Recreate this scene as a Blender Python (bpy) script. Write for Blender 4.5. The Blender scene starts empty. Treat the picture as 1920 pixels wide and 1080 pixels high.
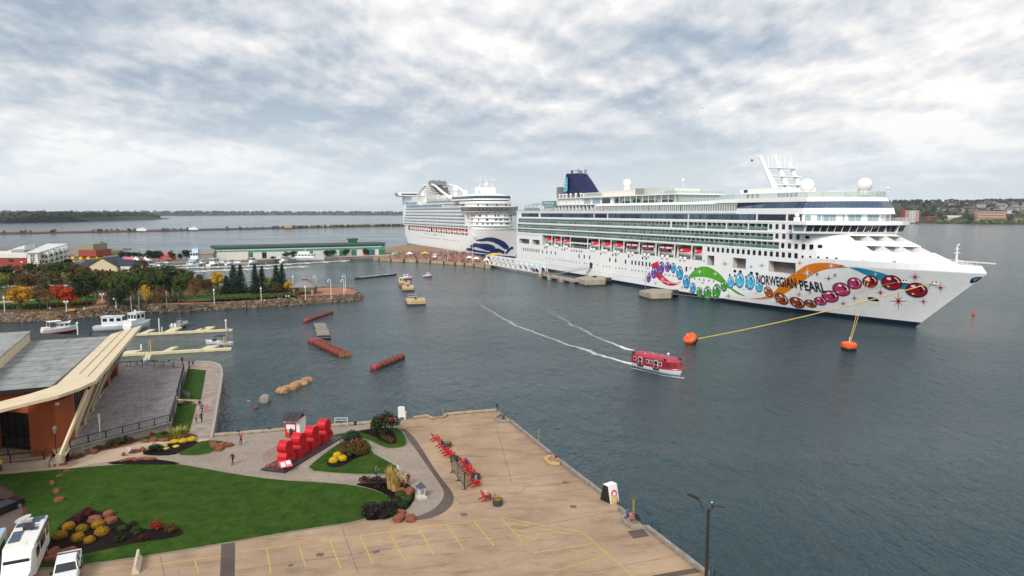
import bpy,math,random
from mathutils import Vector,Matrix,noise
R=math.radians
scn=bpy.context.scene
C=scn.collection
rnd=random.Random(7)
# camera
CAM_H=35.0
cam_d=bpy.data.cameras.new('camera')
cam_d.sensor_width=36.0
cam_d.lens=36.0*1300.0/1920.0
cam_d.clip_start=0.5
cam_d.clip_end=60000.0
cam=bpy.data.objects.new('camera',cam_d)
PITCH=math.atan((540-398)/1300.0)
cam.location=(0,0,CAM_H)
cam.rotation_euler=(math.pi/2-PITCH,0,0)
C.objects.link(cam)
scn.camera=cam
# sky, sun, exposure
SUN_EL,SUN_AZ=38.0,200.0
world=bpy.data.worlds.new('World')
scn.world=world
world.use_nodes=True
wn=world.node_tree
for n_ in list(wn.nodes):
 wn.nodes.remove(n_)
def WN(t,**k):
 n=wn.nodes.new(t)
 for a,b in k.items():
  setattr(n,a,b)
 return n
wout=WN('ShaderNodeOutputWorld')
wbg=WN('ShaderNodeBackground')
wbg.inputs['Strength'].default_value=0.09
sky=WN('ShaderNodeTexSky',sky_type='NISHITA',sun_disc=False)
sky.sun_elevation=R(SUN_EL)
sky.sun_rotation=R(SUN_AZ)
sky.air_density=1.0;sky.dust_density=1.5
def wmath(op,a,b=None,c=None,clamp=False):
 n=WN('ShaderNodeMath',operation=op);n.use_clamp=clamp
 for i,v in enumerate((a,b,c)):
  if v is None:continue
  if isinstance(v,(int,float)):n.inputs[i].default_value=v
  else:wn.links.new(v,n.inputs[i])
 return n.outputs[0]
def wramp(fac,stops):
 n=WN('ShaderNodeValToRGB')
 el=n.color_ramp.elements
 while len(el)<len(stops):el.new(0.5)
 for e,(p,c)in zip(el,stops):
  e.position=p;e.color=(c[0],c[1],c[2],1)if isinstance(c,tuple)else(c,c,c,1)
 wn.links.new(fac,n.inputs[0])
 return n.outputs[0]
def wmix(f,a,b,mode='MIX'):
 n=WN('ShaderNodeMix',data_type='RGBA',blend_type=mode)
 for i,v in((0,f),(6,a),(7,b)):
  if isinstance(v,(int,float)):n.inputs[i].default_value=v
  elif isinstance(v,tuple):n.inputs[i].default_value=(*v,1)
  else:wn.links.new(v,n.inputs[i])
 return n.outputs[2]
tc=WN('ShaderNodeTexCoord')
sep=WN('ShaderNodeSeparateXYZ')
wn.links.new(tc.outputs['Generated'],sep.inputs[0])
zc=wmath('MAXIMUM',sep.outputs[2],0.0)
zden=wmath('ADD',zc,0.26)
cx=wmath('DIVIDE',sep.outputs[0],zden)
cy=wmath('DIVIDE',sep.outputs[1],zden)
comb=WN('ShaderNodeCombineXYZ')
wn.links.new(cx,comb.inputs[0]);wn.links.new(cy,comb.inputs[1])
def wnoise(scale,detail,rough,off=(0,0,0),st=(1,1,1),dist=0.0):
 mp=WN('ShaderNodeMapping')
 mp.inputs['Location'].default_value=off
 mp.inputs['Scale'].default_value=st
 wn.links.new(comb.outputs[0],mp.inputs[0])
 n=WN('ShaderNodeTexNoise')
 n.inputs['Scale'].default_value=scale
 n.inputs['Detail'].default_value=detail
 n.inputs['Roughness'].default_value=rough
 n.inputs['Distortion'].default_value=dist
 wn.links.new(mp.outputs[0],n.inputs['Vector'])
 return n.outputs['Fac']
n_big=wnoise(1.1,2,0.5,(9.9,3.3,0),(0.55,0.55,1))
n_lump=wnoise(2.6,8,0.56,(2.0,5.0,4),(0.85,0.62,1),0.1)
n_up=wnoise(2.6,8,0.56,(2.0,4.95,4),(0.85,0.62,1),0.1)
n_fin=wnoise(9.0,5,0.55,(1.0,9.0,2),(1.0,0.7,1),0.2)
side_=wmath('SUBTRACT',n_lump,n_up)
t0=wmath('MULTIPLY_ADD',side_,3.6,0.47)
t1=wmath('MULTIPLY_ADD',n_big,3.0,-1.48)
t2=wmath('ADD',t0,t1)
t3=wmath('MULTIPLY_ADD',n_lump,0.9,-0.45)
t4=wmath('ADD',t2,t3)
t5=wmath('MULTIPLY_ADD',n_fin,0.2,-0.10)
cl=wmath('ADD',t4,t5,clamp=True)
cloud=wramp(cl,[(0.0,(3.7,4.4,5.3)),(0.25,(4.8,5.4,6.1)),(0.5,(6.4,6.7,7.1)),(0.75,(8.0,8.0,8.1)),(1.0,(9.8,9.5,9.2))])
gap=wmath('ADD',n_lump,n_big)
cover=wramp(gap,[(0.70,0.55),(0.86,0.92),(0.98,1.0)])
skyc=wmix(cover,sky.outputs[0],cloud)
hz=wramp(zc,[(0.0,0.92),(0.05,0.6),(0.16,0.0)])
skyc=wmix(hz,skyc,(7.3,7.9,8.3))
wn.links.new(skyc,wbg.inputs['Color'])
wn.links.new(wbg.outputs[0],wout.inputs['Surface'])
sun_d=bpy.data.lights.new('sun','SUN')
sun_d.energy=2.6
sun_d.angle=R(20)
sun_d.color=(1.0,0.96,0.9)
sun=bpy.data.objects.new('sun',sun_d)
az,el_=R(SUN_AZ),R(SUN_EL)
sdir=Vector((math.sin(az)*math.cos(el_),math.cos(az)*math.cos(el_),math.sin(el_)))
sun.rotation_euler=sdir.to_track_quat('Z','Y').to_euler()
C.objects.link(sun)
scn.view_settings.view_transform='Standard'
scn.view_settings.look='None'
scn.view_settings.exposure=0.30
scn.view_settings.gamma=1.0
scn.view_settings.use_curve_mapping=False
scn.cycles.max_bounces=6
scn.cycles.diffuse_bounces=2
scn.cycles.glossy_bounces=3
scn.cycles.transparent_max_bounces=8
scn.cycles.transmission_bounces=3
# survey: a point of the place read off the photograph
def at(px,py,z=0.0):
 u=(px-960)/1300.0;v=(540-py)/1300.0
 c,s=math.cos(PITCH),math.sin(PITCH)
 r=(u,c+v*s,-s+v*c)
 k=(z-CAM_H)/r[2]
 return Vector((r[0]*k,r[1]*k,z))
# materials
MATS={}
def newmat(name):
 m=bpy.data.materials.new(name);m.use_nodes=True
 return m,m.node_tree,m.node_tree.nodes['Principled BSDF']
def mat(name,col,rough=0.6,metal=0.0,var=0.0,scale=3.0,bump=0.0,bscale=None,spec=None,coord='Object',col2=None,detail=6,island=0.0,stretch=(1,1,1),streak=0.0,coat=0.0):
 """plain procedural paint / stone / wood: colour broken up by noise, fine relief by bump"""
 if name in MATS:return MATS[name]
 m,nt,b=newmat(name)
 b.inputs['Base Color'].default_value=(*col,1)
 b.inputs['Roughness'].default_value=rough
 b.inputs['Metallic'].default_value=metal
 if coat:b.inputs['Coat Weight'].default_value=coat
 if spec is not None:b.inputs['Specular IOR Level'].default_value=spec
 L=nt.links.new
 tcn=nt.nodes.new('ShaderNodeTexCoord')
 mp=nt.nodes.new('ShaderNodeMapping');mp.inputs['Scale'].default_value=stretch
 L(tcn.outputs[coord],mp.inputs[0])
 cur=None
 if var or col2:
  nz=nt.nodes.new('ShaderNodeTexNoise')
  nz.inputs['Scale'].default_value=scale;nz.inputs['Detail'].default_value=detail;nz.inputs['Roughness'].default_value=0.6
  L(mp.outputs[0],nz.inputs['Vector'])
  rp=nt.nodes.new('ShaderNodeValToRGB')
  rp.color_ramp.elements[0].position=0.33;rp.color_ramp.elements[1].position=0.67
  c2=col2 if col2 else tuple(min(1,c*(1+var))for c in col)
  c1=col if col2 else tuple(c*(1-var)for c in col)
  rp.color_ramp.elements[0].color=(*c1,1);rp.color_ramp.elements[1].color=(*c2,1)
  L(nz.outputs['Fac'],rp.inputs[0])
  cur=rp.outputs[0]
 if island:
  g=nt.nodes.new('ShaderNodeNewGeometry')
  hs=nt.nodes.new('ShaderNodeHueSaturation')
  ma=nt.nodes.new('ShaderNodeMath');ma.operation='MULTIPLY_ADD'
  ma.inputs[1].default_value=2*island;ma.inputs[2].default_value=1-island
  L(g.outputs['Random Per Island'],ma.inputs[0]);L(ma.outputs[0],hs.inputs['Value'])
  if cur:L(cur,hs.inputs['Color'])
  else:hs.inputs['Color'].default_value=(*col,1)
  cur=hs.outputs[0]
 if streak:
  mp2=nt.nodes.new('ShaderNodeMapping');mp2.inputs['Scale'].default_value=(1.2,1.2,0.08)
  L(tcn.outputs[coord],mp2.inputs[0])
  nz2=nt.nodes.new('ShaderNodeTexNoise');nz2.inputs['Scale'].default_value=1.0;nz2.inputs['Detail'].default_value=6
  L(mp2.outputs[0],nz2.inputs['Vector'])
  rr=nt.nodes.new('ShaderNodeValToRGB');rr.color_ramp.elements[0].position=0.3;rr.color_ramp.elements[1].position=0.6
  rr.color_ramp.elements[0].color=(1-streak,1-streak*1.1,1-streak*1.3,1);rr.color_ramp.elements[1].color=(1,1,1,1)
  L(nz2.outputs['Fac'],rr.inputs[0])
  mx=nt.nodes.new('ShaderNodeMix');mx.data_type='RGBA';mx.blend_type='MULTIPLY';mx.inputs[0].default_value=1
  if cur:L(cur,mx.inputs[6])
  else:mx.inputs[6].default_value=(*col,1)
  L(rr.outputs[0],mx.inputs[7]);cur=mx.outputs[2]
 if cur:L(cur,b.inputs['Base Color'])
 if bump:
  nb=nt.nodes.new('ShaderNodeTexNoise')
  nb.inputs['Scale'].default_value=bscale or scale*4;nb.inputs['Detail'].default_value=5
  L(mp.outputs[0],nb.inputs['Vector'])
  bp=nt.nodes.new('ShaderNodeBump');bp.inputs['Strength'].default_value=bump;bp.inputs['Distance'].default_value=0.05
  L(nb.outputs['Fac'],bp.inputs['Height']);L(bp.outputs[0],b.inputs['Normal'])
 MATS[name]=m
 return m
def glassmat(name,col,rough=0.08,island=0.0,alpha=1.0):
 if name in MATS:return MATS[name]
 m=mat(name,col,rough,0.0,island=island,spec=0.8)
 if alpha<1:m.node_tree.nodes['Principled BSDF'].inputs['Alpha'].default_value=alpha
 return m
WHITE=mat('ship_white_paint',(0.86,0.86,0.86),0.35,var=0.02,scale=0.08,streak=0.05)
WHITE2=mat('white_paint',(0.8,0.8,0.78),0.45,var=0.05,scale=1.0)
CREAMW=mat('cream_white_paint',(0.78,0.74,0.64),0.5,var=0.06,scale=0.6)
DARKGL=glassmat('dark_glass',(0.012,0.016,0.024),0.05,island=0.5)
BLUEGL=glassmat('blue_tinted_glass',(0.05,0.085,0.14),0.06,island=0.55)
GREENGL=glassmat('green_tinted_glass',(0.12,0.245,0.215),0.08,island=0.4,alpha=0.78)
CLEARGL=glassmat('pale_green_glass',(0.45,0.55,0.52),0.06,alpha=0.42)
BLACK=mat('black_paint',(0.012,0.012,0.014),0.4)
RAIL=mat('white_rail_paint',(0.72,0.72,0.70),0.5)
REDP=mat('red_boat_paint',(0.55,0.012,0.02),0.3,var=0.08,scale=1.0)
ORANGE=mat('orange_buoy_paint',(0.75,0.10,0.01),0.4,var=0.1,scale=2.0)
CONC=mat('old_concrete',(0.40,0.35,0.27),0.85,var=0.22,scale=0.5,bump=0.4,streak=0.25)
ROPE=mat('yellow_rope',(0.55,0.40,0.10),0.8,var=0.2,scale=3)
STEEL=mat('grey_steel',(0.30,0.31,0.32),0.5,0.4,var=0.1,scale=2)
WOODG=mat('weathered_timber',(0.25,0.22,0.19),0.85,var=0.25,scale=1.5,bump=0.3)
WOODY=mat('fresh_timber',(0.50,0.34,0.14),0.8,var=0.15,scale=2)
# mesh builder
class MB:
 def __init__(self,M=None):
  self.v=[];self.f=[];self.m=[];self.mi=0;self.M=M
 def add(self,vs,fs):
  o=len(self.v)
  for p in vs:
   p=Vector(p)
   self.v.append(self.M@p if self.M else p)
  for f in fs:
   self.f.append(tuple(i+o for i in f));self.m.append(self.mi)
  return self
 def box(self,x0,x1,y0,y1,z0,z1,M=None):
  vs=[Vector((x,y,z))for z in(z0,z1)for y in(y0,y1)for x in(x0,x1)]
  if M:vs=[M@p for p in vs]
  return self.add(vs,[(0,2,3,1),(4,5,7,6),(0,1,5,4),(2,6,7,3),(0,4,6,2),(1,3,7,5)])
 def bar(self,a,b,w,h,up=(0,0,1)):
  a=Vector(a);b=Vector(b);d=(b-a)
  L=d.length
  if L<1e-6:return self
  d.normalize();up=Vector(up)
  if abs(d.dot(up))>0.98:up=Vector((1,0,0))
  s=d.cross(up).normalized();u=s.cross(d)
  vs=[]
  for p in(a,b):
   for(i,j)in((-1,-1),(1,-1),(1,1),(-1,1)):
    vs.append(p+s*(i*w/2)+u*(j*h/2))
  return self.add(vs,[(3,2,1,0),(4,5,6,7),(0,1,5,4),(1,2,6,5),(2,3,7,6),(3,0,4,7)])
 def tube(self,pts,r,n=6,cap=True):
  pts=[Vector(p)for p in pts]
  rs=r if isinstance(r,(list,tuple))else[r]*len(pts)
  vs=[];fs=[]
  for i,p in enumerate(pts):
   d=(pts[min(i+1,len(pts)-1)]-pts[max(i-1,0)]).normalized()
   up=Vector((0,0,1))if abs(d.z)<0.95 else Vector((1,0,0))
   s=d.cross(up).normalized();u=s.cross(d)
   for k in range(n):
    a=2*math.pi*k/n
    vs.append(p+(s*math.cos(a)+u*math.sin(a))*rs[i])
  for i in range(len(pts)-1):
   for k in range(n):
    k2=(k+1)%n
    fs.append((i*n+k,i*n+k2,(i+1)*n+k2,(i+1)*n+k))
  if cap:
   fs.append(tuple(reversed(range(n))));fs.append(tuple(range((len(pts)-1)*n,len(pts)*n)))
  return self.add(vs,fs)
 def prism(self,poly,z0,z1,z1f=None):
  n=len(poly)
  a=sum(poly[i][0]*poly[(i+1)%n][1]-poly[(i+1)%n][0]*poly[i][1]for i in range(n))
  if a<0:poly=list(reversed(poly))
  vs=[(p[0],p[1],z0)for p in poly]+[(p[0],p[1],z1 if z1f is None else z1f(p))for p in poly]
  fs=[tuple(reversed(range(n))),tuple(range(n,2*n))]
  for i in range(n):
   j=(i+1)%n
   fs.append((i,j,n+j,n+i))
  return self.add(vs,fs)
 def lathe(self,prof,n=16,c=(0,0,0),sx=1,sy=1):
  vs=[];fs=[]
  for(r,z)in prof:
   for k in range(n):
    a=2*math.pi*k/n
    vs.append((c[0]+r*math.cos(a)*sx,c[1]+r*math.sin(a)*sy,c[2]+z))
  for i in range(len(prof)-1):
   for k in range(n):
    k2=(k+1)%n
    fs.append((i*n+k,i*n+k2,(i+1)*n+k2,(i+1)*n+k))
  fs.append(tuple(reversed(range(n))));fs.append(tuple(range((len(prof)-1)*n,len(prof)*n)))
  return self.add(vs,fs)
 def ball(self,c,r,n=12,m=8,sx=1,sy=1,sz=1):
  prof=[(r*math.sin(math.pi*(i+0.02)/(m+0.04)),-r*sz*math.cos(math.pi*(i+0.02)/(m+0.04)))for i in range(m+1)]
  return self.lathe(prof,n,c,sx,sy)
 def poly(self,pts):
  return self.add(pts,[tuple(range(len(pts)))])
 def grid(self,rows):
  """rows of equal length joined into quads"""
  n=len(rows[0]);vs=[p for r in rows for p in r];fs=[]
  for i in range(len(rows)-1):
   for j in range(n-1):
    fs.append((i*n+j,i*n+j+1,(i+1)*n+j+1,(i+1)*n+j))
  return self.add(vs,fs)
 def mesh(self,name,mats,smooth=False):
  me=bpy.data.meshes.new(name)
  me.from_pydata([tuple(p)for p in self.v],[],self.f)
  if not isinstance(mats,(list,tuple)):mats=[mats]
  for m in mats:me.materials.append(m)
  if len(mats)>1:me.polygons.foreach_set('material_index',self.m)
  if smooth:me.shade_smooth()
  me.update()
  return me
 def build(self,name,mats,parent=None,smooth=False,loc=None,rz=0,kind=None,label=None):
  o=bpy.data.objects.new(name,self.mesh(name,mats,smooth));C.objects.link(o)
  if parent:o.parent=parent
  if loc is not None:o.location=loc
  if rz:o.rotation_euler.z=rz
  if kind:o['kind']=kind
  if label:o['label']=label
  return o
def tag(o,label,cat,group=None):
 o['label']=label;o['category']=cat
 if group:o['group']=group
 return o
def thing(name,label,cat,loc=(0,0,0),rz=0,group=None):
 o=bpy.data.objects.new(name,None);o.empty_display_size=0.5;C.objects.link(o)
 o.location=loc;o.rotation_euler=(0,0,rz)
 return tag(o,label,cat,group)
CH={}
def kids(o):
 return[c for c in o.children]
def clone(root,loc,rz=0,label=None,group=None,scale=None,recolor=None):
 def cp(o,parent):
  c=o.copy();C.objects.link(c)
  if parent:c.parent=parent
  if recolor and o.type=='MESH':
   for i,s in enumerate(c.material_slots):
    if s.material and s.material.name in recolor:
     s.link='OBJECT';s.material=recolor[s.material.name]
  for k in KIDS.get(o.name,[]):
   KIDS.setdefault(c.name,[]).append(cp(k,c))
  return c
 KIDS=kids_map(root)
 r=cp(root,None)
 r.location=loc;r.rotation_euler=(0,0,rz)
 if label:r['label']=label
 if group:r['group']=group
 if scale is not None:r.scale=(scale,)*3 if isinstance(scale,(int,float))else scale
 return r
def kids_map(root):
 d={}
 def walk(o):
  d[o.name]=list(o.children)
  for c in d[o.name]:walk(c)
 walk(root)
 return d
def structure(mb,name,mats,smooth=False,parent=None):
 o=mb.build(name,mats,parent,smooth)
 if not parent:o['kind']='structure'
 return o
def text_mesh(txt,size,depth=0.0,bold=0.0,font=None):
 cu=bpy.data.curves.new('lettering','FONT');cu.body=txt;cu.size=size;cu.extrude=depth;cu.offset=bold
 cu.align_x='CENTER';cu.align_y='CENTER';cu.resolution_u=3
 o=bpy.data.objects.new('lettering',cu);C.objects.link(o)
 dg=bpy.context.evaluated_depsgraph_get();dg.update()
 me=bpy.data.meshes.new_from_object(o.evaluated_get(dg))
 bpy.data.objects.remove(o);bpy.data.curves.remove(cu)
 return me
def text_obj(txt,size,m,parent,loc,rot,depth=0.01,bold=0.0,name='lettering',sx=1.0):
 me=text_mesh(txt,size,depth,bold);me.materials.clear();me.materials.append(m)
 o=bpy.data.objects.new(name,me);C.objects.link(o)
 if parent:o.parent=parent
 o.location=loc;o.rotation_euler=rot;o.scale=(sx,1,1)
 return o
# water
def water_mat():
 m,nt,b=newmat('harbour_water')
 L=nt.links.new
 b.inputs['Base Color'].default_value=(0.010,0.040,0.052,1)
 b.inputs['Roughness'].default_value=0.10
 b.inputs['IOR'].default_value=1.33
 tcn=nt.nodes.new('ShaderNodeTexCoord')
 hs=[]
 for(sc,st,ro,amp,det,off)in((0.45,(1.0,0.42,1),20,0.95,4,0),(1.8,(1.0,0.5,1),35,0.32,4,9),(0.05,(1,1,1),0,0.9,2,4),(0.16,(1,0.6,1),-15,0.8,2,2)):
  mp=nt.nodes.new('ShaderNodeMapping');mp.inputs['Scale'].default_value=st;mp.inputs['Rotation'].default_value=(0,0,R(ro));mp.inputs['Location'].default_value=(off,off,0)
  L(tcn.outputs['Object'],mp.inputs[0])
  nz=nt.nodes.new('ShaderNodeTexNoise');nz.inputs['Scale'].default_value=sc;nz.inputs['Detail'].default_value=det;nz.inputs['Roughness'].default_value=0.65;nz.inputs['Distortion'].default_value=0.3
  L(mp.outputs[0],nz.inputs['Vector'])
  ma=nt.nodes.new('ShaderNodeMath');ma.operation='MULTIPLY';ma.inputs[1].default_value=amp
  L(nz.outputs['Fac'],ma.inputs[0]);hs.append(ma.outputs[0])
 cur=hs[0]
 for h in hs[1:]:
  ad=nt.nodes.new('ShaderNodeMath');ad.operation='ADD';L(cur,ad.inputs[0]);L(h,ad.inputs[1]);cur=ad.outputs[0]
 nz=nt.nodes.new('ShaderNodeTexNoise');nz.inputs['Scale'].default_value=0.012;nz.inputs['Detail'].default_value=4
 mp=nt.nodes.new('ShaderNodeMapping');mp.inputs['Scale'].default_value=(0.6,1.6,1);mp.inputs['Rotation'].default_value=(0,0,R(-20))
 L(tcn.outputs['Object'],mp.inputs[0]);L(mp.outputs[0],nz.inputs['Vector'])
 rp=nt.nodes.new('ShaderNodeMapRange');rp.inputs[1].default_value=0.35;rp.inputs[2].default_value=0.65;rp.inputs[3].default_value=0.42;rp.inputs[4].default_value=0.85
 L(nz.outputs['Fac'],rp.inputs[0])
 bp=nt.nodes.new('ShaderNodeBump');bp.inputs['Distance'].default_value=1.5
 L(rp.outputs[0],bp.inputs['Strength']);L(cur,bp.inputs['Height']);L(bp.outputs[0],b.inputs['Normal'])
 rr=nt.nodes.new('ShaderNodeMapRange');rr.inputs[1].default_value=0.35;rr.inputs[2].default_value=0.65;rr.inputs[3].default_value=0.07;rr.inputs[4].default_value=0.16
 L(nz.outputs['Fac'],rr.inputs[0]);L(rr.outputs[0],b.inputs['Roughness'])
 return m
WATER=water_mat()
mb=MB();mb.box(-22000,22000,-200,40000,-6.0,0.0)
structure(mb,'water',WATER)
FOAM=None
def foam_mat():
 m,nt,b=newmat('foam')
 L=nt.links.new
 b.inputs['Base Color'].default_value=(0.75,0.78,0.78,1);b.inputs['Roughness'].default_value=0.8
 tcn=nt.nodes.new('ShaderNodeTexCoord')
 nz=nt.nodes.new('ShaderNodeTexNoise');nz.inputs['Scale'].default_value=1.3;nz.inputs['Detail'].default_value=10;nz.inputs['Roughness'].default_value=0.85
 L(tcn.outputs['Object'],nz.inputs['Vector'])
 at_=nt.nodes.new('ShaderNodeVertexColor');at_.layer_name='foam'
 ad=nt.nodes.new('ShaderNodeMath');ad.operation='ADD';L(nz.outputs['Fac'],ad.inputs[0])
 sp=nt.nodes.new('ShaderNodeSeparateColor');L(at_.outputs[0],sp.inputs[0]);L(sp.outputs[0],ad.inputs[1])
 mr=nt.nodes.new('ShaderNodeMapRange');mr.inputs[1].default_value=0.99;mr.inputs[2].default_value=1.30
 L(ad.outputs[0],mr.inputs[0]);L(mr.outputs[0],b.inputs['Alpha'])
 return m
FOAM=foam_mat()
def foam_strip(pts,widths,dens,name='wake_foam',label=None):
 """a strip of broken foam lying on the water; dens is how solid the foam is at each point"""
 me=bpy.data.meshes.new(name);vs=[];fs=[];cols=[]
 n=5
 P=[]
 for i in range(len(pts)-1):
  for k in range(8):
   t=k/8
   P.append((pts[i].lerp(pts[i+1],t),widths[i]*(1-t)+widths[i+1]*t,dens[i]*(1-t)+dens[i+1]*t))
 P.append((pts[-1],widths[-1],dens[-1]))
 for i,(p,w,d)in enumerate(P):
  q=P[min(i+1,len(P)-1)][0]-P[max(i-1,0)][0]
  s=Vector((-q.y,q.x,0)).normalized()
  w*=0.7+0.6*rnd.random();wob=(rnd.random()-0.5)*w*0.4
  for k in range(n):
   t=k/(n-1)*2-1
   vs.append((p.x+s.x*(t*w+wob),p.y+s.y*(t*w+wob),0.012));cols.append(d*(1-abs(t)))
 for i in range(len(P)-1):
  for k in range(n-1):
   fs.append((i*n+k,i*n+k+1,(i+1)*n+k+1,(i+1)*n+k))
 me.from_pydata(vs,[],fs)
 ca=me.color_attributes.new('foam','FLOAT_COLOR','POINT')
 for i,c in enumerate(cols):ca.data[i].color=(c,c,c,1)
 me.materials.append(FOAM)
 o=bpy.data.objects.new(name,me);C.objects.link(o);o['kind']='stuff'
 if label:o['label']=label
 return o
foam_strip([at(1190,685),at(1120,664),at(1040,638),at(960,607),at(915,580),at(880,556),at(850,540),at(800,522)],[2.0,2.8,3.0,3.0,2.8,2.4,2.0,1.6],[0.95,0.74,0.64,0.64,0.58,0.52,0.44,0.25],label='near white foam line of the wake behind the red boat')
foam_strip([at(1185,657),at(1130,638),at(1060,602),at(1010,572),at(960,545)],[2.0,3.0,3.4,3.4,3.0],[0.92,0.64,0.58,0.50,0.25],label='far white foam line of the wake behind the red boat')
# near cruise ship (local x runs aft to bow, y = 0 is the starboard side, 32 the port side)
SA=math.atan2(-0.92,0.39)
SO=Vector((0.0,463.8,0.0))
S_M=Matrix.Translation(SO)@Matrix.Rotation(SA,4,'Z')
S_MI=S_M.inverted()
PEARL=thing('cruise_ship','nearer white cruise ship with painted gems and swooshes along its hull and a navy funnel','cruise ship',SO,SA)
def stem(z):
 if z<=18:return 281.2+20.3*(max(z,-2)/18.0 if z>0 else z/18.0)
 return 301.5-(z-18)*0.8
def stem_up(z):return 292.5-(z-20.3)*2.6
def hb(s,z):
 """half breadth of the hull at station s, height z"""
 if z<=20.01:
  s0=200+47*(max(z,0)/20.0)**0.8;st=stem(z);p=1.75+0.35*max(z,0)/20.0
 else:
  s0=247;st=stem_up(z);p=2.0
 if s<=s0:return 16.0
 if s>=st:return 0.0
 return 16.0*(1-((s-s0)/(st-s0))**p)
def hy(s,z):return 16.0-hb(s,z)
def on_hull(px,py):
 """station and height of a mark on the starboard side"""
 o=S_MI@Vector((0,0,CAM_H));q=S_MI@at(px,py,0.0);d=q-o
 t=0.0
 for _ in range(12):
  k=(t-o.y)/d.y
  s=o.x+d.x*k;z=o.z+d.z*k
  t=0.5*t+0.5*hy(s,z)
 return s,z
def hp(s,z,off=0.0):return Vector((s,hy(s,z)-off,z))
BAYS=(47.0,198.0,15.4,21.3)
ROWS_B=[(22.2,24.5,[(9.5,239.7)]),(25.2,27.45,[(9.8,236.7)]),(28.5,30.95,[(11.0,175.8),(177.0,187.8),(188.6,199.6),(200.3,211.7),(212.4,223.8),(224.4,233.9)])]
BLUEB=[(15.6,41.7),(44.2,109.2),(109.9,122.6),(123.4,188.0),(188.6,227.9),(228.6,242.4),(243.2,249.2)]
holes=[BAYS+(4.5,'bay')]
for z0,z1,segs in ROWS_B:
 for a,b in segs:holes.append((a,b,z0,z1,1.9,'balc'))
for a,b in BLUEB:holes.append((a,b,32.1,34.3,0.35,'blue'))
for a,b in((12.0,27.8),(32.5,43.1)):holes.append((a,b,15.0,18.1,2.5,'open'))
for a,b in((201.3,205.5),(216.3,223.5),(235.1,247.5)):holes.append((a,b,13.9,17.8,2.2,'open'))
def side_shell():
 zs={-2.0,0.0,1.5,3,5,7,9,11,13,20,28.0,35.4}
 ss={8.0}
 for h in holes:zs|={h[2],h[3]};ss|={h[0],h[1]}
 x=8.0
 while x<200:ss.add(x);x+=16
 zs=sorted(zs);ss=sorted(v for v in ss if v<=250)
 mb=MB()
 for side in(0,1):
  for i in range(len(zs)-1):
   z0,z1=zs[i],zs[i+1]
   if z1<=20.01:fine=[200+2.0*k for k in range(26)]
   else:fine=[247,248.5,250]
   cols=sorted(set(ss)|set(f for f in fine if f<250.1));cols=[c for c in cols if c<=250]+([250.0]if 250.0 not in cols else[])
   for j in range(len(cols)-1):
    s0,s1=cols[j],cols[j+1]
    if s1-s0<1e-4:continue
    cs,cz=(s0+s1)/2,(z0+z1)/2
    if side==0 and any(h[0]<cs<h[1]and h[2]<cz<h[3]for h in holes):continue
    mb.mi=1 if z1<=1.51 else 0
    q=[]
    for(s,z)in((s0,z0),(s1,z0),(s1,z1),(s0,z1)):
     ze=min(z,20.0)if z1<=20.01 else max(z,20.011)
     y=hy(s,ze)
     q.append((s,y if side==0 else 32-y,z))
    mb.poly(q if side==0 else list(reversed(q)))
   if z1<=20.01:
    for k in range(14):
     mb.mi=1 if z1<=1.51 else 0
     def S(z,k):return 250+(stem(min(z,19.99))-250)*(k/14.0)**0.9
     q=[]
     for(kk,z)in((k,z0),(k+1,z0),(k+1,z1),(k,z1)):
      s=S(z,kk);y=hy(s,min(z,20));q.append((s,y if side==0 else 32-y,z))
     mb.poly(q if side==0 else list(reversed(q)))
 zz=[-2,0.9,6,12,20,28,35.4];sx=[8.0,5,1.0,-1.5,0.0,4.0,7.0]
 rows=[]
 for z,x0 in zip(zz,sx):
  rows.append([(8.0,0,z)]+[(8.0-(8.0-x0)*math.sin(math.pi*k/10)**0.3,32*k/10,z)for k in range(1,10)]+[(8.0,32,z)])
 mb.mi=0
 mb.grid([list(reversed(r))for r in rows])
 return mb
BOOT=mat('dark_boot_topping',(0.01,0.015,0.035),0.4,var=0.2,scale=0.3)
side_shell().build('hull',[WHITE,BOOT],PEARL)
mbo=MB();mbb=MB();mbb2=MB()
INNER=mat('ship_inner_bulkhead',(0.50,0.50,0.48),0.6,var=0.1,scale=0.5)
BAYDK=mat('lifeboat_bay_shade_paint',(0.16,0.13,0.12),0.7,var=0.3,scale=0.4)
DECKM=mat('ship_deck_teal',(0.18,0.22,0.20),0.8,var=0.1,scale=0.5)
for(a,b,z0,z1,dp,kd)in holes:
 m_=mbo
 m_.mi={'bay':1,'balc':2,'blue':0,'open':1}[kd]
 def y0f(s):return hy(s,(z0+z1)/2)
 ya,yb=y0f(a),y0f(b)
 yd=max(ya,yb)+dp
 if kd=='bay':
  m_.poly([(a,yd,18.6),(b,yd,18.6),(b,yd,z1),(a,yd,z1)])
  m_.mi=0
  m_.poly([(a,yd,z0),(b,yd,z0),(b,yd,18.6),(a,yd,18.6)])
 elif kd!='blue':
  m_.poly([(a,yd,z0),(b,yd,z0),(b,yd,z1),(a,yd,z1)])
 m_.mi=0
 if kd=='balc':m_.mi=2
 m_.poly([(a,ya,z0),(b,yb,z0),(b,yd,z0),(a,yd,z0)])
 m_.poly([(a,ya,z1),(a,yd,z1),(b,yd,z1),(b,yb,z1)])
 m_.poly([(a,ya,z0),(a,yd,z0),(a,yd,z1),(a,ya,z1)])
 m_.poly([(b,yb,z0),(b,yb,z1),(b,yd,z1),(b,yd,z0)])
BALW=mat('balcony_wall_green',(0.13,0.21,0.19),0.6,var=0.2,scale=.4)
BALD=mat('balcony_divider_paint',(0.40,0.48,0.46),0.5)
mbo.build('recess_lining',[INNER,BAYDK,BALW],PEARL)
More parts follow.
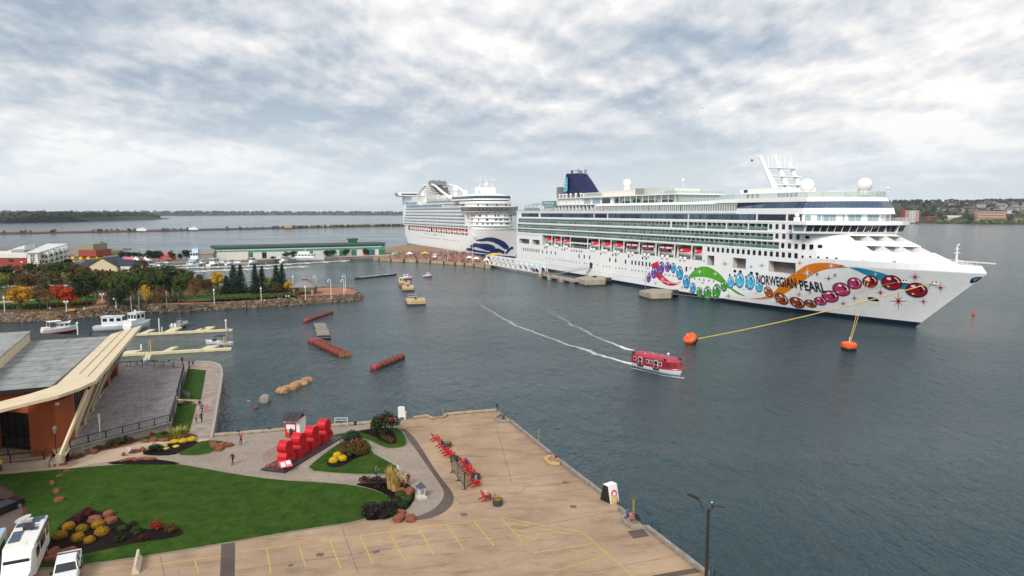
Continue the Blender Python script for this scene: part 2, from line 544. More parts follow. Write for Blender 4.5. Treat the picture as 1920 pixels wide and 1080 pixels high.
def seg_panels(a,b,z0,z1,w,y,matl,name,gap=0.08,jitter=None):
 mb=MB();n=max(1,round((b-a)/w));w=(b-a)/n
 for i in range(n):
  mb.box(a+i*w+gap/2,a+(i+1)*w-gap/2,y,y+0.06,z0,z1)
 o=mb.build(name,matl,PEARL);o['kind']='stuff';return o
BALG=glassmat('balcony_door_glass',(0.06,0.12,0.11),0.10,island=0.8)
for z0,z1,segs in ROWS_B:
 mdv=MB();mgl=MB();mdr=MB();mcap=MB();mfr=MB()
 for a,b in segs:
  n=max(1,round((b-a)/2.93));w=(b-a)/n
  for i in range(n):
   x=a+i*w
   if i:mdv.box(x-0.06,x+0.06,0.03,1.88,z0+0.02,z1-0.02)
   mdr.box(x+0.35,x+0.35+1.75,1.80,1.86,z0+0.05,z1-0.25)
   mgl.box(x+0.07,x+w-0.07,0.05,0.08,z0+0.02,z0+1.3)
   if rnd.random()<0.55:
    mfr.box(x+1.2,x+1.9,0.7,1.3,z0,z0+0.8)
  mcap.bar((a,0.06,z0+1.18),(b,0.06,z0+1.18),0.07,0.07)
 for m_,nm,mt in((mdv,'balcony_divider',BALD),(mgl,'balcony_glass',GREENGL),(mdr,'balcony_door',BALG),(mcap,'balcony_handrail',RAIL),(mfr,'balcony_chair',BLACK)):
  o=m_.build(nm,mt,PEARL);o['kind']='stuff'
NAVYGL=glassmat('navy_glass',(0.010,0.012,0.035),0.1,island=0.2)
for i,(a,b)in enumerate(BLUEB):
 n=max(2,round((b-a)/1.55));w=(b-a)/n
 mb=MB()
 for k in range(n):mb.box(a+k*w+0.03,a+(k+1)*w-0.03,0.22+hy((a+b)/2,33),0.30+hy((a+b)/2,33),32.1,34.3)
 o=mb.build('window_band',NAVYGL if i in(2,5,6)else BLUEGL,PEARL)
 mb2=MB();mb2.box(a,b,0.315+hy((a+b)/2,33),0.36+hy((a+b)/2,33),32.11,34.29);mb2.build('mullion_backing',BLACK,PEARL)
def window_mesh(w,h,r=0.3,name='window'):
 mb=MB()
 def rr(w,h,r,y):
  pts=[]
  for(cx_,cz_,a0)in((w/2-r,h/2-r,0),(-w/2+r,h/2-r,90),(-w/2+r,-h/2+r,180),(w/2-r,-h/2+r,270)):
   for k in range(4):
    a=R(a0+30*k);pts.append((cx_+r*math.cos(a),y,cz_+r*math.sin(a)))
  return pts
 o_=rr(w,h,r,-0.06);i_=rr(w-0.16,h-0.16,r*0.8,-0.06);n=len(o_)
 b_=rr(w,h,r,0.1)
 mb.mi=1
 mb.add(o_+i_,[(k,n+k,n+(k+1)%n,(k+1)%n)for k in range(n)])
 mb.add(o_+b_,[(k,(k+1)%n,n+(k+1)%n,n+k)for k in range(n)])
 mb.mi=0
 mb.add([(p[0],-0.03,p[2])for p in i_],[tuple(reversed(range(n)))])
 return mb.mesh(name,[DARKGL,FRAMEW])
FRAMEW=mat('window_frame_grey',(0.45,0.46,0.47),0.5)
GREYGL=glassmat('grey_glass',(0.06,0.07,0.08),0.12)
WM={'cabin':window_mesh(1.6,1.9,0.35),'small':window_mesh(0.95,1.05,0.22),'tall':window_mesh(1.3,2.1,0.12),'port':window_mesh(0.75,0.9,0.2),'round':window_mesh(1.3,1.3,0.62),'oval':window_mesh(1.7,1.1,0.45)}
def win(kind,s,z,name='window'):
 o=bpy.data.objects.new(name,WM[kind]);C.objects.link(o);o.parent=PEARL
 y=hy(s,z);dy=hy(s+0.5,z)-hy(s-0.5,z)
 o.location=(s,y,z);o.rotation_euler=(math.atan2(hy(s,z+.5)-hy(s,z-.5),1.0),0,math.atan2(dy,1.0))
 return o
k=0
while 201.9+2.863*k<248:win('cabin',201.9+2.863*k,20.3);k+=1
for k in range(5):win('small',250.5+3.08*k,20.1)
for k in range(6):win('cabin',241.5+3.05*k,23.5)
for k in range(4):win('cabin',238.6+3.2*k,26.7)
for k in range(4):win('cabin',235.4+3.05*k,30.0)
win('oval',251.8,26.7)
for k in range(9):win('tall',18.8+2.94*k,11.4)
def hs(px,py):return on_hull(px,py)[0]
for px,py in((1017.6,471),(1025.6,472),(1033.6,473),(1041.4,474),(1086,480),(1095.6,481),(1105.8,482),(1143.5,487),(1154.7,488.5),(1173,491),(1185.3,492.5),(1191.8,493),(1198.4,494),(1205,495),(1211.8,495.6),(1218.4,496.5),(1257,501),(1287,506),(1304,507.7),(1321,510)):
 win('tall',hs(px,py),11.3)
for px,py in((1025,482),(1030,483),(1037.5,484),(1045.5,484.5),(1050,485),(1054.4,485.7),(1058.8,486.3),(1063,487),(1067.5,487.6),(1072,488.3),(1076.5,489),(1081.4,489.7),(1086.2,490.5),(1096,492),(1100.5,493),(1106,493.6),(1111,494.3),(1121,495.8),(1132,497.5),(1137.7,498.4),(1143.3,499.3),(1155,501),(1161,502),(1166.7,502.7),(1173,503.6),(1185,505.5),(1191.6,506.5),(1198,507.4),(1204.6,508.3),(1211.3,509.3),(1218,510.2),(1262.5,517),(1247.5,514.5),(1294,520),(1302.8,522.2),(1311.8,523.7),(1320,525),(1329.3,526.5),(1338.5,527.5)):
 win('port',hs(px,py),7.7)
for px,py in((1021,466),(1025,466.5),(1053.8,470),(1058.5,470.5),(1072,472),(1076.6,472.5),(1081.2,472.9),(1086,473.3),(1090.8,474),(1126.5,478.5),(1149,480.8),(1155,481.5),(1179,484.4),(1205,487.5),(1211.8,488.2)):
 win('round',hs(px,py),13.9)
for k in range(12):win('port',10.2+2.87*k,20.8)
for px,py in((1378,508.3),(1388.4,509.3),(1409,511.7),(1419.6,513.3)):win('oval',hs(px,py),on_hull(px,py)[1])
for px,py in((1368.4,515.8),(1378,516.8),(1388,518.3),(1399,519.7),(1408,521),(1378,533),(1388,535),(1399,536.5),(1410,537.8),(1518,510),(1532.5,512.5),(1566,514)):win('small',hs(px,py),on_hull(px,py)[1])
win('oval',hs(1577,500.5),18.2)
mb=MB();mb.box(105.5,108.4,-0.08,0.1,5.6,8.6);mb.build('shell_door',BLACK,PEARL)
mb=MB()
for z,a,b in((4.6,8,205),(21.75,8,247),(24.85,8,247),(27.95,8,247),(31.5,8,247)):mb.box(a,b,-0.12,0.0,z-0.12,z+0.12)
mb.build('strake',WHITE,PEARL)
DAV=[59.9,71.8,83.2,102.8,114.9,126.7,138.6,152.0,165.4,179.3,191.1]
for s in DAV:
 mb=MB()
 mb.bar((s,0.15,21.3),(s,0.15,15.4),0.35,0.35,(1,0,0))
 mb.bar((s-0.1,0.3,18.0),(s-1.6,1.0,15.4),0.35,0.45,(1,0,0))
 mb.bar((s,0.4,21.0),(s,4.0,20.6),0.5,0.5)
 mb.bar((s-0.7,2.6,20.6),(s-0.7,2.2,15.4),0.7,0.5,(1,0,0))
 mb.build('davit_frame',WHITE,PEARL)
mb=MB();mb.box(83.4,102.4,0.15,2.5,18.7,21.2);mb.build('dark_glazed_bay',DARKGL,PEARL)
mb=MB();mb.box(83.2,102.8,0.05,2.6,17.9,18.65);mb.build('bay_sill',WHITE,PEARL)
for i in range(9):
 if i in(0,8):continue
mb=MB();mb.box(-0.9,0.9,-0.1,0.0,0,2.1);pwm=mb.mesh('promenade_window',DARKGL)
s=49.0
while s<196:
 o=bpy.data.objects.new('promenade_window',pwm);C.objects.link(o);o.parent=PEARL;o.location=(s,4.46,15.9);s+=3.4
can=MB();can.lathe([(0.55,0),(0.7,0.15),(0.72,1.0),(0.6,1.25),(0.3,1.4)],10)
canm=can.mesh('liferaft_canister',WHITE2,True)
for s in(52.5,55,65,67.6,77,79.5,107.5,110.3,119.6,122.4,131.2,134,143.6,146.8,157,160.2,171,174.5,184,187):
 o=bpy.data.objects.new('liferaft_canister',canm);C.objects.link(o);o.parent=PEARL;o.location=(s,-0.15,14.9)
mb=MB()
for s0,s1 in zip([47.3]+DAV,DAV+[197.8]):
 mb.bar((s0,0.1,16.5),(s1,0.1,16.5),0.06,0.06);mb.bar((s0,0.1,16.0),(s1,0.1,16.0),0.04,0.04)
mb.build('promenade_rail',RAIL,PEARL)
def boat_hull(L,B,z0,z1,n=14,blunt=0.6,tr=0.7):
 """rows of a small boat hull, pointed at both ends"""
 rows=[]
 for(fz,fb)in((0,0.15),(0.25,0.6),(0.6,0.9),(1,1.0)):
  row=[]
  for i in range(n+1):
   t=i/n*2-1
   b=B/2*fb*(1-abs(t)**(1/blunt*2))**0.7
   row.append((t*L/2*(0.86+0.14*fz),b,z0+(z1-z0)*fz+0.35*abs(t)**3*(z1-z0)*0.5))
  rows.append(row)
 return rows
def lifeboat_proto(red,tender):
 t=thing('lifeboat','x','lifeboat')
 L,B=10.2,3.6
 mb=MB()
 r=boat_hull(L,B,0,1.5)
 mb.grid(r);mb.grid([[(x,-y,z)for x,y,z in row]for row in reversed(r)])
 top=r[-1];mb.add(top+[(x,-y,z)for x,y,z in top],[(i+1,i,len(top)+i,len(top)+i+1)for i in range(len(top)-1)])
 mb.build('hull',WHITE2,t,True)
 mb=MB();rows=[]
 for f,h in((1.0,1.5),(0.99,2.1),(0.8,2.9),(0.45,3.25),(0.0,3.35)):
  rows.append([(x*(0.97 if not tender else 0.9)*(1-0.25*max(0,(h-2.1))/1.3*abs(x/L*2)),y*f,h-0.35*abs(x/L*2)**3*(h-1.5))for x,y,z in r[-1]])
 mb.grid(rows);mb.grid([[(x,-y,z)for x,y,z in row]for row in reversed(rows)])
 mb.build('canopy',red,t,True)
 mb=MB()
 if tender:
  for k in range(-2,3):
   mb.box(k*1.6-0.6,k*1.6+0.6,-B/2*0.93-0.05,B/2*0.93+0.05,1.75,2.35)
  mb.build('window_row',DARKGL,t)
  mb=MB();mb.box(-L*0.32,-L*0.05,-1.72,1.72,2.5,3.0);mb.box(L*0.08,L*0.34,-1.62,1.62,2.5,3.05);mb.build('white_panel',WHITE2,t)
  mb=MB();mb.tube([(-L/2*0.9,-1.4,1.5),(-L/4,-1.95,1.45),(L/4,-1.95,1.45),(L/2*0.9,-1.4,1.5)],0.14);mb.build('fender',BLACK,t)
 else:
  mb.box(-1.7,-0.3,-1.75,1.75,1.65,2.75);mb.build('door',WHITE2,t)
 mb=MB();mb.box(-L*0.36,-L*0.33,-0.1,0.1,3.0,4.6);mb.box(L*0.33,L*0.36,-0.1,0.1,3.0,4.6);mb.build('hoist_hook',STEEL,t)
 return t
LBP=lifeboat_proto(REDP,False)
DKRED=mat('dark_red_tender_paint',(0.30,0.01,0.02),0.35,var=0.1)
TDP=lifeboat_proto(DKRED,True)
BO=[(53.6,0),(65.8,0),(77.4,0),(108.9,0),(120.8,0),(132.6,0),(145.2,1),(158.7,1),(172.3,1),(185.2,0),(194.4,0)]
ordn=['sternmost','second from the stern','third from the stern','just forward of the dark glazed bay','second forward of the dark glazed bay','just aft of the three white-windowed tenders','aftmost of the three white-windowed tenders','middle of the three white-windowed tenders','foremost of the three white-windowed tenders','just forward of the white-windowed tenders','foremost']
for i,(s,tdr)in enumerate(BO):
 p=S_M@Vector((s,1.6,16.75 if not tdr else 16.2))
 src=TDP if tdr else LBP
 first=(i==0)or(i==6)
 o=src if first else clone(src,(0,0,0))
 o.location=p;o.rotation_euler=(0,0,SA)
 o.scale=(0.92,0.9,0.95)if not tdr else(1.05,1.0,1.2)
 if i==10:o.scale=(0.62,0.9,0.95)
 o['label']=('dark red tender' if tdr else 'bright red lifeboat')+' in the nearer ship\'s boat bay, '+ordn[i]
 o['group']='boats hung along the side of the nearer cruise ship'
mb=MB()
rows=[]
for k in range(25):
 s=246+(300.2-246)*k/24;b=hb(s,19.5)-0.15;rows.append([(s,16-b,18.9),(s,16+b,18.9)])
mb.grid([list(r)for r in rows]);mb.build('foredeck',DECKM,PEARL)
mb=MB()
for side in(0,1):
 rows=[]
 for k in range(13):
  s=284+(stem(20)-0.4-284)*k/12;y=hy(s,20)
  rows.append([(s,y,20.0),(s-0.1,y+0.5,20.02),(s-0.1,y+0.5,18.9)])
 rows=[[(x,32-y,z)for x,y,z in r]for r in rows]if side else rows
 mb.grid(rows)
mb.build('bulwark_cap',WHITE,PEARL)
def front_pt(z,th,inset=0.0):
 """th -90 (starboard) .. 0 (centre line) .. 90 (port)"""
 st=stem_up(z)-inset;s0=247.0
 a=R(90-abs(th))
 u=math.sin(a)**1.0;h=(16-inset*0.6)*(1-u**2.0)**1.0
 h=max(h,0)
 s=s0+(st-s0)*u
 return(s,16-h if th<0 else 16+h,z)
ths=[-90+2.5*k for k in range(73)]
def th_for_v(v):
 h=abs(v);u=math.sqrt(max(0,1-h));a=math.degrees(math.asin(min(1,u)))
 return(90-a)*(-1 if v<0 else 1)
vs_=[-1+2*k/48 for k in range(49)]
zrow=[18.9,20,21.2,22.5,22.9,24.5,25.0,25.95,27.5,28.05]
mb=MB()
slot1=(-0.62,0.70);slot2=(-0.60,0.72)
def in_slot(z0,z1,v):
 if abs(z0-25.95)<.01:return slot1[0]<v<slot1[1]
 if abs(z0-22.9)<.01:return slot2[0]<v<slot2[1]
 return False
for i in range(len(zrow)-1):
 for j in range(48):
  vm=(vs_[j]+vs_[j+1])/2
  if in_slot(zrow[i],zrow[i+1],vm):continue
  mb.poly([front_pt(zrow[i],th_for_v(vs_[j])),front_pt(zrow[i],th_for_v(vs_[j+1])),front_pt(zrow[i+1],th_for_v(vs_[j+1])),front_pt(zrow[i+1],th_for_v(vs_[j]))])
mb.build('sloping_front',WHITE,PEARL)
SAND=mat('balcony_warm_grey',(0.46,0.43,0.40),0.7,var=0.1)
for(z0,z1,sl)in((25.95,27.5,slot1),(22.9,24.5,slot2)):
 mw=MB();mf=MB();md=MB();mg=MB()
 cols=[v for v in vs_ if sl[0]-0.03<=v<=sl[1]+0.03]
 for j in range(len(cols)-1):
  a0=front_pt(z0,th_for_v(cols[j]));a1=front_pt(z0,th_for_v(cols[j+1]));b0=front_pt(z1,th_for_v(cols[j]));b1=front_pt(z1,th_for_v(cols[j+1]))
  def back(p,dz=0):return(p[0]-6.0,p[1]+(16-p[1])*0.05,p[2]+dz)
  mw.poly([back((a0[0],a0[1],z0-0.6)),back((a1[0],a1[1],z0-0.6)),back((a1[0],a1[1],z1)),back((a0[0],a0[1],z1))])
  mf.poly([(a0[0],a0[1],z0-0.02),(a1[0],a1[1],z0-0.02),back((a1[0],a1[1],z0-0.02)),back((a0[0],a0[1],z0-0.02))])
  mf.poly([back((b0[0]+0,b0[1],z1)),back((b1[0],b1[1],z1)),b1,b0])
 nd=7 if z0<25 else 6
 for q in range(nd+1):
  v=sl[0]+(sl[1]-sl[0])*q/nd
  a0=Vector(front_pt(z0,th_for_v(v)));b0=Vector(front_pt(z1,th_for_v(v)))
  c0=Vector((a0.x-6.0,a0.y,z0));c1=Vector((a0.x-6.0,a0.y,z1))
  for dy in(-0.07,0.07):
   md.poly([a0+Vector((0,dy,0)),b0+Vector((0,dy,0)),c1+Vector((0,dy,0)),c0+Vector((0,dy,0))])
  md.poly([a0+Vector((0,-.07,0)),a0+Vector((0,.07,0)),b0+Vector((0,.07,0)),b0+Vector((0,-.07,0))])
  if q<nd:
   v2=sl[0]+(sl[1]-sl[0])*(q+0.35)/nd
   e=Vector(front_pt(z0,th_for_v(v2)))
   mg.box(e.x-5.95,e.x-5.8,e.y-0.8,e.y+0.8,z0,z1-0.2)
 mw.build('balcony_back_wall',SAND,PEARL);mf.build('balcony_floor',SAND,PEARL);md.build('balcony_side_wall',WHITE,PEARL);mg.build('balcony_door',DARKGL,PEARL)
def arc(sl,s_apex,s_side,t0,t1,n=18,p=2.0):
 pts=[]
 for k in range(n+1):
  t=t0+(t1-t0)*k/n
  v=(t-16)/((t1-t0)/2)
  pts.append((s_apex-(s_apex-s_side)*abs(v)**p,t))
 return pts
def block(name,matl,z0,z1,f0,f1,s_aft,t0,t1):
 """solid deck house with the curved front f0 at the foot, f1 at the top"""
 mb=MB();a=[(x,y,z0)for x,y in f0];b=[(x,y,z1)for x,y in f1]
 mb.grid([a,b])
 n=len(a)
 mb.poly([(s_aft,t1,z1),(s_aft,t0,z1)]+b);mb.poly(list(reversed([(s_aft,t1,z0),(s_aft,t0,z0)]+a)))
 mb.poly([(s_aft,t0,z0),a[0],b[0],(s_aft,t0,z1)]);mb.poly([a[-1],(s_aft,t1,z0),(s_aft,t1,z1),b[-1]])
 return mb.build(name,matl,PEARL)
def glazing(z0,z1,f0,f1,wd,matl,framem,name='window',off=0.05,ratio=0.86,sub=None,inc=None):
 """separate panes along a curved front"""
 def resample(f,n):
  L=[0]
  for i in range(1,len(f)):L.append(L[-1]+math.dist(f[i],f[i-1]))
  out=[]
  for k in range(n+1):
   d=L[-1]*k/n;i=max(j for j in range(len(L))if L[j]<=d+1e-9);i=min(i,len(f)-2)
   t=(d-L[i])/max(1e-9,L[i+1]-L[i]);out.append((f[i][0]+(f[i+1][0]-f[i][0])*t,f[i][1]+(f[i+1][1]-f[i][1])*t))
  return out,L[-1]
 _,Ln=resample(f0,4);n=max(2,round(Ln/wd))
 g0,_=resample(f0,n);g1,_=resample(f1,n)
 for k in range(n):
  e=(1-ratio)/2
  a=Vector((*g0[k],z0)).lerp(Vector((*g0[k+1],z0)),e);b=Vector((*g0[k],z0)).lerp(Vector((*g0[k+1],z0)),1-e)
  c=Vector((*g1[k],z1)).lerp(Vector((*g1[k+1],z1)),1-e);d=Vector((*g1[k],z1)).lerp(Vector((*g1[k+1],z1)),e)
  nrm=(b-a).cross(d-a).normalized()
  if nrm.x<0 and abs(nrm.x)>0.1:nrm=-nrm
  mb=MB()
  P=[a,b,c,d]
  mb.add([p+nrm*off for p in P]+[p-nrm*0.05 for p in P],[(0,1,2,3),(4,7,6,5),(0,4,5,1),(1,5,6,2),(2,6,7,3),(3,7,4,0)])
  mb.build(name,matl[k%len(matl)]if isinstance(matl,list)else matl,PEARL)
BR=[(249.8,-3),(254,-3),(258.5,1),(263.0,6),(266.5,11),(268.6,16),(268.9,21),(266.5,27),(262.0,31),(255,35),(250.5,35)]
def sh(f,ds):return[(x+ds*(0.3 if i in(0,len(f)-1)else 1),y)for i,(x,y)in enumerate(f)]
block('bridge_base',WHITE,28.05,28.7,BR[1:-1],sh(BR,0.3)[1:-1],248.5,-3,35)
block('bridge_deckhouse',WHITE,28.7,30.9,BR[1:-1],sh(BR,0.9)[1:-1],248.5,-3,35)
glazing(28.75,30.75,BR[1:-1],sh(BR,0.9)[1:-1],2.2,DARKGL,WHITE,'bridge_window',0.09,0.88)
mb=MB();mb.box(249.2,253.6,-3.1,-2.98,28.8,30.7);mb.build('wing_window',GREENGL,PEARL)
BRT=[(x+1.6,y*1.06-1.0)for x,y in BR]
block('bridge_roof',WHITE,30.9,32.0,BRT[1:-1],BRT[1:-1],247.5,BRT[1][1],BRT[-2][1])
UP=[(250.5,0.3),(255,3.0),(260.5,8),(263.5,13),(265,18),(264,24),(259.5,29),(250.5,31.7)]
block('upper_deckhouse',WHITE,32.0,34.4,UP,UP,246.0,0.3,31.7)
PALEBL=glassmat('pale_blue_glass',(0.20,0.32,0.36),0.08,island=0.4)
glazing(32.15,34.2,UP,UP,1.9,[PALEBL,CREAMW,PALEBL,PALEBL],WHITE,'window',0.06,0.93)
U2=[(x+1.4,16+(y-16)*1.03)for x,y in UP];U2[0]=(250.0,-0.05);U2[-1]=(250.0,32.05)
U3=[(x-1.0,16+(y-16)*0.93)for x,y in UP]
block('lounge_apron',WHITE,34.4,36.4,U2,sh(U2,-0.7),217.5,-0.05,32.05)
block('lounge_glazing_backing',BLACK,36.4,38.6,sh(U2,-0.8),sh(U3,0.4),218.5,0.2,31.8)
glazing(36.42,38.58,sh(U2,-0.75),sh(U3,0.5),1.7,[BLUEGL],WHITE,'lounge_window',0.08,0.95)
mb=MB()
n=18
for k in range(n):
 a=218.3+(249.3-218.3)*k/n;b=a+(249.3-218.3)/n-0.08
 mb.add([(a,-0.02,36.42),(b,-0.02,36.42),(b+0.9,0.9,38.6),(a+0.9,0.9,38.6),(a,0.1,36.42),(b,0.1,36.42),(b+0.9,1.0,38.6),(a+0.9,1.0,38.6)],[(0,1,2,3),(0,4,5,1),(1,5,6,2),(2,6,7,3),(3,7,4,0)])
mb.build('inclined_window_band',BLUEGL,PEARL)
U4=[(x+0.5,16+(y-16)*1.0)for x,y in U3]
block('lounge_roof',WHITE,38.6,39.9,U4,sh(U4,-1.0),204,0.8,31.2)
def rail_line(pts,z,h,name,matl=CLEARGL,post=2.0,thick=0.05,pw=0.08,glass=True):
 mg=MB();mp_=MB()
 for a,b in zip(pts[:-1],pts[1:]):
  a=Vector((*a,z));b=Vector((*b,z));L=(b-a).length;n=max(1,round(L/post))
  if glass:mg.bar(a+Vector((0,0,h/2)),b+Vector((0,0,h/2)),thick,h*0.92)
  for k in range(n+1):
   p=a.lerp(b,k/n);mp_.box(p.x-pw/2,p.x+pw/2,p.y-pw/2,p.y+pw/2,z,z+h)
  mp_.bar(a+Vector((0,0,h)),b+Vector((0,0,h)),pw,pw)
  if not glass:
   for f in(0.25,0.5,0.75):mp_.bar(a+Vector((0,0,h*f)),b+Vector((0,0,h*f)),pw*0.5,pw*0.5)
 if glass:
  o=mg.build(name+'_glass',matl,PEARL);o['kind']='stuff'
 mp_.build(name+'_posts',RAIL,PEARL)
rail_line([(206,1.4)]+[(x-1.2,16+(y-16)*0.93)for x,y in U4]+[(206,30.6)],39.9,1.9,'roof_screen')
rail_line([(x-0.3,y)for x,y in BRT[1:-1]],32.0,1.15,'bridge_rail',glass=False,post=1.6)
mb=MB();mb.box(8.2,217.4,0.02,31.98,35.2,35.4);mb.build('open_deck',DECKM,PEARL)
mb=MB();mb.box(8,217.5,-0.25,0.4,34.7,35.5);mb.box(8,217.5,31.6,32.25,34.7,35.5);mb.box(7.6,8.4,0,32,34.6,35.5)
mb.build('deck_edge',WHITE,PEARL)
SCREENP=mat('screen_warm_grey',(0.40,0.40,0.36),0.6)
mg=MB();mw=MB();s=111.0
while s<217:
 mw.box(s-0.10,s+0.10,0.0,0.35,35.5,38.1)
 if rnd.random()<0.85:mg.box(s+0.12,s+1.3,0.15,0.20,35.6,38.0)
 s+=1.42
o=mg.build('wind_screen_glass',CLEARGL,PEARL);o['kind']='stuff'
o=mw.build('wind_screen_post',RAIL,PEARL);o['kind']='stuff'
mb=MB();mb.box(111,217.3,-0.1,0.5,38.05,38.25);mb.build('wind_screen_top',WHITE,PEARL)
mb=MB();s=112
while s<216:
 mb.box(s,s+rnd.uniform(0.4,1.1),3.0,3.8,35.4,35.4+rnd.uniform(0.8,2.4));s+=rnd.uniform(1.6,3.2)
o=mb.build('deck_lounger',SCREENP,PEARL);o['kind']='stuff'
mb=MB();mb.box(128,217,5,27,35.4,38.2);mb.build('deckhouse_midships',INNER,PEARL)
mb=MB()
s=129
while s<216:mb.box(s,s+1.6,4.93,5.0,35.9,37.9);s+=2.3
mb.build('window_row',DARKGL,PEARL)
mb=MB()
mb.add([(108,1,38.3),(180,1,38.3),(180,31,38.3),(108,31,38.3),(110,1.5,39.3),(178,1.5,39.3),(178,30.5,39.3),(110,30.5,39.3)],[(3,2,1,0),(4,5,6,7),(0,1,5,4),(1,2,6,5),(2,3,7,6),(3,0,4,7)])
mb.add([(180.2,1,38.3),(206,1,38.4),(206,31,38.4),(180.2,31,38.3),(184,2.5,39.2),(205.8,2,39.7),(205.8,30,39.7),(184,29.5,39.2)],[(3,2,1,0),(4,5,6,7),(0,1,5,4),(1,2,6,5),(2,3,7,6),(3,0,4,7)])
mb.build('canopy_roof',WHITE,PEARL)
rail_line([(180,3),(206,3)],39.5,1.3,'sports_deck_rail')
mb=MB()
for s in(131,148,160,171):mb.box(s,s+0.12,0.6,0.72,38.3,40.0)
mb.build('lamp_posts',RAIL,PEARL)
rail_line([(10,0.4),(110.5,0.4)],35.5,1.15,'aft_deck_rail',glass=True,post=1.8)
mb=MB();mb.box(60,118,4.0,28,35.4,38.9);mb.build('aft_deckhouse',INNER,PEARL)
for k in range(13):
 m_=MB();x=61.5+k*4.2;m_.box(x,x+3.2,3.85,3.99,35.8,37.9);m_.build('loggia_window',[DARKGL,SAND,BLUEGL,DARKGL][k%4],PEARL)
mb=MB();mb.box(57.5,121,2.2,30,38.9,39.25)
for k in range(15):mb.box(59+4.2*k,59.25+4.2*k,2.4,3.9,35.4,38.9)
mb.build('loggia_slab',WHITE,PEARL)
mb=MB();mb.box(59,121,4.2,27.8,39.25,42.7);mb.build('suite_deckhouse',WHITE2,PEARL)
for k in range(6):
 m_=MB();x=61+k*5.0;m_.box(x,x+1.0,4.05,4.19,39.5,42.0);m_.build('suite_door',DARKGL,PEARL)
 for xx in(x-0.8,x+1.6):MB().box(xx,xx+0.3,3.3,4.19,39.4,42.4).build('suite_fin',WHITE2,PEARL)
for a,b,mt in((91,98,CLEARGL),(100.5,108.5,PALEBL),(110.5,118.5,DARKGL)):
 m_=MB();m_.box(a,b,4.05,4.19,39.6,42.2);m_.build('suite_window',mt,PEARL)
mb=MB();mb.box(57,176,3.0,29,42.7,43.2);mb.build('sun_deck_slab',WHITE,PEARL)
mb=MB();mb.box(122,175,4.5,27.5,39.3,42.7);mb.build('garden_lounge',mat('garden_glass',(0.30,0.36,0.32),0.1),PEARL)
FOL0=mat('dark_reflection_green',(0.02,0.035,0.02),0.7)  # reflections in the lounge glass, put in as flattened dark green shapes
mb=MB()
for a,w,h in((123,5,2.4),(129,9,1.0),(139,7,1.8),(147,13,1.0),(163,9,1.1)):mb.ball((a+w/2,4.2,39.6+h*0.45),1.0,10,6,w/2,0.2,h/2)
mb.build('planter_shrub',FOL0,PEARL)
mb=MB();
for k in range(11):mb.box(123+k*5.1,123.2+k*5.1,3.4,3.6,39.3,42.7)
mb.build('lounge_column',WHITE,PEARL)
mb=MB();mb.box(109,139,6,26,43.2,46.0);mb.box(86,108,6,26,43.2,45.5);mb.build('sun_deck_house',CREAMW,PEARL)
mb=MB();mb.box(88,107,5.85,5.99,43.6,45.2);mb.build('sun_deck_window',CLEARGL,PEARL)
mb=MB();mb.box(139.5,142.5,5.5,9,43.2,46.4);mb.build('sun_deck_door',mat('louvre_grey',(0.28,0.27,0.24),0.7),PEARL)
mb=MB()
pts=[(142.6+24*k/16,16-10.5*math.sin(math.pi*(k+4)/24)**0.5)for k in range(17)]
for k in range(16):
 a,b=pts[k],pts[k+1]
 mb.bar((a[0]+.05,a[1],44.7),(b[0]-.05,b[1],44.7),0.06,2.9)
mb.build('curved_glass_screen',CLEARGL,PEARL)
mb=MB()
for p in pts:mb.bar((p[0],p[1],43.2),(p[0],p[1],46.2),0.12,0.12)
for a,b in zip(pts[:-1],pts[1:]):mb.bar((*a,46.25),(*b,46.25),0.15,0.15)
mb.box(143,166,9,23,43.2,45.6)
mb.build('curved_screen_frame',CREAMW,PEARL)
rail_line([(166,3.2),(175.8,3.2),(175.8,28.8)],43.2,1.3,'sun_deck_rail')
rail_line([(57.4,3.2),(86,3.2)],43.2,1.2,'aft_sun_deck_rail',glass=False)
mb=MB()
for k,s in enumerate((60,62.5,65,68,72,76,80,84)):
 mb.lathe([(0.35,0),(0.35,1.6),(0.8,1.7),(0.8,2.2),(0.2,2.5)],8,(s,5.0+(k%3),43.2))
mb.build('vent_cowl',WHITE2,PEARL)
NAVY=mat('funnel_navy',(0.006,0.010,0.075),0.45,var=0.15,scale=0.4)
mb=MB()
fz=[43.2,46.2,50,54,57.6];fa=[54,54.4,55.3,56.6,57.8];fb=[86,82.5,78,73,67]
for i in range(4):
 for(za,zb,o1,o2)in[(fz[i]+(fz[i+1]-fz[i])*q/5,fz[i]+(fz[i+1]-fz[i])*(q+0.7)/5,q/5,(q+0.7)/5)for q in range(5)]:
  A=fa[i]+(fa[i+1]-fa[i])*o1;B=fb[i]+(fb[i+1]-fb[i])*o1
  A2=fa[i]+(fa[i+1]-fa[i])*o2;B2=fb[i]+(fb[i+1]-fb[i])*o2
  def ring(A,B,z,g):return[(A-g,11-g,z),(A+3,9-g,z),(B-6,10-g,z),(B+g,14,z),(B+g,18,z),(B-6,22+g,z),(A+3,23+g,z),(A-g,21+g,z)]
  r1=ring(A,B,za,0.25);r2=ring(A2,B2,zb,0.25)
  mb.add(r1+r2,[(k,(k+1)%8,8+(k+1)%8,8+k)for k in range(8)]+[tuple(range(8,16)),tuple(reversed(range(8)))])
r1=ring(fa[0],fb[0],fz[0],-0.1)
for i in range(1,5):
 r2=ring(fa[i],fb[i],fz[i],-0.1)
 mb.add(r1+r2,[(k,(k+1)%8,8+(k+1)%8,8+k)for k in range(8)]+[tuple(range(8,16))]);r1=r2
fun=mb.build('funnel',NAVY,PEARL)
mb=MB()
for s,y,h in((60,13,3.2),(62,18,3.0),(66,14,2.8),(69,17,2.6)):mb.tube([(s,y,57),(s,y,57.6+h*0.8)],0.7,8)
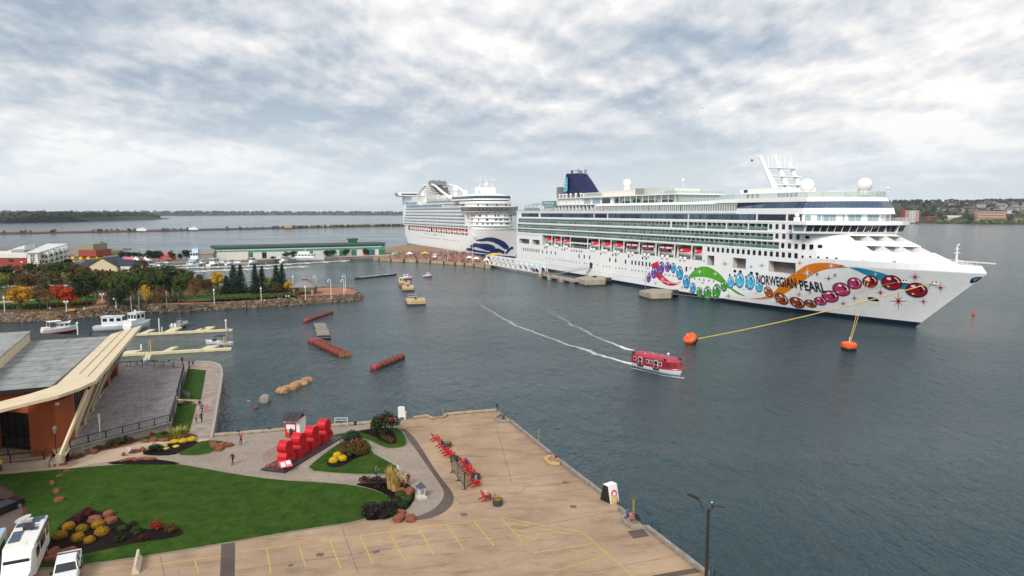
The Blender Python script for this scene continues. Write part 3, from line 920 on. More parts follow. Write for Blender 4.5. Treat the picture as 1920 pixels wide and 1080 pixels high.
mb.build('exhaust_pipe',STEEL,fun)
mb=MB();mb.box(59,63,11.5,20,59.4,60.2);mb.build('exhaust_cap',RAIL,fun)
CYAN=mat('funnel_emblem_cyan',(0.05,0.45,0.60),0.4)
mb=MB()
sh_pts=[(0,0.0),(6.2,0.0),(6.2,-8.0),(3.1,-9.6),(0,-8.2)]
def funnel_y(s,z):
 i=0
 A=54+(z-43.2)/14.4*3.8
 return 10.75-(min(max(s-A,0),3))/3*2.0+max(0,(s-A-3))*0.03-.3
mb.grid([[(57.2+x,funnel_y(57.2+x,55.3-zz)-0.15,55.3-zz)for x in(0.2,1.2,2.3,3.3,4.6,6.0)]for zz in(0,2.5,5,7.5)]+[[(57.2+x,funnel_y(57.2+x,46.9)-0.15,47.6-1.2*(1-abs(x-3.1)/3.1))for x in(0.2,1.2,2.3,3.3,4.6,6.0)]])
emb=mb.build('funnel_emblem',CYAN,fun)
tm=text_mesh('NCL',3.0,0.0,0.06);tm.materials.append(WHITE2)
for v in tm.vertices:
 x,z=60.3+v.co.x*0.75,52.3+v.co.y;v.co=(x,funnel_y(x,z)-0.3,z)
o=bpy.data.objects.new('funnel_lettering',tm);C.objects.link(o);o.parent=fun
mb=MB()
mb.grid([[(58.0+k*0.5,funnel_y(58.0+k*0.5,49.5)-0.28,49.6+d+0.35*math.sin(k*0.9))for k in range(10)]for d in(0,0.5)])
mb.build('funnel_wave',WHITE2,fun)
mb=MB();mb.box(50,53,8,24,43.2,50);mb.build('louvre_stack',mat('louvre_grey2',(0.22,0.22,0.22),0.7),PEARL)
mb=MB();mb.box(44,60,3.2,4.2,36.5,38.6)
mb.box(44,61,6,26,35.4,38.8);mb.build('stern_deckhouse',CREAMW,PEARL)
GREENS=mat('sign_green',(0.05,0.25,0.16),0.5)
mb=MB();mb.box(43.2,61.8,1.6,2.0,39.0,41.6);sg=mb.build('deck_sign',GREENS,PEARL)
mb=MB();mb.box(44,61.0,1.50,1.59,39.4,41.2);mb.build('sign_face',mat('sign_teal',(0.06,0.30,0.36),0.4),sg)
tm=text_obj('NORWEGIAN PEARL',1.7,WHITE2,sg,(52.5,1.46,40.3),(math.pi/2,0,0),0.0,0.03,sx=0.95)
mb=MB();mb.bar((25,3,39.8),(43,2.6,40.2),0.3,0.4)
for k in range(5):mb.tube([(14+4*k,3,37),(16+4*k,3,39.3),(18+4*k,3,39.9)],0.12,5);mb.tube([(16+4*k,3,35.4),(16+4*k,3,39.3)],0.1,5)
for x in(46,58):mb.bar((x,2.0,35.4),(x,2.0,39.0),0.3,0.3)
mb.build('pergola_frame',STEEL,PEARL)
mb=MB();mb.box(12,34,3.5,4.5,35.4,37.4);mb.build('stern_glass_house',BLUEGL,PEARL)
mb=MB()
for(y,a,b)in((9.5,(218.5,56.0),(227.0,43.4)),(16,(219.0,56.5),(227.5,41.5)),(22.5,(220,54.0),(227.5,41.5))):
 mb.tube([(a[0],y,a[1]),(b[0],y,b[1])],[0.55,1.2],8)
for z,w in((51.6,1.6),(48.4,1.6),(45.2,1.8)):
 x=219.0+(56.5-z)*0.57;mb.box(x-w,x+w,9.5,23.5,z-0.15,z+0.15)
mb.box(214,219.5,9.2,9.8,55.6,56.0)
for y in(12,14,16,18,20):mb.tube([(220.5,y,51.6),(219.8,y,58.6-abs(y-16)*0.6)],0.10,5)
mb.bar((220,12,58.3),(220,20,58.3),0.12,0.12)
mb.bar((219,12.5,56),(219,19.5,56),0.15,0.15)
for y in(9.5,13,19,23):mb.tube([(223,y,51.6),(223,y,53.2)],0.08,5)
for z in(46,47.5,49.5,50.8):
 x=219.6+(56.5-z)*0.57;mb.bar((x,9.5,z),(x,23,z),0.08,0.08)
mb.build('radar_mast',WHITE,PEARL)
mb=MB();mb.box(214,214.1,9.0,10.0,54.4,55.2);mb.build('small_flag',REDP,PEARL)
mb=MB();mb.box(209,246,6,26,39.9,42.0);mb.box(210,232,8,24,42.0,44.0);mb.box(250,258,11,21,39.9,42.2)
mb.build('mast_deckhouse',WHITE2,PEARL)
for k,a in enumerate((216,218.5,221,232,234,236,238,240)):
 m_=MB();m_.box(a,a+1.3,5.86,5.99,40.4,41.8);m_.build('deckhouse_window',DARKGL,PEARL)
mb=MB();mb.box(212,214,7.86,7.99,42.5,43.6);mb.build('deckhouse_window',DARKGL,PEARL)
for(s,y,z,r)in((238.5,13,44.4,2.5),(259.5,16.5,43.9,2.4),(115.5,16,49.9,2.35)):
 mb=MB();mb.ball((s,y,z),r,24,16);mb.tube([(s,y,z-r-1.6),(s,y,z-r*0.8)],[1.5,1.7],12)
 mb.build('radome',mat('radome_white',(0.82,0.82,0.79),0.4),PEARL,True)
mb=MB();mb.ball((160,18,49.8),0.75,12,8);mb.tube([(160,18,45),(160,18,49.4)],0.1,5);mb.ball((264,22,42.8),0.5,10,6);mb.ball((243,8,43.0),0.5,10,6)
mb.tube([(243,8,40),(243,8,43)],0.1,5);mb.tube([(264,22,40),(264,22,43)],0.08,5);mb.tube([(233,9,42),(233,9,46)],0.07,5)
mb.build('small_radome',WHITE2,PEARL,True)
mb=MB()
for(s,y)in((249.5,-2.2),(262.5,24.0)):
 mb.box(s-0.7,s+0.7,y-0.7,y+0.7,32,33.4);mb.ball((s,y,34.0),0.75,12,8)
mb.build('search_light',WHITE2,PEARL)
mb=MB();mb.tube([(292.5,16,18.9),(292.5,16,25.6)],[0.35,0.2],8)
for z,w in((23.2,1.2),(24.3,0.8)):mb.box(292.3,292.7,16-w,16+w,z,z+0.2)
mb.bar((292.5,16,21.0),(303.5,16,20.9),0.35,0.35)
mb.ball((292.9,16,25.7),0.3,8,6)
mb.build('fore_mast',WHITE2,PEARL)
mb=MB()
for k in range(12):
 s=284+k*1.25;b=max(1.0,hb(s,20)-1.2)
 mb.bar((s,16-b,19.0),(s,16-b,20.9),0.12,0.12);mb.bar((s,16+b,19.0),(s,16+b,20.9),0.12,0.12)
 s2=s+1.25;b2=max(1.0,hb(s2,20)-1.2)
 for z in(20.2,20.9):mb.bar((s,16-b,z),(s2,16-b2,z),0.1,0.1);mb.bar((s,16+b,z),(s2,16+b2,z),0.1,0.1)
mb.build('foredeck_rail',RAIL,PEARL)
mb=MB();mb.box(276,279.5,7.5,9.5,18.9,20.3);mb.build('winch',STEEL,PEARL)
mb=MB();mb.tube([(270.5,4.0,20.4),(273.5,6.0,19.6),(274,6.5,18.9)],0.22,6);mb.build('deck_crane',WHITE2,PEARL)
for px,py in((1625,522.5),(1628.5,523.5),(1694,526.5),(1699.5,527),(1749,529.5),(1755.5,530)):
 s,z=on_hull(px,py)
 mb=MB();mb.box(-0.45,0.45,-0.12,0.05,-0.5,0.5);a=mb.build('mooring_port',CREAMW,PEARL);a.location=hp(s,z);a.rotation_euler.z=math.atan2(hy(s+.5,z)-hy(s-.5,z),1)
 mb=MB();mb.box(-0.25,0.25,-0.16,-0.10,-0.1,0.35);b=mb.build('port_opening',BLACK,a)
def decal(name,pxs,matl,off,base=(0,0,1),parent=PEARL,fan=True):
 """flat print on the hull plating: outline points read off the photograph"""
 x0,y0,sc=base
 pts=[on_hull(x0+x/sc,y0+y/sc)for x,y in pxs]
 cs=sum(p[0]for p in pts)/len(pts);cz=sum(p[1]for p in pts)/len(pts)
 vs=[hp(cs,cz,off)]+[hp(s,z,off)for s,z in pts];n=len(pts)
 mb=MB();mb.add(vs,[(0,1+k,1+(k+1)%n)for k in range(n)])
 return mb.build(name,matl,parent)
BE,BF,BG=(1200,470,8.727),(1400,470,8.309),(1600,470,7.2)
decal('anchor_pocket',[(190,630),(240,625),(320,640),(355,685),(280,690),(215,675)],BLACK,0.05,BG)
decal('anchor_plate',[(185,675),(350,688),(385,745),(215,740)],WHITE2,0.06,BG)
def ell(cx_,cy_,rx,ry,tilt,n=22,f=1.0,dx=0,dy=0):
 c,s=math.cos(R(tilt)),math.sin(R(tilt));out=[]
 for k in range(n):
  a=2*math.pi*k/n;x=rx*f*math.cos(a)+dx*rx;y=ry*f*math.sin(a)+dy*ry
  out.append((cx_+x*c-y*s,cy_+x*s+y*c))
 return out
def P(n,c,r=0.35):return mat('hull_print_'+n,c,r)
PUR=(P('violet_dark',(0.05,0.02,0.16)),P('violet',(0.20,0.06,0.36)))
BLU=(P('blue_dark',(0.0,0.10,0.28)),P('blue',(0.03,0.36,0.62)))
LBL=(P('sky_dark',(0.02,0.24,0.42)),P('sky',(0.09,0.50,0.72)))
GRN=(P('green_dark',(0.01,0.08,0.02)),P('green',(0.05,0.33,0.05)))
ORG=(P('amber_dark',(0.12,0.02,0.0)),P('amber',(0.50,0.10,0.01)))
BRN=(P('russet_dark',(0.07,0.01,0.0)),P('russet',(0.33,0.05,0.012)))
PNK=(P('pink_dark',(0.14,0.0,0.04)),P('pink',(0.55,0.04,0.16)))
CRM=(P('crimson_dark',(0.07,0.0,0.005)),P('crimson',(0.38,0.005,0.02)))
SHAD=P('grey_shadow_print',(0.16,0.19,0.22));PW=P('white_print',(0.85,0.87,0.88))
GEMS=[(BE,148,440,36,74,5,PUR),(BE,240,355,48,92,5,PUR),(BE,350,280,52,102,5,PUR),(BE,455,262,40,78,0,PUR),(BE,550,280,40,82,-3,BLU),(BE,655,360,54,110,-5,BLU),(BE,765,505,57,105,-3,BLU),(BE,872,605,45,85,-3,BLU),(BE,978,670,46,86,-5,GRN),(BE,1110,690,62,108,-5,GRN),(BE,1257,660,64,115,3,GRN),(BE,1378,575,52,86,-5,GRN),(BE,1490,515,52,92,-3,LBL),(BE,1638,482,70,118,-3,LBL),(BE,1808,503,72,125,-3,LBL),(BF,62,480,68,120,0,LBL),(BF,200,560,56,80,-8,LBL),(BF,345,640,58,90,-32,ORG),(BF,550,750,118,72,38,BRN),(BF,795,810,125,72,28,BRN),(BF,1002,825,98,55,22,BRN),(BF,1157,785,98,62,18,PNK),(BF,1310,712,130,88,18,PNK),(BF,1487,602,138,100,22,PNK),(BF,1690,508,112,88,20,PNK),(BG,235,415,102,80,12,CRM),(BG,525,430,138,98,12,CRM),(BG,860,530,148,96,10,CRM)]
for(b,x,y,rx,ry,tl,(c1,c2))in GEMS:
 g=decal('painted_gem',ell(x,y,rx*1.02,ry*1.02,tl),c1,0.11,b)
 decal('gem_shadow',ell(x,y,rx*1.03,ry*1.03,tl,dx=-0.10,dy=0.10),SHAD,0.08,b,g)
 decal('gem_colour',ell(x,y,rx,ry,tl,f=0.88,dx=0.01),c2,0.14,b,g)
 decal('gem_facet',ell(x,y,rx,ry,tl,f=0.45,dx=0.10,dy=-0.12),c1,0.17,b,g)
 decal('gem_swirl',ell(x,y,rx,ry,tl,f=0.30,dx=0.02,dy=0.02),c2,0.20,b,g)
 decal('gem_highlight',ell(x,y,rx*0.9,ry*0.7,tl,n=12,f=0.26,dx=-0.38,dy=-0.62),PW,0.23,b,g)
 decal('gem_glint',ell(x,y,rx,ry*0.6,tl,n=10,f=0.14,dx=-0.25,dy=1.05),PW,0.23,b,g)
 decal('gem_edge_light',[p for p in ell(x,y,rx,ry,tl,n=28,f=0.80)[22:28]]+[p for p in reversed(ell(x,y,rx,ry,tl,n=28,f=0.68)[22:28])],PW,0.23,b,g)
def ribbon(name,top,bot,matl,base,off=0.05):
 x0,y0,sc=base
 def dens(l,m):
  L=[0]
  for i in range(1,len(l)):L.append(L[-1]+math.dist(l[i],l[i-1]))
  out=[]
  for k in range(m+1):
   d=L[-1]*k/m;i=min(max(j for j in range(len(L))if L[j]<=d+1e-9),len(l)-2);t=(d-L[i])/max(1e-9,L[i+1]-L[i])
   out.append((l[i][0]+(l[i+1][0]-l[i][0])*t,l[i][1]+(l[i+1][1]-l[i][1])*t))
  return out
 m=36;A=dens(top,m);B=dens(bot,m);rows=[]
 for q in range(7):
  f=q/6;rows.append([hp(*on_hull(x0+(a[0]*(1-f)+b[0]*f)/sc,y0+(a[1]*(1-f)+b[1]*f)/sc),off)for a,b in zip(A,B)])
 mb=MB();mb.grid(rows);return mb.build(name,matl,PEARL)
REDS=P('red_swoosh',(0.62,0.005,0.03));GRNS=P('green_swoosh',(0.07,0.36,0.008));ORGS=P('orange_swoosh',(0.68,0.19,0.005));TEAL=P('teal_swoosh',(0.01,0.26,0.40))
ribbon('painted_swoosh',[(305,165),(300,215),(302,270),(330,340),(370,395),(420,450),(490,500),(560,522),(620,523),(685,503)],[(180,225),(205,300),(235,380),(280,445),(340,505),(400,548),(460,572),(520,578),(600,560),(685,505)],REDS,BE)
ribbon('painted_swoosh',[(800,415),(840,370),(890,315),(950,275),(1020,258),(1100,262),(1200,300),(1290,365),(1350,425),(1400,490),(1440,560),(1500,605),(1600,670),(1720,740)],[(835,450),(880,438),(950,428),(1020,428),(1100,438),(1180,460),(1260,492),(1330,530),(1380,570),(1420,600),(1480,630),(1530,665),(1610,715),(1725,748)],GRNS,BE)
ribbon('painted_swoosh',[(60,742),(200,735),(300,715),(400,670),(470,600),(560,490),(660,395),(700,380),(800,310),(900,240),(1000,205),(1100,190),(1250,186),(1400,205),(1500,232),(1580,262)],[(60,748),(200,760),(300,755),(400,738),(500,705),(600,665),(700,600),(800,530),(900,460),(980,400),(1060,360),(1130,320),(1250,288),(1400,268),(1500,262),(1580,266)],ORGS,BF)
ribbon('painted_swoosh',[(-60,225),(60,228),(180,250),(300,278),(420,310),(500,345),(560,380),(640,420),(760,445)],[(-60,228),(60,275),(150,320),(230,345),(320,385),(430,440),(540,490),(650,520),(760,515)],TEAL,BG)
def star(x,y,r,matl,base,off=0.09,vert=1.0):
 pts=[]
 for k in range(16):
  a=math.pi*k/8
  rr=r if k%4==0 else(0.62*r if k%2==0 else 0.13*r)
  pts.append((x+rr*math.cos(a)*(1.0 if k%8==0 else 0.9),y+rr*math.sin(a)*vert))
 return decal('painted_star',pts,matl,off,base)
DKB=P('dark_star',(0.02,0.04,0.09));GST=P('green_star',(0.12,0.42,0.04));OST=P('orange_star',(0.65,0.16,0.02));CST=P('crimson_star',(0.42,0.0,0.04));BST=P('sky_star',(0.10,0.50,0.75))
for b,x,y,r,m_ in((BE,130,290,28,DKB),(BE,258,535,36,DKB),(BE,480,400,34,DKB),(BE,78,485,26,DKB),(BE,590,425,28,DKB),(BE,695,600,38,DKB),(BE,822,285,36,DKB),(BE,820,670,38,DKB),(BE,375,462,52,PW),(BE,465,538,36,PW),(BE,980,345,62,PW),(BE,1235,378,56,PW),(BE,1050,165,42,GST),(BE,1392,215,72,GST),(BE,1028,525,46,GST),(BE,1450,740,78,GST),(BE,1820,262,50,BST),(BE,1700,635,34,BST),(BF,70,250,48,BST),(BF,238,230,78,BST),(BF,148,665,38,BST),(BF,828,190,62,OST),(BF,820,680,72,OST),(BF,990,655,56,OST),(BF,470,800,50,OST),(BF,955,350,112,PW),(BF,1320,240,84,PW),(BG,302,318,44,PW),(BF,1280,432,78,CST),(BF,1505,825,70,CST),(BF,1680,740,72,CST),(BG,368,565,80,CST),(BG,835,355,98,CST),(BG,1180,500,92,CST),(BG,610,680,140,CST),(BG,950,688,76,CST)):
 star(x,y,r,m_,b,0.09 if m_!=PW else 0.13,1.05)
def hull_text(txt,pxa,pxb,hgt,skx=0.0,matl=None,sx=None,off=0.16):
 (s0,z0),(s1,z1)=on_hull(*pxa),on_hull(*pxb)
 me=text_mesh(txt,1.0,0.0,0.028);xs=[v.co.x for v in me.vertices];x0,x1=min(xs),max(xs)
 import bmesh
 bm=bmesh.new();bm.from_mesh(me);bmesh.ops.triangulate(bm,faces=bm.faces);bm.to_mesh(me);bm.free()
 for v in me.vertices:
  f=(v.co.x-x0)/(x1-x0);y=v.co.y
  s=s0+(s1-s0)*f;z=z0+(z1-z0)*f+y*hgt*1.38
  v.co=hp(s,z,off)
 me.materials.clear();me.materials.append(matl)
 o=bpy.data.objects.new('hull_lettering',me);C.objects.link(o);o.parent=PEARL;return o
NAV=P('name_navy',(0.008,0.008,0.04))
hull_text('NORWEGIAN',(1418.5,524),(1493.5,532.5),3.4,matl=NAV)
hull_text('PEARL',(1500,535.5),(1549,541),3.4,matl=NAV)
decal('bow_emblem',[(1580,400),(1600,375),(1650,357),(1700,352),(1740,355),(1735,372),(1690,405),(1640,432),(1590,440),(1575,425)],P('bow_navy',(0.01,0.02,0.07)),0.06,BG)
decal('bow_emblem_light',[(1620,385),(1690,365),(1712,370),(1680,398),(1630,418)],P('bow_teal',(0.10,0.30,0.38)),0.09,BG)
mb=MB()
for px,py in((1544.5,588),(1572,591),(1601,594.5)):
 s,z=on_hull(px,py);q=hp(s,z,0.06);mb.box(q.x-0.55,q.x+0.55,q.y-0.05,q.y+0.15,q.z-0.28,q.z+0.28)
mb.build('thruster_mark',BLACK,PEARL)
# far cruise ship behind the near one's stern (same frame: x aft to bow, y = 0 starboard)
PO=Vector((-112.0,758.0,0.0))
P_M=Matrix.Translation(PO)@Matrix.Rotation(SA,4,'Z');P_MI=P_M.inverted()
FSHIP=thing('cruise_ship','farther white cruise ship with blue wave figures on its bow, partly behind the nearer ship','cruise ship',PO,SA)
BW=36.0
def fhb(s,z):
 z=max(0,min(z,21));s0=170+40*z/21;st=250+19*z/21;p=1.7+0.7*z/21
 a=1.0
 if s<0:a=1-0.10*((-s)/27)**2*(1+2.2*max(0,8-z)/8)
 if s<=s0:return 18*a
 if s>=st:return 0
 return 18*(1-((s-s0)/(st-s0))**p)
def fhy(s,z):return 18-fhb(s,z)
BLUEH=mat('far_ship_blue_print',(0.012,0.03,0.16),0.4)
STEELBL=glassmat('steel_blue_glass',(0.14,0.24,0.32),0.12,island=0.2)
DKBL=glassmat('dark_blue_glass',(0.02,0.05,0.08),0.1,island=0.5)
mb=MB();zs=[-2,0,1.2,4,8,12,15.6,21];FB=(-6,192)
ss=[-25+(25/6)*k for k in range(6)]+[-6+0,0,60,120,160]+[165+3*k for k in range(10)]+[192]
ss=sorted(set(ss))
for side in(0,1):
 for i in range(len(zs)-1):
  z0,z1=zs[i],zs[i+1]
  cols=[(s,s)for s in ss]+[(192+(250+19*max(0,z0)/21-192)*k/12,192+(250+19*max(0,z1)/21-192)*k/12)for k in range(1,13)]
  for(a0,a1),(b0,b1)in zip(cols[:-1],cols[1:]):
   if side==0 and i==6 and FB[0]<=a0 and b0<=FB[1]+.01:continue
   mb.mi=1 if z1<=1.21 else 0
   q=[(a0,fhy(a0,z0),z0),(b0,fhy(b0,z0),z0),(b1,fhy(b1,z1),z1),(a1,fhy(a1,z1),z1)]
   if side:q=[(x,BW-y,z)for x,y,z in q]
   mb.poly(q)
rows=[]
for z in zs:
 y=fhy(-25,z);rows.append([(-25-(5.0-0.12*(21-z))*math.sin(math.pi*k/10)**0.6+(0.3*max(0,10-z)),y+(BW-2*y)*k/10,z)for k in range(11)])
mb.mi=0;mb.grid([list(reversed(r))for r in rows]);mb.build('hull',[WHITE,BLUEH],FSHIP)
mb=MB();mb.box(-28,262,2.2,33.8,20.6,20.9);
mb.build('foredeck',DECKM,FSHIP)if False else None
mb=MB();rows=[[(s,18-fhb(s,21)+.05,20.9),(s,18+fhb(s,21)-.05,20.9)]for s in[-25,0,60,120,180,200,220,235,250,260]]
mb.grid(rows);mb.build('main_deck',DECKM,FSHIP)
mb=MB();mb.box(-6,192,4.0,4.2,15.6,21.0);mb.build('boat_bay_lining',BAYDK,FSHIP)
mb=MB();mb.box(-6,192,0.1,4.0,15.4,15.6);mb.build('promenade_deck',WHITE,FSHIP)
mb=MB()
for k in range(26):mb.box(-6+k*7.9,-5.6+k*7.9,0.1,0.6,15.6,21)
o=mb.build('bay_post',WHITE,FSHIP);o['kind']='stuff'
RO=mat('far_lifeboat_orange',(0.80,0.10,0.03),0.4,var=0.1)
fl=thing('lifeboat','x','lifeboat')
mb=MB();mb.ball((0,0,1.3),1.0,14,7,5.4,1.9,1.3);mb.build('hull',WHITE2,fl,True)
mb=MB();mb.ball((0,0,2.0),1.0,14,7,5.2,1.85,1.45);mb.build('canopy',RO,fl,True)
mb=MB();mb.box(-1.2,0.4,-1.95,-1.7,1.7,3.0);mb.build('door',WHITE2,fl)
FL=[6,19,32,45,57,70,91,106,121,136,151,166,181]
ords=['first','second','third','fourth','fifth','sixth','seventh','eighth','ninth','tenth','eleventh','twelfth','last']
for i,s in enumerate(FL):
 p=P_M@Vector((s,1.7,16.6));o=fl if i==0 else clone(fl,p)
 o.location=p;o.rotation_euler=(0,0,SA);o['group']='orange lifeboats along the far cruise ship'
 o['label']='orange lifeboat on the farther cruise ship, %s of the row counted from its stern'%ords[i]
tiers=[(22.0,0.0),(25.0,0.5),(28.0,1.0),(31.0,1.5),(34.0,2.0),(37.0,2.6)]
for i,(z,sb)in enumerate(tiers):
 mb=MB();mb.box(-26,196-i*2.0,sb-0.1,BW-sb+.1,z-0.9,z);mb.build('deck_slab',WHITE,FSHIP)
 mb=MB();mb.box(-25,195-i*2.0,sb+2.0,BW-sb-2.0,z,z+2.1);mb.build('tier_wall',DKBL,FSHIP)
 n=72;w=220.0/n
 mb=MB();md=MB()
 for k in range(n):
  a=-25+k*w
  if a>190-i*2:break
  mb.box(a+.04,a+w-.04,sb,sb+.08,z+.02,z+1.15)
  md.box(a,a+0.12,sb+.1,sb+2.0,z,z+2.1)
 o=mb.build('balcony_glass',STEELBL,FSHIP);o['kind']='stuff'
 o=md.build('balcony_divider',WHITE,FSHIP);o['kind']='stuff'
mb=MB();mb.box(-26,186,2.6,BW-2.6,39.1,39.7);mb.build('lido_slab',WHITE,FSHIP)
def pan(s0,s1,z0,z1,y,w,m,nm):
 mb=MB();n=max(1,round((s1-s0)/w));w=(s1-s0)/n
 for k in range(n):mb.box(s0+k*w+.05,s0+(k+1)*w-.05,y,y+.1,z0,z1)
 o=mb.build(nm,m,FSHIP);o['kind']='stuff'
pan(-24,112,39.7,42.6,3.2,3.0,STEELBL,'blue_screen');pan(114,182,39.7,42.2,3.4,2.2,DKBL,'blue_screen')
mb=MB();mb.box(-24,184,3.3,BW-3.3,39.7,42.0);mb.build('lido_house',INNER,FSHIP)
mb=MB();mb.box(-25,183,2.9,BW-2.9,42.6,43.1);mb.box(111.9,113.8,3.0,5,39.7,43);mb.build('sun_slab',WHITE,FSHIP)
pan(-23,18,43.2,45.8,3.6,3.0,STEELBL,'blue_screen');pan(40,180,43.2,44.8,4.2,2.4,CLEARGL,'pale_screen')
mb=MB();mb.box(30,178,7,BW-7,43.1,46.4);mb.box(14,40,5,30,43.1,48.5);mb.build('sun_house',WHITE2,FSHIP)
pan(44,176,44.0,45.6,6.85,3.0,DKBL,'window_row')
mb=MB();mb.box(90,140,9,27,46.4,48.6);mb.box(140,180,7,29,46.4,47.4);mb.build('top_house',WHITE2,FSHIP)
pan(50,178,46.5,47.8,6.0,3.0,CLEARGL,'pale_screen')
mb=MB();mb.box(-31,-24.5,1,35,21,46);mb.box(-30,-22,0.5,9,46,52.6);mb.box(-30,-22,27,35.5,46,52.6)
mb.build('stern_block',WHITE,FSHIP)
mb=MB();mb.add([(-34,-7,53.2),(-16,-7,53.2),(-16,43,53.2),(-34,43,53.2),(-33,-8,56.6),(-17,-8,56.6),(-17,44,56.6),(-33,44,56.6),(-30,-3,52.2),(-20,-3,52.2),(-20,39,52.2),(-30,39,52.2)],[(4,5,6,7),(0,1,5,4),(1,2,6,5),(2,3,7,6),(3,0,4,7),(8,9,1,0),(9,10,2,1),(10,11,3,2),(11,8,0,3)])
mb.build('sky_lounge',WHITE,FSHIP)
mb=MB();mb.box(-16.3,-16.2,-4,18,53.7,55.6);mb.box(-30,-19,-7.75,-7.6,53.7,55.6);mb.build('lounge_window',DKBL,FSHIP)
def farc(sa,s1,y0,y1,n=16,p=2.6):
 out=[]
 for k in range(n+1):
  a=math.pi*k/n;v=-math.cos(a);out.append((sa+(s1-sa)*(1-abs(v)**p)**(1/p),18+v*(y1-y0)/2))
 return out
def fblock(name,m,z0,z1,sa,s1,y0,y1,s_aft,s1b=None,parent=None):
 f=farc(sa,s1,y0,y1);g=farc(sa,s1b if s1b else s1,y0,y1);mb=MB()
 a=[(x,y,z0)for x,y in f];b=[(x,y,z1)for x,y in g]
 mb.grid([a,b]);mb.poly([(s_aft,y1,z1),(s_aft,y0,z1)]+b);mb.poly(list(reversed([(s_aft,y1,z0),(s_aft,y0,z0)]+a)))
 mb.poly([(s_aft,y0,z0),a[0],b[0],(s_aft,y0,z1)]);mb.poly([a[-1],(s_aft,y1,z0),(s_aft,y1,z1),b[-1]])
 return mb.build(name,m,FSHIP)
fblock('fore_house',WHITE,21.0,36.0,196,214,0.2,35.8,184)
mb=MB()
for z,a in((24.2,217),(27.6,216.4),(31,215.8),(34.4,215)):
 pass
for z in(24.0,27.3,30.6,33.9):fblock('fore_deck_edge',WHITE,z-.25,z+.1,196,216.0-(z-24)*.1,-0.4,36.4,188)
def fwin(v,z,w=1.1,h=1.3):
 f=farc(196,214,0.2,35.8,200);i=min(199,max(0,int(v*200)));a,b=f[i],f[i+1]
 d=Vector((b[0]-a[0],b[1]-a[1],0)).normalized();nrm=Vector((d.y,-d.x,0))
 c=Vector((a[0],a[1],z))+nrm*0.03
 mb=MB();mb.bar(c-d*w/2,c+d*w/2,0.15,h);mb.build('window',DARKGL,FSHIP)
for r_,z in enumerate((25.6,28.9,32.2,35.0)):
 k=0.06
 while k<0.9:
  fwin(k,z,1.3 if rnd.random()<.7 else 2.2);k+=rnd.choice((0.05,0.07,0.11,0.14))
mb=MB();mb.bar((192,-3.0,36),(199,-1.2,23),1.2,0.5);mb.bar((192,39.0,36),(199,37.2,23),1.2,0.5);mb.build('wing_strut',WHITE,FSHIP)
fblock('bridge',DARKGL,35.8,39.2,196,217,-4.5,40.5,189,218)
mb=MB()
f=farc(196,218.3,-4.6,40.6,60)
for x,y in f:mb.bar((x,y,35.8),(x+.1,y,39.2),0.10,0.08)
o=mb.build('bridge_mullion',WHITE,FSHIP);o['kind']='stuff'
fblock('bridge_floor',CREAMW,35.1,35.8,196,216.5,-4.3,40.3,188)
fblock('bridge_roof',WHITE,39.2,40.1,196,218.6,-5,41,180)
fblock('upper_house_1',WHITE2,39.6,42.2,192,213,1,35,182)
for k in(0.2,0.35,0.5,0.66,0.8):
 f=farc(192,213,1,35,100);a=f[int(k*100)];mb=MB();mb.box(a[0]-.2,a[0]+.15,a[1]-1,a[1]+1,40.0,41.4);mb.build('window',DKBL,FSHIP)
fblock('upper_slab_1',WHITE,42.2,44.0,192,216,0,36,170)
fblock('upper_window_band',DKBL,44.0,45.0,190,212,1,35,150)
fblock('upper_slab_2',WHITE,45.0,46.2,190,214,-0.5,36.5,150)
fblock('lookout_glass',DKBL,46.0,48.4,188,212,0.3,35.7,150,214)
f=farc(188,213.2,0.1,35.9,50);mb=MB()
for x,y in f:mb.bar((x,y,46.2),(x+.2,y,48.2),0.25,0.2)
o=mb.build('lookout_mullion',STEELBL,FSHIP);o['kind']='stuff'
mb=MB();f=farc(188,214,0,36);g=farc(186,196,11,25)
mb.grid([[(x,y,48.2)for x,y in f],[(x,y,51.4)for x,y in g]]);mb.poly([(150,36,48.2),(150,0,48.2),(188,0,48.2),(186,11,51.4),(150,11,50)]);mb.poly([(x,y,51.4)for x,y in g]);mb.poly([(188,0,48.2),(150,0,48.2),(150,11,50),(186,11,51.4)]);mb.poly([(188,36,48.2),(150,36,48.2),(150,25,50),(186,25,51.4)]);mb.poly([(150,11,50),(186,11,51.4),(186,25,51.4),(150,25,50)])
mb.build('fore_roof',WHITE,FSHIP)
mb=MB();mb.box(183,193,11,25,51.4,55.5)
for y in(11,25):
 mb.bar((188,y,55.5),(188,18+(y-18)*0.45,61.5),0.6,0.6)
mb.box(186,190,10,26,55.3,55.9);mb.box(186.5,189.5,9.5,26.5,61.3,61.8)
for y in(9.6,13,18,23,26.4):mb.bar((188,y,61.8),(188,y,66.3 if y==18 else 65),0.25,0.25)
for z in(63.4,64.8):mb.bar((188,9.6,z),(188,26.4,z),0.15,0.15)
mb.bar((188,13,58.5),(188,23,58.5),.3,.3);mb.box(187,189,16.5,19.5,57,61)
mb.build('mast',WHITE2,FSHIP)
for(s,y,z,r)in((114,16,56.3,3.1),(124,22,52.5,3.0),(30,8,59,0.9),(-8,22,57.6,3.0),(190,9.5,53.5,2.6),(112,12,50,1.2)):
 mb=MB();mb.ball((s,y,z),r,16,10);mb.tube([(s,y,47),(s,y,z)],[r*.6,r*.6],8);mb.build('radome',MATS['radome_white'],FSHIP,True)
mb=MB()
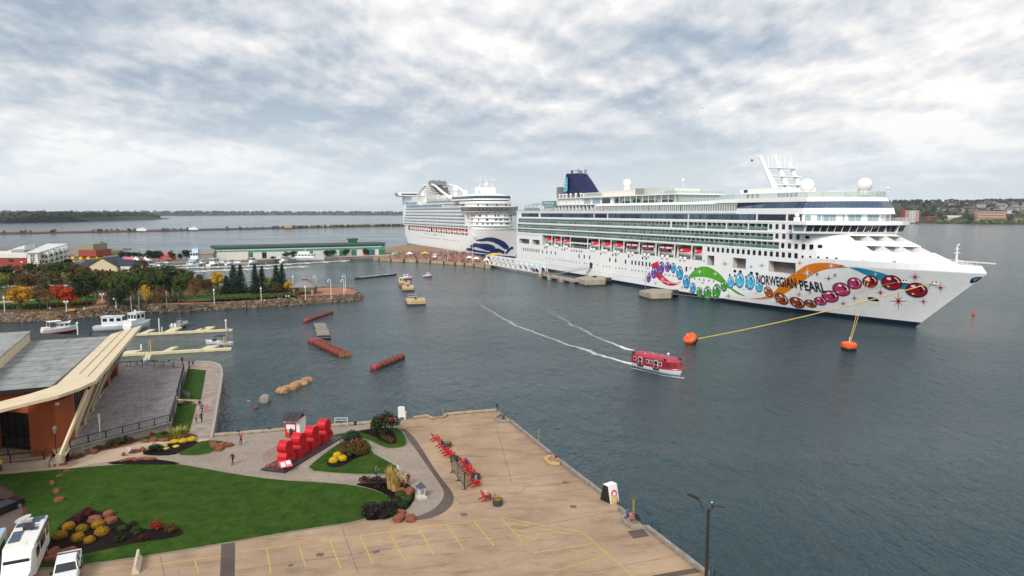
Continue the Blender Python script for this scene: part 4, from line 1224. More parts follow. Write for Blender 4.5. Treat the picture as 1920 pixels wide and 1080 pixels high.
for y in(6,28):
 L=[(12,y,46.5),(17,y,52),(25,y,57.5),(34,y+(1 if y<18 else-1),61.8),(42,y+(2 if y<18 else-2),63)]
 Rr=[(62,y+(2 if y<18 else-2),63),(80,y+1,60),(100,y,55),(118,y,50.5),(130,y,47)]
 mb.tube(L,[2.2,1.9,1.5,1.2,1.0],6);mb.tube(Rr,[1.0,1.1,1.2,1.3,1.4],6)
mb.build('funnel_arch',WHITE,FSHIP)
mb=MB()
for k,yy in enumerate((4,9,14,20,26,31)):pass
for z,a,b in((50,42,96),(52,42,90),(54,43,84),(56,43,78),(58,44,72),(60,44,66),(62,45,62)):
 for y in(7,27):mb.bar((a,y,z),(b,y,z),.35,.8)
for a in(46,52,58,64,70,76,82):
 zt=63-(a-46)*0.34
 for y in(7,27):mb.bar((a,y,48),(a,y,zt),.6,.5,(1,0,0))
mb.build('funnel_lattice',WHITE2,FSHIP)
mb=MB();mb.box(34,43,8,26,46.5,62.5);mb.box(44,70,10,25,46.5,52);mb.build('funnel_casing',WHITE2,FSHIP)
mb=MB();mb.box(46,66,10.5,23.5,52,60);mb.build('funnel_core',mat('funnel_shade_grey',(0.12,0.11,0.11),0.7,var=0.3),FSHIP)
mb=MB();mb.box(42,60,10,24,62.2,66.5);mb.build('funnel_top',mat('funnel_louvre',(0.25,0.23,0.22),0.7,var=0.2),FSHIP)
mb=MB()
for k in range(5):mb.tube([(44+3.5*k,12+(k%2)*6,66),(44+3.5*k,12+(k%2)*6,67.8)],.6,6)
mb.build('exhaust_pipe',STEEL,FSHIP)
mb=MB()
for(z,a,b,st)in((13,60,130,3.4),(9.4,40,170,3.6),(12.8,95,102,1.5)):
 s=a
 while s<b:
  if rnd.random()<.8:mb.box(s,s+1.0,-0.05,0.05,z,z+1.1)
  s+=st
o=mb.build('porthole',mat('porthole_grey',(0.16,0.18,0.2),0.3),FSHIP);o['kind']='stuff'
def on_far(px,py):
 o=P_MI@Vector((0,0,CAM_H));q=P_MI@at(px,py,0.0);d=q-o;t=0.0
 for _ in range(30):
  k=(t-o.y)/d.y;s=o.x+d.x*k;z=o.z+d.z*k;t=0.6*t+0.4*fhy(s,z)
 return s,z
def fribbon(top,bot,m=24):
 def dens(l):
  L=[0]
  for i in range(1,len(l)):L.append(L[-1]+math.dist(l[i],l[i-1]))
  out=[]
  for k in range(m+1):
   d=L[-1]*k/m;i=min(max(j for j in range(len(L))if L[j]<=d+1e-9),len(l)-2);t=(d-L[i])/max(1e-9,L[i+1]-L[i])
   out.append((l[i][0]+(l[i+1][0]-l[i][0])*t,l[i][1]+(l[i+1][1]-l[i][1])*t))
  return out
 A,B=dens(top),dens(bot);rows=[]
 for q in range(6):
  f=q/5;r=[]
  for a,b in zip(A,B):
   s,z=on_far(700+(a[0]*(1-f)+b[0]*f)/4.91,300+(a[1]*(1-f)+b[1]*f)/4.91);r.append((s,fhy(s,z)-0.15,z))
  rows.append(r)
 mb=MB();mb.grid(rows);mb.build('painted_wave',BLUEH,FSHIP)
fribbon([(945,735),(1000,725),(1045,712),(1100,712),(1160,728),(1215,757),(1250,795)],[(945,742),(1000,752),(1045,745),(1110,757),(1160,785),(1205,818),(1240,825)])
fribbon([(890,790),(930,765),(990,770),(1040,770),(1090,780),(1125,800)],[(905,810),(940,800),(985,812),(1030,830),(1080,840),(1110,830)])
fribbon([(858,812),(900,808),(950,830),(1010,838),(1070,850),(1110,812),(1160,815),(1215,845)],[(858,830),(900,840),(950,848),(1010,855),(1060,866),(1130,855),(1165,848),(1200,866)])
fribbon([(1215,862),(1235,825),(1270,797),(1290,800)],[(1225,868),(1248,845),(1272,822),(1290,822)])
mb=MB();s,z=199,17.5;mb.box(-.0,0.01,0,0.01,0,0.01)
mb=MB();mb.bar((203,fhy(203,17)-.3,17.5),(212,fhy(212,17)-1.2,15.0),.5,1.0);mb.build('bow_fitting',WHITE2,FSHIP)
# kit: leaves, rocks, people
def leafmat(name,col,col2=None,island=0.45,rough=0.7,sc=0.35):
 m=mat(name,col,rough,var=0.3,col2=col2,scale=sc,island=island,spec=0.2)
 return m
LG={'green':leafmat('leaves_green',(0.030,0.058,0.012),(0.060,0.085,0.016)),'olive':leafmat('leaves_olive',(0.050,0.055,0.012),(0.095,0.075,0.016)),'dark':leafmat('leaves_dark_green',(0.010,0.022,0.007),(0.026,0.040,0.010)),'brown':leafmat('leaves_bronze',(0.065,0.040,0.014),(0.12,0.060,0.016)),'rust':leafmat('leaves_rust',(0.18,0.06,0.012),(0.10,0.06,0.02)),'gold':leafmat('leaves_gold',(0.55,0.26,0.012),(0.36,0.19,0.012)),'yellow':leafmat('leaves_yellow',(0.62,0.36,0.015),(0.45,0.28,0.02)),'scarlet':leafmat('leaves_scarlet',(0.55,0.035,0.008),(0.30,0.05,0.012)),'spruce':leafmat('needles_spruce',(0.012,0.034,0.024),(0.03,0.06,0.035)),'lime':leafmat('leaves_lime',(0.12,0.16,0.02),(0.20,0.21,0.03)),'mum_gold':leafmat('mum_gold',(0.42,0.20,0.012),(0.24,0.15,0.012),island=0.5,sc=3),'mum_yellow':leafmat('mum_yellow',(0.75,0.52,0.01),(0.55,0.38,0.02),island=0.35,sc=3),'pale_yellow':leafmat('flower_pale_yellow',(0.75,0.70,0.15),(0.5,0.5,0.1),sc=3),'maroon':leafmat('leaves_maroon',(0.055,0.010,0.014),(0.11,0.018,0.016)),'black':leafmat('leaves_near_black',(0.014,0.012,0.012),(0.03,0.02,0.02)),'redbush':leafmat('leaves_red_bush',(0.30,0.02,0.015),(0.16,0.03,0.02)),'straw':leafmat('straw_grass',(0.55,0.38,0.12),(0.38,0.26,0.08)),'straw_green':leafmat('straw_green_grass',(0.33,0.30,0.06),(0.22,0.22,0.05)),'far':leafmat('far_woods',(0.020,0.034,0.018),(0.045,0.05,0.022),sc=0.03),'hedge':leafmat('hedge_leaves',(0.045,0.07,0.016),(0.075,0.095,0.02),sc=0.8),}
LEAF=LG['green']
BARK=mat('bark',(0.12,0.09,0.065),0.9,var=0.3,scale=2,bump=0.5)
BARKL=mat('pale_bark',(0.30,0.26,0.21),0.9,var=0.2,scale=2)
def quad_leaf(mb,p,nrm,s,r):
 t=nrm.cross(Vector((r.random()-.5,r.random()-.5,r.random()-.5)))
 if t.length<1e-3:t=Vector((1,0,0))
 t.normalize();b=nrm.cross(t)
 w=s*(0.5+0.5*r.random());h=s*(0.8+0.5*r.random())
 mb.add([p-t*w/2,p+b*h/2*.9-t*w*0.1,p+t*w/2+b*h*0.1,p-b*h/2],[(0,3,2,1)])
def crown(seed,rx,rz,clumps,per,leaf,squash=1.0,low=-0.75,hollow=0.72):
 """leaf clumps spread through a crown's volume; centre of crown at the origin"""
 r=random.Random(seed);mb=MB()
 for c in range(clumps):
  while True:
   d=Vector((r.uniform(-1,1),r.uniform(-1,1),r.uniform(low,1)))
   if 0.2<d.length<1:break
  d=d*(hollow/max(d.length,hollow))if d.length>hollow else d*(0.6+0.4*r.random())
  cc=Vector((d.x*rx,d.y*rx,d.z*rz));cr=rx*r.uniform(0.26,0.42)
  for k in range(per):
   n=Vector((r.gauss(0,1),r.gauss(0,1),r.gauss(0.25,1))).normalized()
   p=cc+n*cr*(0.72+0.33*r.random());p.z=cc.z+(p.z-cc.z)*0.8*squash
   nn=(n+Vector((r.gauss(0,.5),r.gauss(0,.5),r.gauss(0.3,.5)))).normalized()
   quad_leaf(mb,p,nn,leaf,r)
 return mb
def limbs(seed,h,z1,rx,tr=0.22):
 r=random.Random(seed);mb=MB()
 mb.tube([(0,0,-0.3),(0.05,0,h*0.5),(0,0.05,h),(0.1,0,z1)],[tr,tr*.8,tr*.6,tr*.2],7)
 for k in range(7):
  a=r.uniform(0,6.28);z=h*r.uniform(0.75,1.0);L=rx*r.uniform(0.5,0.8)
  mb.tube([(0,0,z),(math.cos(a)*L*.5,math.sin(a)*L*.5,z+L*.35),(math.cos(a)*L,math.sin(a)*L,z+L*.8)],[tr*.4,tr*.25,tr*.08],5,cap=False)
 return mb
CRM_=[crown(11+k,4.0,3.6,30,62,0.55).mesh('crown',LEAF)for k in range(4)]
CRM_THIN=[crown(31+k,3.2,3.6,24,40,0.42).mesh('crown',LEAF)for k in range(2)]
TRK=[limbs(5+k,3.0,7.0,4.0).mesh('trunk',BARK,True)for k in range(3)]
def conifer(seed,h=12.0,r0=2.6):
 r=random.Random(seed);mb=MB();z=1.0;tiers=0
 while z<h-0.3:
  f=1-z/h;R0=r0*(f**0.85)*r.uniform(0.85,1.12)+0.15;n=int(7+9*f)
  for k in range(n):
   a=2*math.pi*(k+r.random()*.7)/n;L=R0*r.uniform(0.7,1.08)
   for q in range(6):
    t=0.25+0.75*q/5;p=Vector((math.cos(a)*L*t,math.sin(a)*L*t,z-0.28*L*t+r.uniform(-.1,.1)))
    nn=Vector((r.gauss(0,.35),r.gauss(0,.35),1)).normalized()
    quad_leaf(mb,p,nn,0.62*(0.5+f*.6),r);quad_leaf(mb,p+Vector((0,0,-.12)),Vector((r.gauss(0,1),r.gauss(0,1),.2)).normalized(),0.42,r)
  z+=0.42+0.25*f
 return mb
CON=[conifer(3).mesh('crown',LG['spruce']),conifer(4,12,2.0).mesh('crown',LG['spruce']),conifer(8,12,3.1).mesh('crown',LG['spruce'])]
CTR=MB().tube([(0,0,-.2),(0,0,11.5)],[0.22,0.04],6).mesh('trunk',BARK,True)
BUSH=[crown(51+k,1.0,0.85,16,62,0.15,low=-0.3,hollow=0.62).mesh('foliage',LEAF)for k in range(3)]
def mound(seed,n=700,leaf=0.085):
 r=random.Random(seed);mb=MB()
 for k in range(n):
  n_=Vector((r.gauss(0,1),r.gauss(0,1),r.gauss(0,1))).normalized()
  if n_.z<-0.35:n_.z=-n_.z
  rr=1+0.06*noise.noise(n_*3+Vector((seed,0,0)))+r.uniform(-.03,.03)
  quad_leaf(mb,Vector((n_.x*rr,n_.y*rr,n_.z*rr*.8)),(n_+Vector((r.gauss(0,.35),r.gauss(0,.35),r.gauss(0,.35)))).normalized(),leaf*1.9,r)
 mb.ball((0,0,0),0.9,12,8,1,1,0.78)
 return mb
MOUND=[mound(k).mesh('foliage',LEAF)for k in range(3)]
def tuft(seed,n=260,h=1.0,sp=0.35,spread=0.5,w=0.03):
 r=random.Random(seed);mb=MB()
 for k in range(n):
  a=r.uniform(0,6.28);q=sp*math.sqrt(r.random());b=Vector((math.cos(a)*q,math.sin(a)*q,0));hh=h*r.uniform(.6,1.05)
  d=Vector((math.cos(a)*spread*r.random()*(q/sp),math.sin(a)*spread*r.random()*(q/sp),0))
  s=Vector((-math.sin(a),math.cos(a),0))*w
  m_=b+d*.35+Vector((0,0,hh*.6));t=b+d+Vector((0,0,hh))
  mb.add([b-s,b+s,m_+s,m_-s,t],[(0,1,2,3),(3,2,4)])
 return mb
TUFT=[tuft(1).mesh('blades',LEAF),tuft(2,300,0.8,0.5,0.9).mesh('blades',LEAF)]
def rockmesh(seed,sub=2):
 import bmesh
 bm=bmesh.new();bmesh.ops.create_icosphere(bm,subdivisions=sub,radius=1.0)
 for v in bm.verts:
  n_=v.co.normalized();k=1+0.30*noise.noise(n_*1.3+Vector((seed*3.1,0,0)))+0.14*noise.noise(n_*3.5+Vector((seed,5,0)))
  v.co=n_*k;v.co.x=max(-0.85,min(0.85,v.co.x));v.co.y=max(-.85,min(.85,v.co.y));v.co.z=max(-0.6,min(0.72,v.co.z))
 me=bpy.data.meshes.new('rock');bm.to_mesh(me);bm.free();return me
RED_ROCK=mat('red_sandstone',(0.27,0.10,0.052),0.95,var=0.3,scale=2.2,bump=1.0,bscale=5,col2=(0.14,0.052,0.035),spec=.15)
GREY_ROCK=mat('grey_boulder',(0.24,0.22,0.20),0.9,var=0.35,scale=1.0,bump=0.6,bscale=6,col2=(0.32,0.25,0.2))
TAN_ROCK=mat('tan_boulder',(0.42,0.24,0.12),0.9,var=0.25,scale=1.0,bump=0.6,bscale=5,streak=0.4)
RKM=[rockmesh(k)for k in range(5)]
for r_ in RKM:r_.materials.append(RED_ROCK)
def inst(mesh,name,parent=None,loc=(0,0,0),rz=0.0,sc=(1,1,1),matl=None,rx=0,ry=0):
 o=bpy.data.objects.new(name,mesh);C.objects.link(o)
 if parent:o.parent=parent
 o.location=loc;o.rotation_euler=(rx,ry,rz);o.scale=sc if isinstance(sc,(tuple,list))else(sc,)*3
 if matl:
  o.material_slots[0].link='OBJECT';o.material_slots[0].material=matl
 return o
NT=[0]
def tree(px,py,z,h,w,kind,label,group,thin=False):
 """px, py: where its trunk meets the ground"""
 p=at(px,py,z);t=thing('tree',label,'tree',p,rnd.uniform(0,6.28),group)
 sx=w/8.0;sz=h/8.0;k=NT[0];NT[0]+=1
 inst(TRK[k%3],'trunk',t,sc=(sz,sz,sz*.98))
 me=CRM_THIN[k%2]if thin else CRM_[k%4]
 inst(me,'crown',t,(0,0,4.6*sz),0,(sx*(1.15 if thin else 1),sx*(1.15 if thin else 1),sz*.92),LG[kind])
 return t
def spruce(px,py,z,h,w,label,group):
 p=at(px,py,z);t=thing('spruce_tree',label,'tree',p,rnd.uniform(0,6.28),group);s=h/12.0;k=NT[0];NT[0]+=1
 inst(CTR,'trunk',t,sc=s);inst(CON[k%3],'crown',t,sc=(w/4.1,w/4.1,s));return t
def bush(px,py,z,r,kind,label,group=None,hgt=1.0,shape='bush',cat='shrub'):
 p=at(px,py,z);k=NT[0];NT[0]+=1
 me={'bush':BUSH,'mound':MOUND,'tuft':TUFT}[shape];me=me[k%len(me)]
 t=inst(me,'shrub' if shape!='tuft' else 'ornamental_grass',None,(p.x,p.y,z+(0.45*r*hgt if shape!='tuft' else 0)),rnd.uniform(0,6.28),(r,r,r*hgt),LG[kind])
 tag(t,label,cat,group);return t
def rock(px,py,z,sx,sy,sz,label,group=None,m=None,rz=None,lift=0.3):
 p=at(px,py,z);k=NT[0];NT[0]+=1
 t=inst(RKM[k%5],'rock',None,(p.x,p.y,z+sz*lift),rnd.uniform(0,3.1)if rz is None else rz,(sx,sy,sz),m)
 tag(t,label,'rock',group);return t
def skin_body(pose):
 J={}
 if pose=='stand':
  J=dict(pel=(0,0,.93),wai=(0,0,1.08),che=(0,0.0,1.30),nec=(0,0,1.50),hea=(0,.01,1.60),top=(0,0,1.72),ls=(-.19,0,1.42),le=(-.26,.02,1.14),lw=(-.25,.10,.90),lh=(-.24,.13,.80),rs=(.19,0,1.42),re=(.26,.02,1.14),rw=(.25,.10,.90),rh=(.24,.13,.80),lp=(-.10,0,.88),lk=(-.11,.02,.48),la=(-.11,0,.09),lt=(-.11,.15,.04),rp=(.10,0,.88),rk=(.11,.02,.48),ra=(.11,0,.09),rt=(.12,.15,.04))
 elif pose=='walk':
  J=dict(pel=(0,0,.92),wai=(0,.01,1.07),che=(0,.03,1.29),nec=(0,.05,1.49),hea=(0,.07,1.59),top=(0,.06,1.71),ls=(-.19,.03,1.41),le=(-.25,-.12,1.15),lw=(-.24,-.06,.92),lh=(-.23,-.02,.83),rs=(.19,.03,1.41),re=(.25,.14,1.16),rw=(.22,.34,1.02),rh=(.20,.42,.98),lp=(-.10,0,.87),lk=(-.11,.24,.52),la=(-.11,.28,.10),lt=(-.11,.43,.06),rp=(.10,0,.87),rk=(.11,-.04,.48),ra=(.11,-.32,.16),rt=(.12,-.22,.04))
 elif pose=='hold':
  J=dict(pel=(0,0,.93),wai=(0,0,1.08),che=(0,0.0,1.30),nec=(0,.02,1.50),hea=(0,.05,1.60),top=(0,.03,1.71),ls=(-.19,0,1.42),le=(-.25,.10,1.18),lw=(-.12,.32,1.22),lh=(-.07,.40,1.25),rs=(.19,0,1.42),re=(.25,.10,1.18),rw=(.12,.32,1.22),rh=(.07,.40,1.25),lp=(-.10,0,.88),lk=(-.12,.02,.48),la=(-.13,0,.09),lt=(-.14,.15,.04),rp=(.10,0,.88),rk=(.12,.05,.48),ra=(.13,.02,.09),rt=(.15,.17,.04))
 else:
  J=dict(pel=(0,0,.50),wai=(0,-.03,.66),che=(0,.0,.88),nec=(0,.05,1.07),hea=(0,.09,1.17),top=(0,.08,1.29),ls=(-.19,.0,.99),le=(-.25,.12,.74),lw=(-.16,.34,.64),lh=(-.13,.43,.62),rs=(.19,.0,.99),re=(.25,.12,.74),rw=(.16,.34,.64),rh=(.13,.43,.62),lp=(-.10,.02,.49),lk=(-.13,.44,.50),la=(-.13,.46,.09),lt=(-.13,.60,.04),rp=(.10,.02,.49),rk=(.13,.44,.50),ra=(.13,.50,.09),rt=(.14,.64,.04))
 names=list(J);idx={n_:i for i,n_ in enumerate(names)}
 E=[('pel','wai'),('wai','che'),('che','nec'),('nec','hea'),('hea','top'),('che','ls'),('ls','le'),('le','lw'),('lw','lh'),('che','rs'),('rs','re'),('re','rw'),('rw','rh'),('pel','lp'),('lp','lk'),('lk','la'),('la','lt'),('pel','rp'),('rp','rk'),('rk','ra'),('ra','rt')]
 RAD=dict(pel=(.15,.11),wai=(.135,.10),che=(.165,.12),nec=(.06,.06),hea=(.095,.11),top=(.07,.08),ls=(.075,.075),le=(.05,.05),lw=(.033,.033),lh=(.04,.025),rs=(.075,.075),re=(.05,.05),rw=(.033,.033),rh=(.04,.025),lp=(.095,.095),lk=(.065,.065),la=(.045,.05),lt=(.045,.03),rp=(.095,.095),rk=(.065,.065),ra=(.045,.05),rt=(.045,.03))
 me=bpy.data.meshes.new('body');me.from_pydata([J[n_]for n_ in names],[(idx[a],idx[b])for a,b in E],[])
 o=bpy.data.objects.new('body',me);C.objects.link(o)
 md=o.modifiers.new('s','SKIN');md.use_smooth_shade=True
 for i,n_ in enumerate(names):me.skin_vertices[0].data[i].radius=RAD[n_];me.skin_vertices[0].data[i].use_root=(n_=='pel')
 m2=o.modifiers.new('d','SUBSURF');m2.levels=1
 dg=bpy.context.evaluated_depsgraph_get();dg.update()
 out=bpy.data.meshes.new_from_object(o.evaluated_get(dg));out.name='body'
 bpy.data.objects.remove(o)
 for m_ in(SKINM,SHIRT0,TROU0,SHOE,HAIR0):out.materials.append(m_)
 nk=J['nec'][2];pl=J['pel'][2];hd=Vector(J['hea'])
 seg=lambda p,a,b:(lambda A,B:(p-(A+(B-A)*max(0,min(1,(p-A).dot(B-A)/(B-A).length_squared)))).length)(Vector(J[a]),Vector(J[b]))
 for f in out.polygons:
  c=f.center;f.use_smooth=True
  if c.z>nk+0.01:
   f.material_index=4 if(c.z>hd.z+0.05 or c.y<hd.y-0.045)else 0;continue
  dh=min(seg(c,'lw','lh'),seg(c,'rw','rh'));da=min(seg(c,'ls','le'),seg(c,'rs','re'),seg(c,'le','lw'),seg(c,'re','rw'));dt=min(seg(c,'wai','che'),seg(c,'che','nec'))-.08
  dl=min(seg(c,'lp','lk'),seg(c,'rp','rk'),seg(c,'lk','la'),seg(c,'rk','ra'),seg(c,'pel','lp'),seg(c,'pel','rp'))
  df=min(seg(c,'la','lt'),seg(c,'ra','rt'))
  m_=min((dh,0),(da,1),(dt,1),(dl-.01,2),(df-.005,3))
  f.material_index=m_[1]
 return out
SKINM=mat('skin',(0.42,0.24,0.17),0.6);SHIRT0=mat('shirt',(0.3,0.3,0.3),0.8);TROU0=mat('trousers',(0.03,0.03,0.04),0.8);SHOE=mat('shoes',(0.03,0.03,0.03),0.6);HAIR0=mat('hair',(0.03,0.02,0.015),0.7)
BODY={k:skin_body(k)for k in('stand','walk','hold','sit')}
def cloth(n,c):return mat('cloth_'+n,c,0.85,var=0.15,scale=8)
CL={'black':cloth('black',(0.015,0.015,0.02)),'red':cloth('red',(0.4,0.02,0.03)),'darkred':cloth('dark_red',(0.16,0.015,0.015)),'teal':cloth('teal',(0.06,0.14,0.16)),'white':cloth('white',(0.7,0.68,0.64)),'orange':cloth('orange',(0.75,0.12,0.01)),'blue':cloth('blue',(0.03,0.10,0.35)),'lblue':cloth('light_blue',(0.12,0.40,0.60)),'navy':cloth('navy',(0.02,0.03,0.08)),'grey':cloth('grey',(0.2,0.2,0.22)),'pink':cloth('pink',(0.65,0.12,0.25)),'cream':cloth('cream',(0.55,0.42,0.30)),'denim':cloth('denim',(0.06,0.10,0.18)),'brown':cloth('brown',(0.15,0.09,0.05)),'lilac':cloth('pale_lilac',(0.55,0.52,0.62)),'yellow':cloth('yellow',(0.7,0.4,0.02)),'khaki':cloth('khaki',(0.25,0.2,0.12)),'purple':cloth('purple',(0.12,0.04,0.16))}
HAIRS=[mat('hair_dark',(0.015,0.012,0.010),0.7),mat('hair_brown',(0.08,0.045,0.02),0.7),mat('hair_grey',(0.35,0.34,0.32),0.7),mat('hair_fair',(0.30,0.20,0.08),0.7)]
def person(px,py,z,pose,face,shirt,trou,label,group=None,hair=0,size=1.0,p=None):
 """face: compass bearing in degrees the person looks along, 0 = away from camera, 90 = right"""
 p=p if p is not None else at(px,py,z)
 o=bpy.data.objects.new('person',BODY[pose]);C.objects.link(o)
 o.location=p;o.rotation_euler=(0,0,-R(face));o.scale=(size,)*3
 for i,m_ in((1,CL[shirt]),(2,CL[trou]),(4,HAIRS[hair])):o.material_slots[i].link='OBJECT';o.material_slots[i].material=m_
 tag(o,label,'person',group);return o
# near shore: pier, plaza, lawns
def wpoly(pxs,z):return[tuple(at(x,y,z)[:2])for x,y in pxs]
def smooth_poly(pts,n=2):
 for _ in range(n):
  q=[]
  for i in range(len(pts)):
   a,b=pts[i],pts[(i+1)%len(pts)]
   q.append((a[0]*.75+b[0]*.25,a[1]*.75+b[1]*.25));q.append((a[0]*.25+b[0]*.75,a[1]*.25+b[1]*.75))
  pts=q
 return pts
GZ=2.0
def ground_mat(name,col,col2,joints=None,stain=0.35,rough=0.9,tint=None,brick=None,rot=0.0,bump=0.15):
 m,nt,b=newmat(name);L=nt.links.new
 tcn=nt.nodes.new('ShaderNodeTexCoord');b.inputs['Roughness'].default_value=rough;b.inputs['Specular IOR Level'].default_value=0.12
 def nz(sc,det=6,st=(1,1,1),ro=0.6):
  mq=nt.nodes.new('ShaderNodeMapping');mq.inputs['Rotation'].default_value=(0,0,rot);L(tcn.outputs['Object'],mq.inputs[0]);mp=nt.nodes.new('ShaderNodeMapping');mp.inputs['Scale'].default_value=st;L(mq.outputs[0],mp.inputs[0])
  n=nt.nodes.new('ShaderNodeTexNoise');n.inputs['Scale'].default_value=sc;n.inputs['Detail'].default_value=det;n.inputs['Roughness'].default_value=ro;L(mp.outputs[0],n.inputs['Vector']);return n.outputs['Fac']
 def ramp(f,a,b_,c0,c1):
  r=nt.nodes.new('ShaderNodeValToRGB');r.color_ramp.elements[0].position=a;r.color_ramp.elements[1].position=b_;r.color_ramp.elements[0].color=(*c0,1);r.color_ramp.elements[1].color=(*c1,1);L(f,r.inputs[0]);return r.outputs[0]
 def mul(a,b_,f=1.0):
  x=nt.nodes.new('ShaderNodeMix');x.data_type='RGBA';x.blend_type='MULTIPLY';x.inputs[0].default_value=f;L(a,x.inputs[6]);L(b_,x.inputs[7]);return x.outputs[2]
 cur=ramp(nz(0.18,8),0.35,0.65,col,col2)
 cur=mul(cur,ramp(nz(0.6,8,(0.35,1.2,1),0.7),0.33,0.52,(1-stain,1-stain*1.05,1-stain*1.1),(1,1,1)))
 cur=mul(cur,ramp(nz(9.0,3),0.3,0.7,(0.82,0.82,0.82),(1.10,1.10,1.10)))
 cur=mul(cur,ramp(nz(1.3,9,(0.25,1.0,1),0.8),0.30,0.42,(1-stain*1.2,1-stain*1.25,1-stain*1.3),(1,1,1)))
 cur=mul(cur,ramp(nz(0.07,4),0.3,0.7,(0.86,0.87,0.88),(1.06,1.05,1.04)))
 if brick:
  mp=nt.nodes.new('ShaderNodeMapping');mp.inputs['Rotation'].default_value=(0,0,rot);L(tcn.outputs['Object'],mp.inputs[0])
  br=nt.nodes.new('ShaderNodeTexBrick');br.inputs['Scale'].default_value=1.0;br.inputs['Brick Width'].default_value=brick[0];br.inputs['Row Height'].default_value=brick[1];br.inputs['Mortar Size'].default_value=brick[2]
  br.inputs['Color1'].default_value=(0.80,0.80,0.80,1);br.inputs['Color2'].default_value=(1.15,1.12,1.08,1);br.inputs['Mortar'].default_value=(brick[3],)*3+(1,);br.inputs['Bias'].default_value=0.0
  L(mp.outputs[0],br.inputs['Vector']);cur=mul(cur,br.outputs['Color'])
 L(cur,b.inputs['Base Color'])
 bp=nt.nodes.new('ShaderNodeBump');bp.inputs['Strength'].default_value=bump;bp.inputs['Distance'].default_value=0.05;L(nz(6,5),bp.inputs['Height']);L(bp.outputs[0],b.inputs['Normal'])
 return m
EDGE_A=at(935,770,GZ);EDGE_B=at(1320,1075,GZ);PIER_ANG=math.atan2(EDGE_B.y-EDGE_A.y,EDGE_B.x-EDGE_A.x)
CONCP=ground_mat('pier_concrete',(0.35,0.245,0.160),(0.44,0.315,0.212),stain=0.30,rot=-.15)
PAVE=ground_mat('paving_setts',(0.34,0.285,0.235),(0.40,0.34,0.28),brick=(0.24,0.12,0.012,0.55),rot=0.4,stain=0.12)
PAVEW=ground_mat('pink_paving',(0.33,0.235,0.20),(0.38,0.28,0.235),brick=(0.24,0.12,0.012,0.6),rot=0.9,stain=0.15)
ASPH=ground_mat('brown_asphalt',(0.105,0.080,0.072),(0.135,0.105,0.09),stain=0.2)
PATHC=ground_mat('light_path_concrete',(0.48,0.37,0.27),(0.53,0.42,0.31),stain=0.2)
MULCH=ground_mat('dark_mulch',(0.008,0.005,0.005),(0.018,0.010,0.009),stain=0.5,bump=0.8)
REDMULCH=ground_mat('red_soil',(0.20,0.075,0.045),(0.11,0.05,0.03),stain=0.4,bump=0.8)
def grass_mat(name,c1,c2,c3):
 m,nt,b=newmat(name);L=nt.links.new;b.inputs['Roughness'].default_value=0.95;b.inputs['Specular IOR Level'].default_value=0.1
 tcn=nt.nodes.new('ShaderNodeTexCoord')
 def nz(sc,det=6,ro=0.6):
  n=nt.nodes.new('ShaderNodeTexNoise');n.inputs['Scale'].default_value=sc;n.inputs['Detail'].default_value=det;n.inputs['Roughness'].default_value=ro;L(tcn.outputs['Object'],n.inputs['Vector']);return n.outputs['Fac']
 r=nt.nodes.new('ShaderNodeValToRGB');r.color_ramp.elements[0].position=0.3;r.color_ramp.elements[1].position=0.7
 r.color_ramp.elements[0].position=0.36;r.color_ramp.elements[1].position=0.64
 e=r.color_ramp.elements.new(0.5);r.color_ramp.elements[0].color=(*c1,1);e.color=(*c2,1);r.color_ramp.elements[2].color=(*c3,1)
 L(nz(0.5,9,0.8),r.inputs[0])
 r2=nt.nodes.new('ShaderNodeValToRGB');r2.color_ramp.elements[0].position=0.3;r2.color_ramp.elements[1].position=0.7;r2.color_ramp.elements[0].color=(.50,.55,.5,1);r2.color_ramp.elements[1].color=(1.5,1.4,1.3,1)
 L(nz(7,4,0.8),r2.inputs[0])
 x=nt.nodes.new('ShaderNodeMix');x.data_type='RGBA';x.blend_type='MULTIPLY';x.inputs[0].default_value=1;L(r.outputs[0],x.inputs[6]);L(r2.outputs[0],x.inputs[7]);L(x.outputs[2],b.inputs['Base Color'])
 bp=nt.nodes.new('ShaderNodeBump');bp.inputs['Strength'].default_value=0.6;bp.inputs['Distance'].default_value=0.05;L(nz(12,4,.8),bp.inputs['Height']);L(bp.outputs[0],b.inputs['Normal'])
 return m
GRASS=grass_mat('lawn_grass',(0.016,0.048,0.006),(0.028,0.070,0.008),(0.058,0.088,0.013))
DRYG=grass_mat('dry_grass',(0.09,0.085,0.02),(0.13,0.11,0.03),(0.07,0.09,0.02))
def sheet(name,pxs,z,matl,smooth=2,th=0.0,kerb=None,raw=False,kerbm=None):
 pts=pxs if raw else wpoly(pxs,z);pts=smooth_poly(pts,smooth)if smooth else pts
 mb=MB();mb.prism(pts,z-(th or 0.003),z);o=structure(mb,name,matl)
 if kerb:
  kb=MB();a=sum(pts[i][0]*pts[(i+1)%len(pts)][1]-pts[(i+1)%len(pts)][0]*pts[i][1]for i in range(len(pts)))
  n=len(pts);outp=[]
  for i in range(n):
   p0,p1,p2=Vector(pts[i-1]),Vector(pts[i]),Vector(pts[(i+1)%n])
   d=(p2-p0);nn=Vector((d.y,-d.x));
   if nn.length<1e-6:nn=Vector((0,1))
   nn=nn.normalized()*kerb*(1 if a>0 else-1);outp.append((p1.x+nn.x,p1.y+nn.y))
  kz=z-0.012
  kb.add([(x,y,kz)for x,y in pts]+[(x,y,kz)for x,y in outp]+[(x,y,GZ-.02)for x,y in outp],[((i),(i+1)%n,n+(i+1)%n,n+i)for i in range(n)]+[(n+i,n+(i+1)%n,2*n+(i+1)%n,2*n+i)for i in range(n)])
  structure(kb,'kerb',kerbm or KERB)
 return o
KERB=mat('kerb_concrete',(0.22,0.19,0.14),0.9,var=0.15,scale=1)
far_dir=(EDGE_B-EDGE_A).normalized()
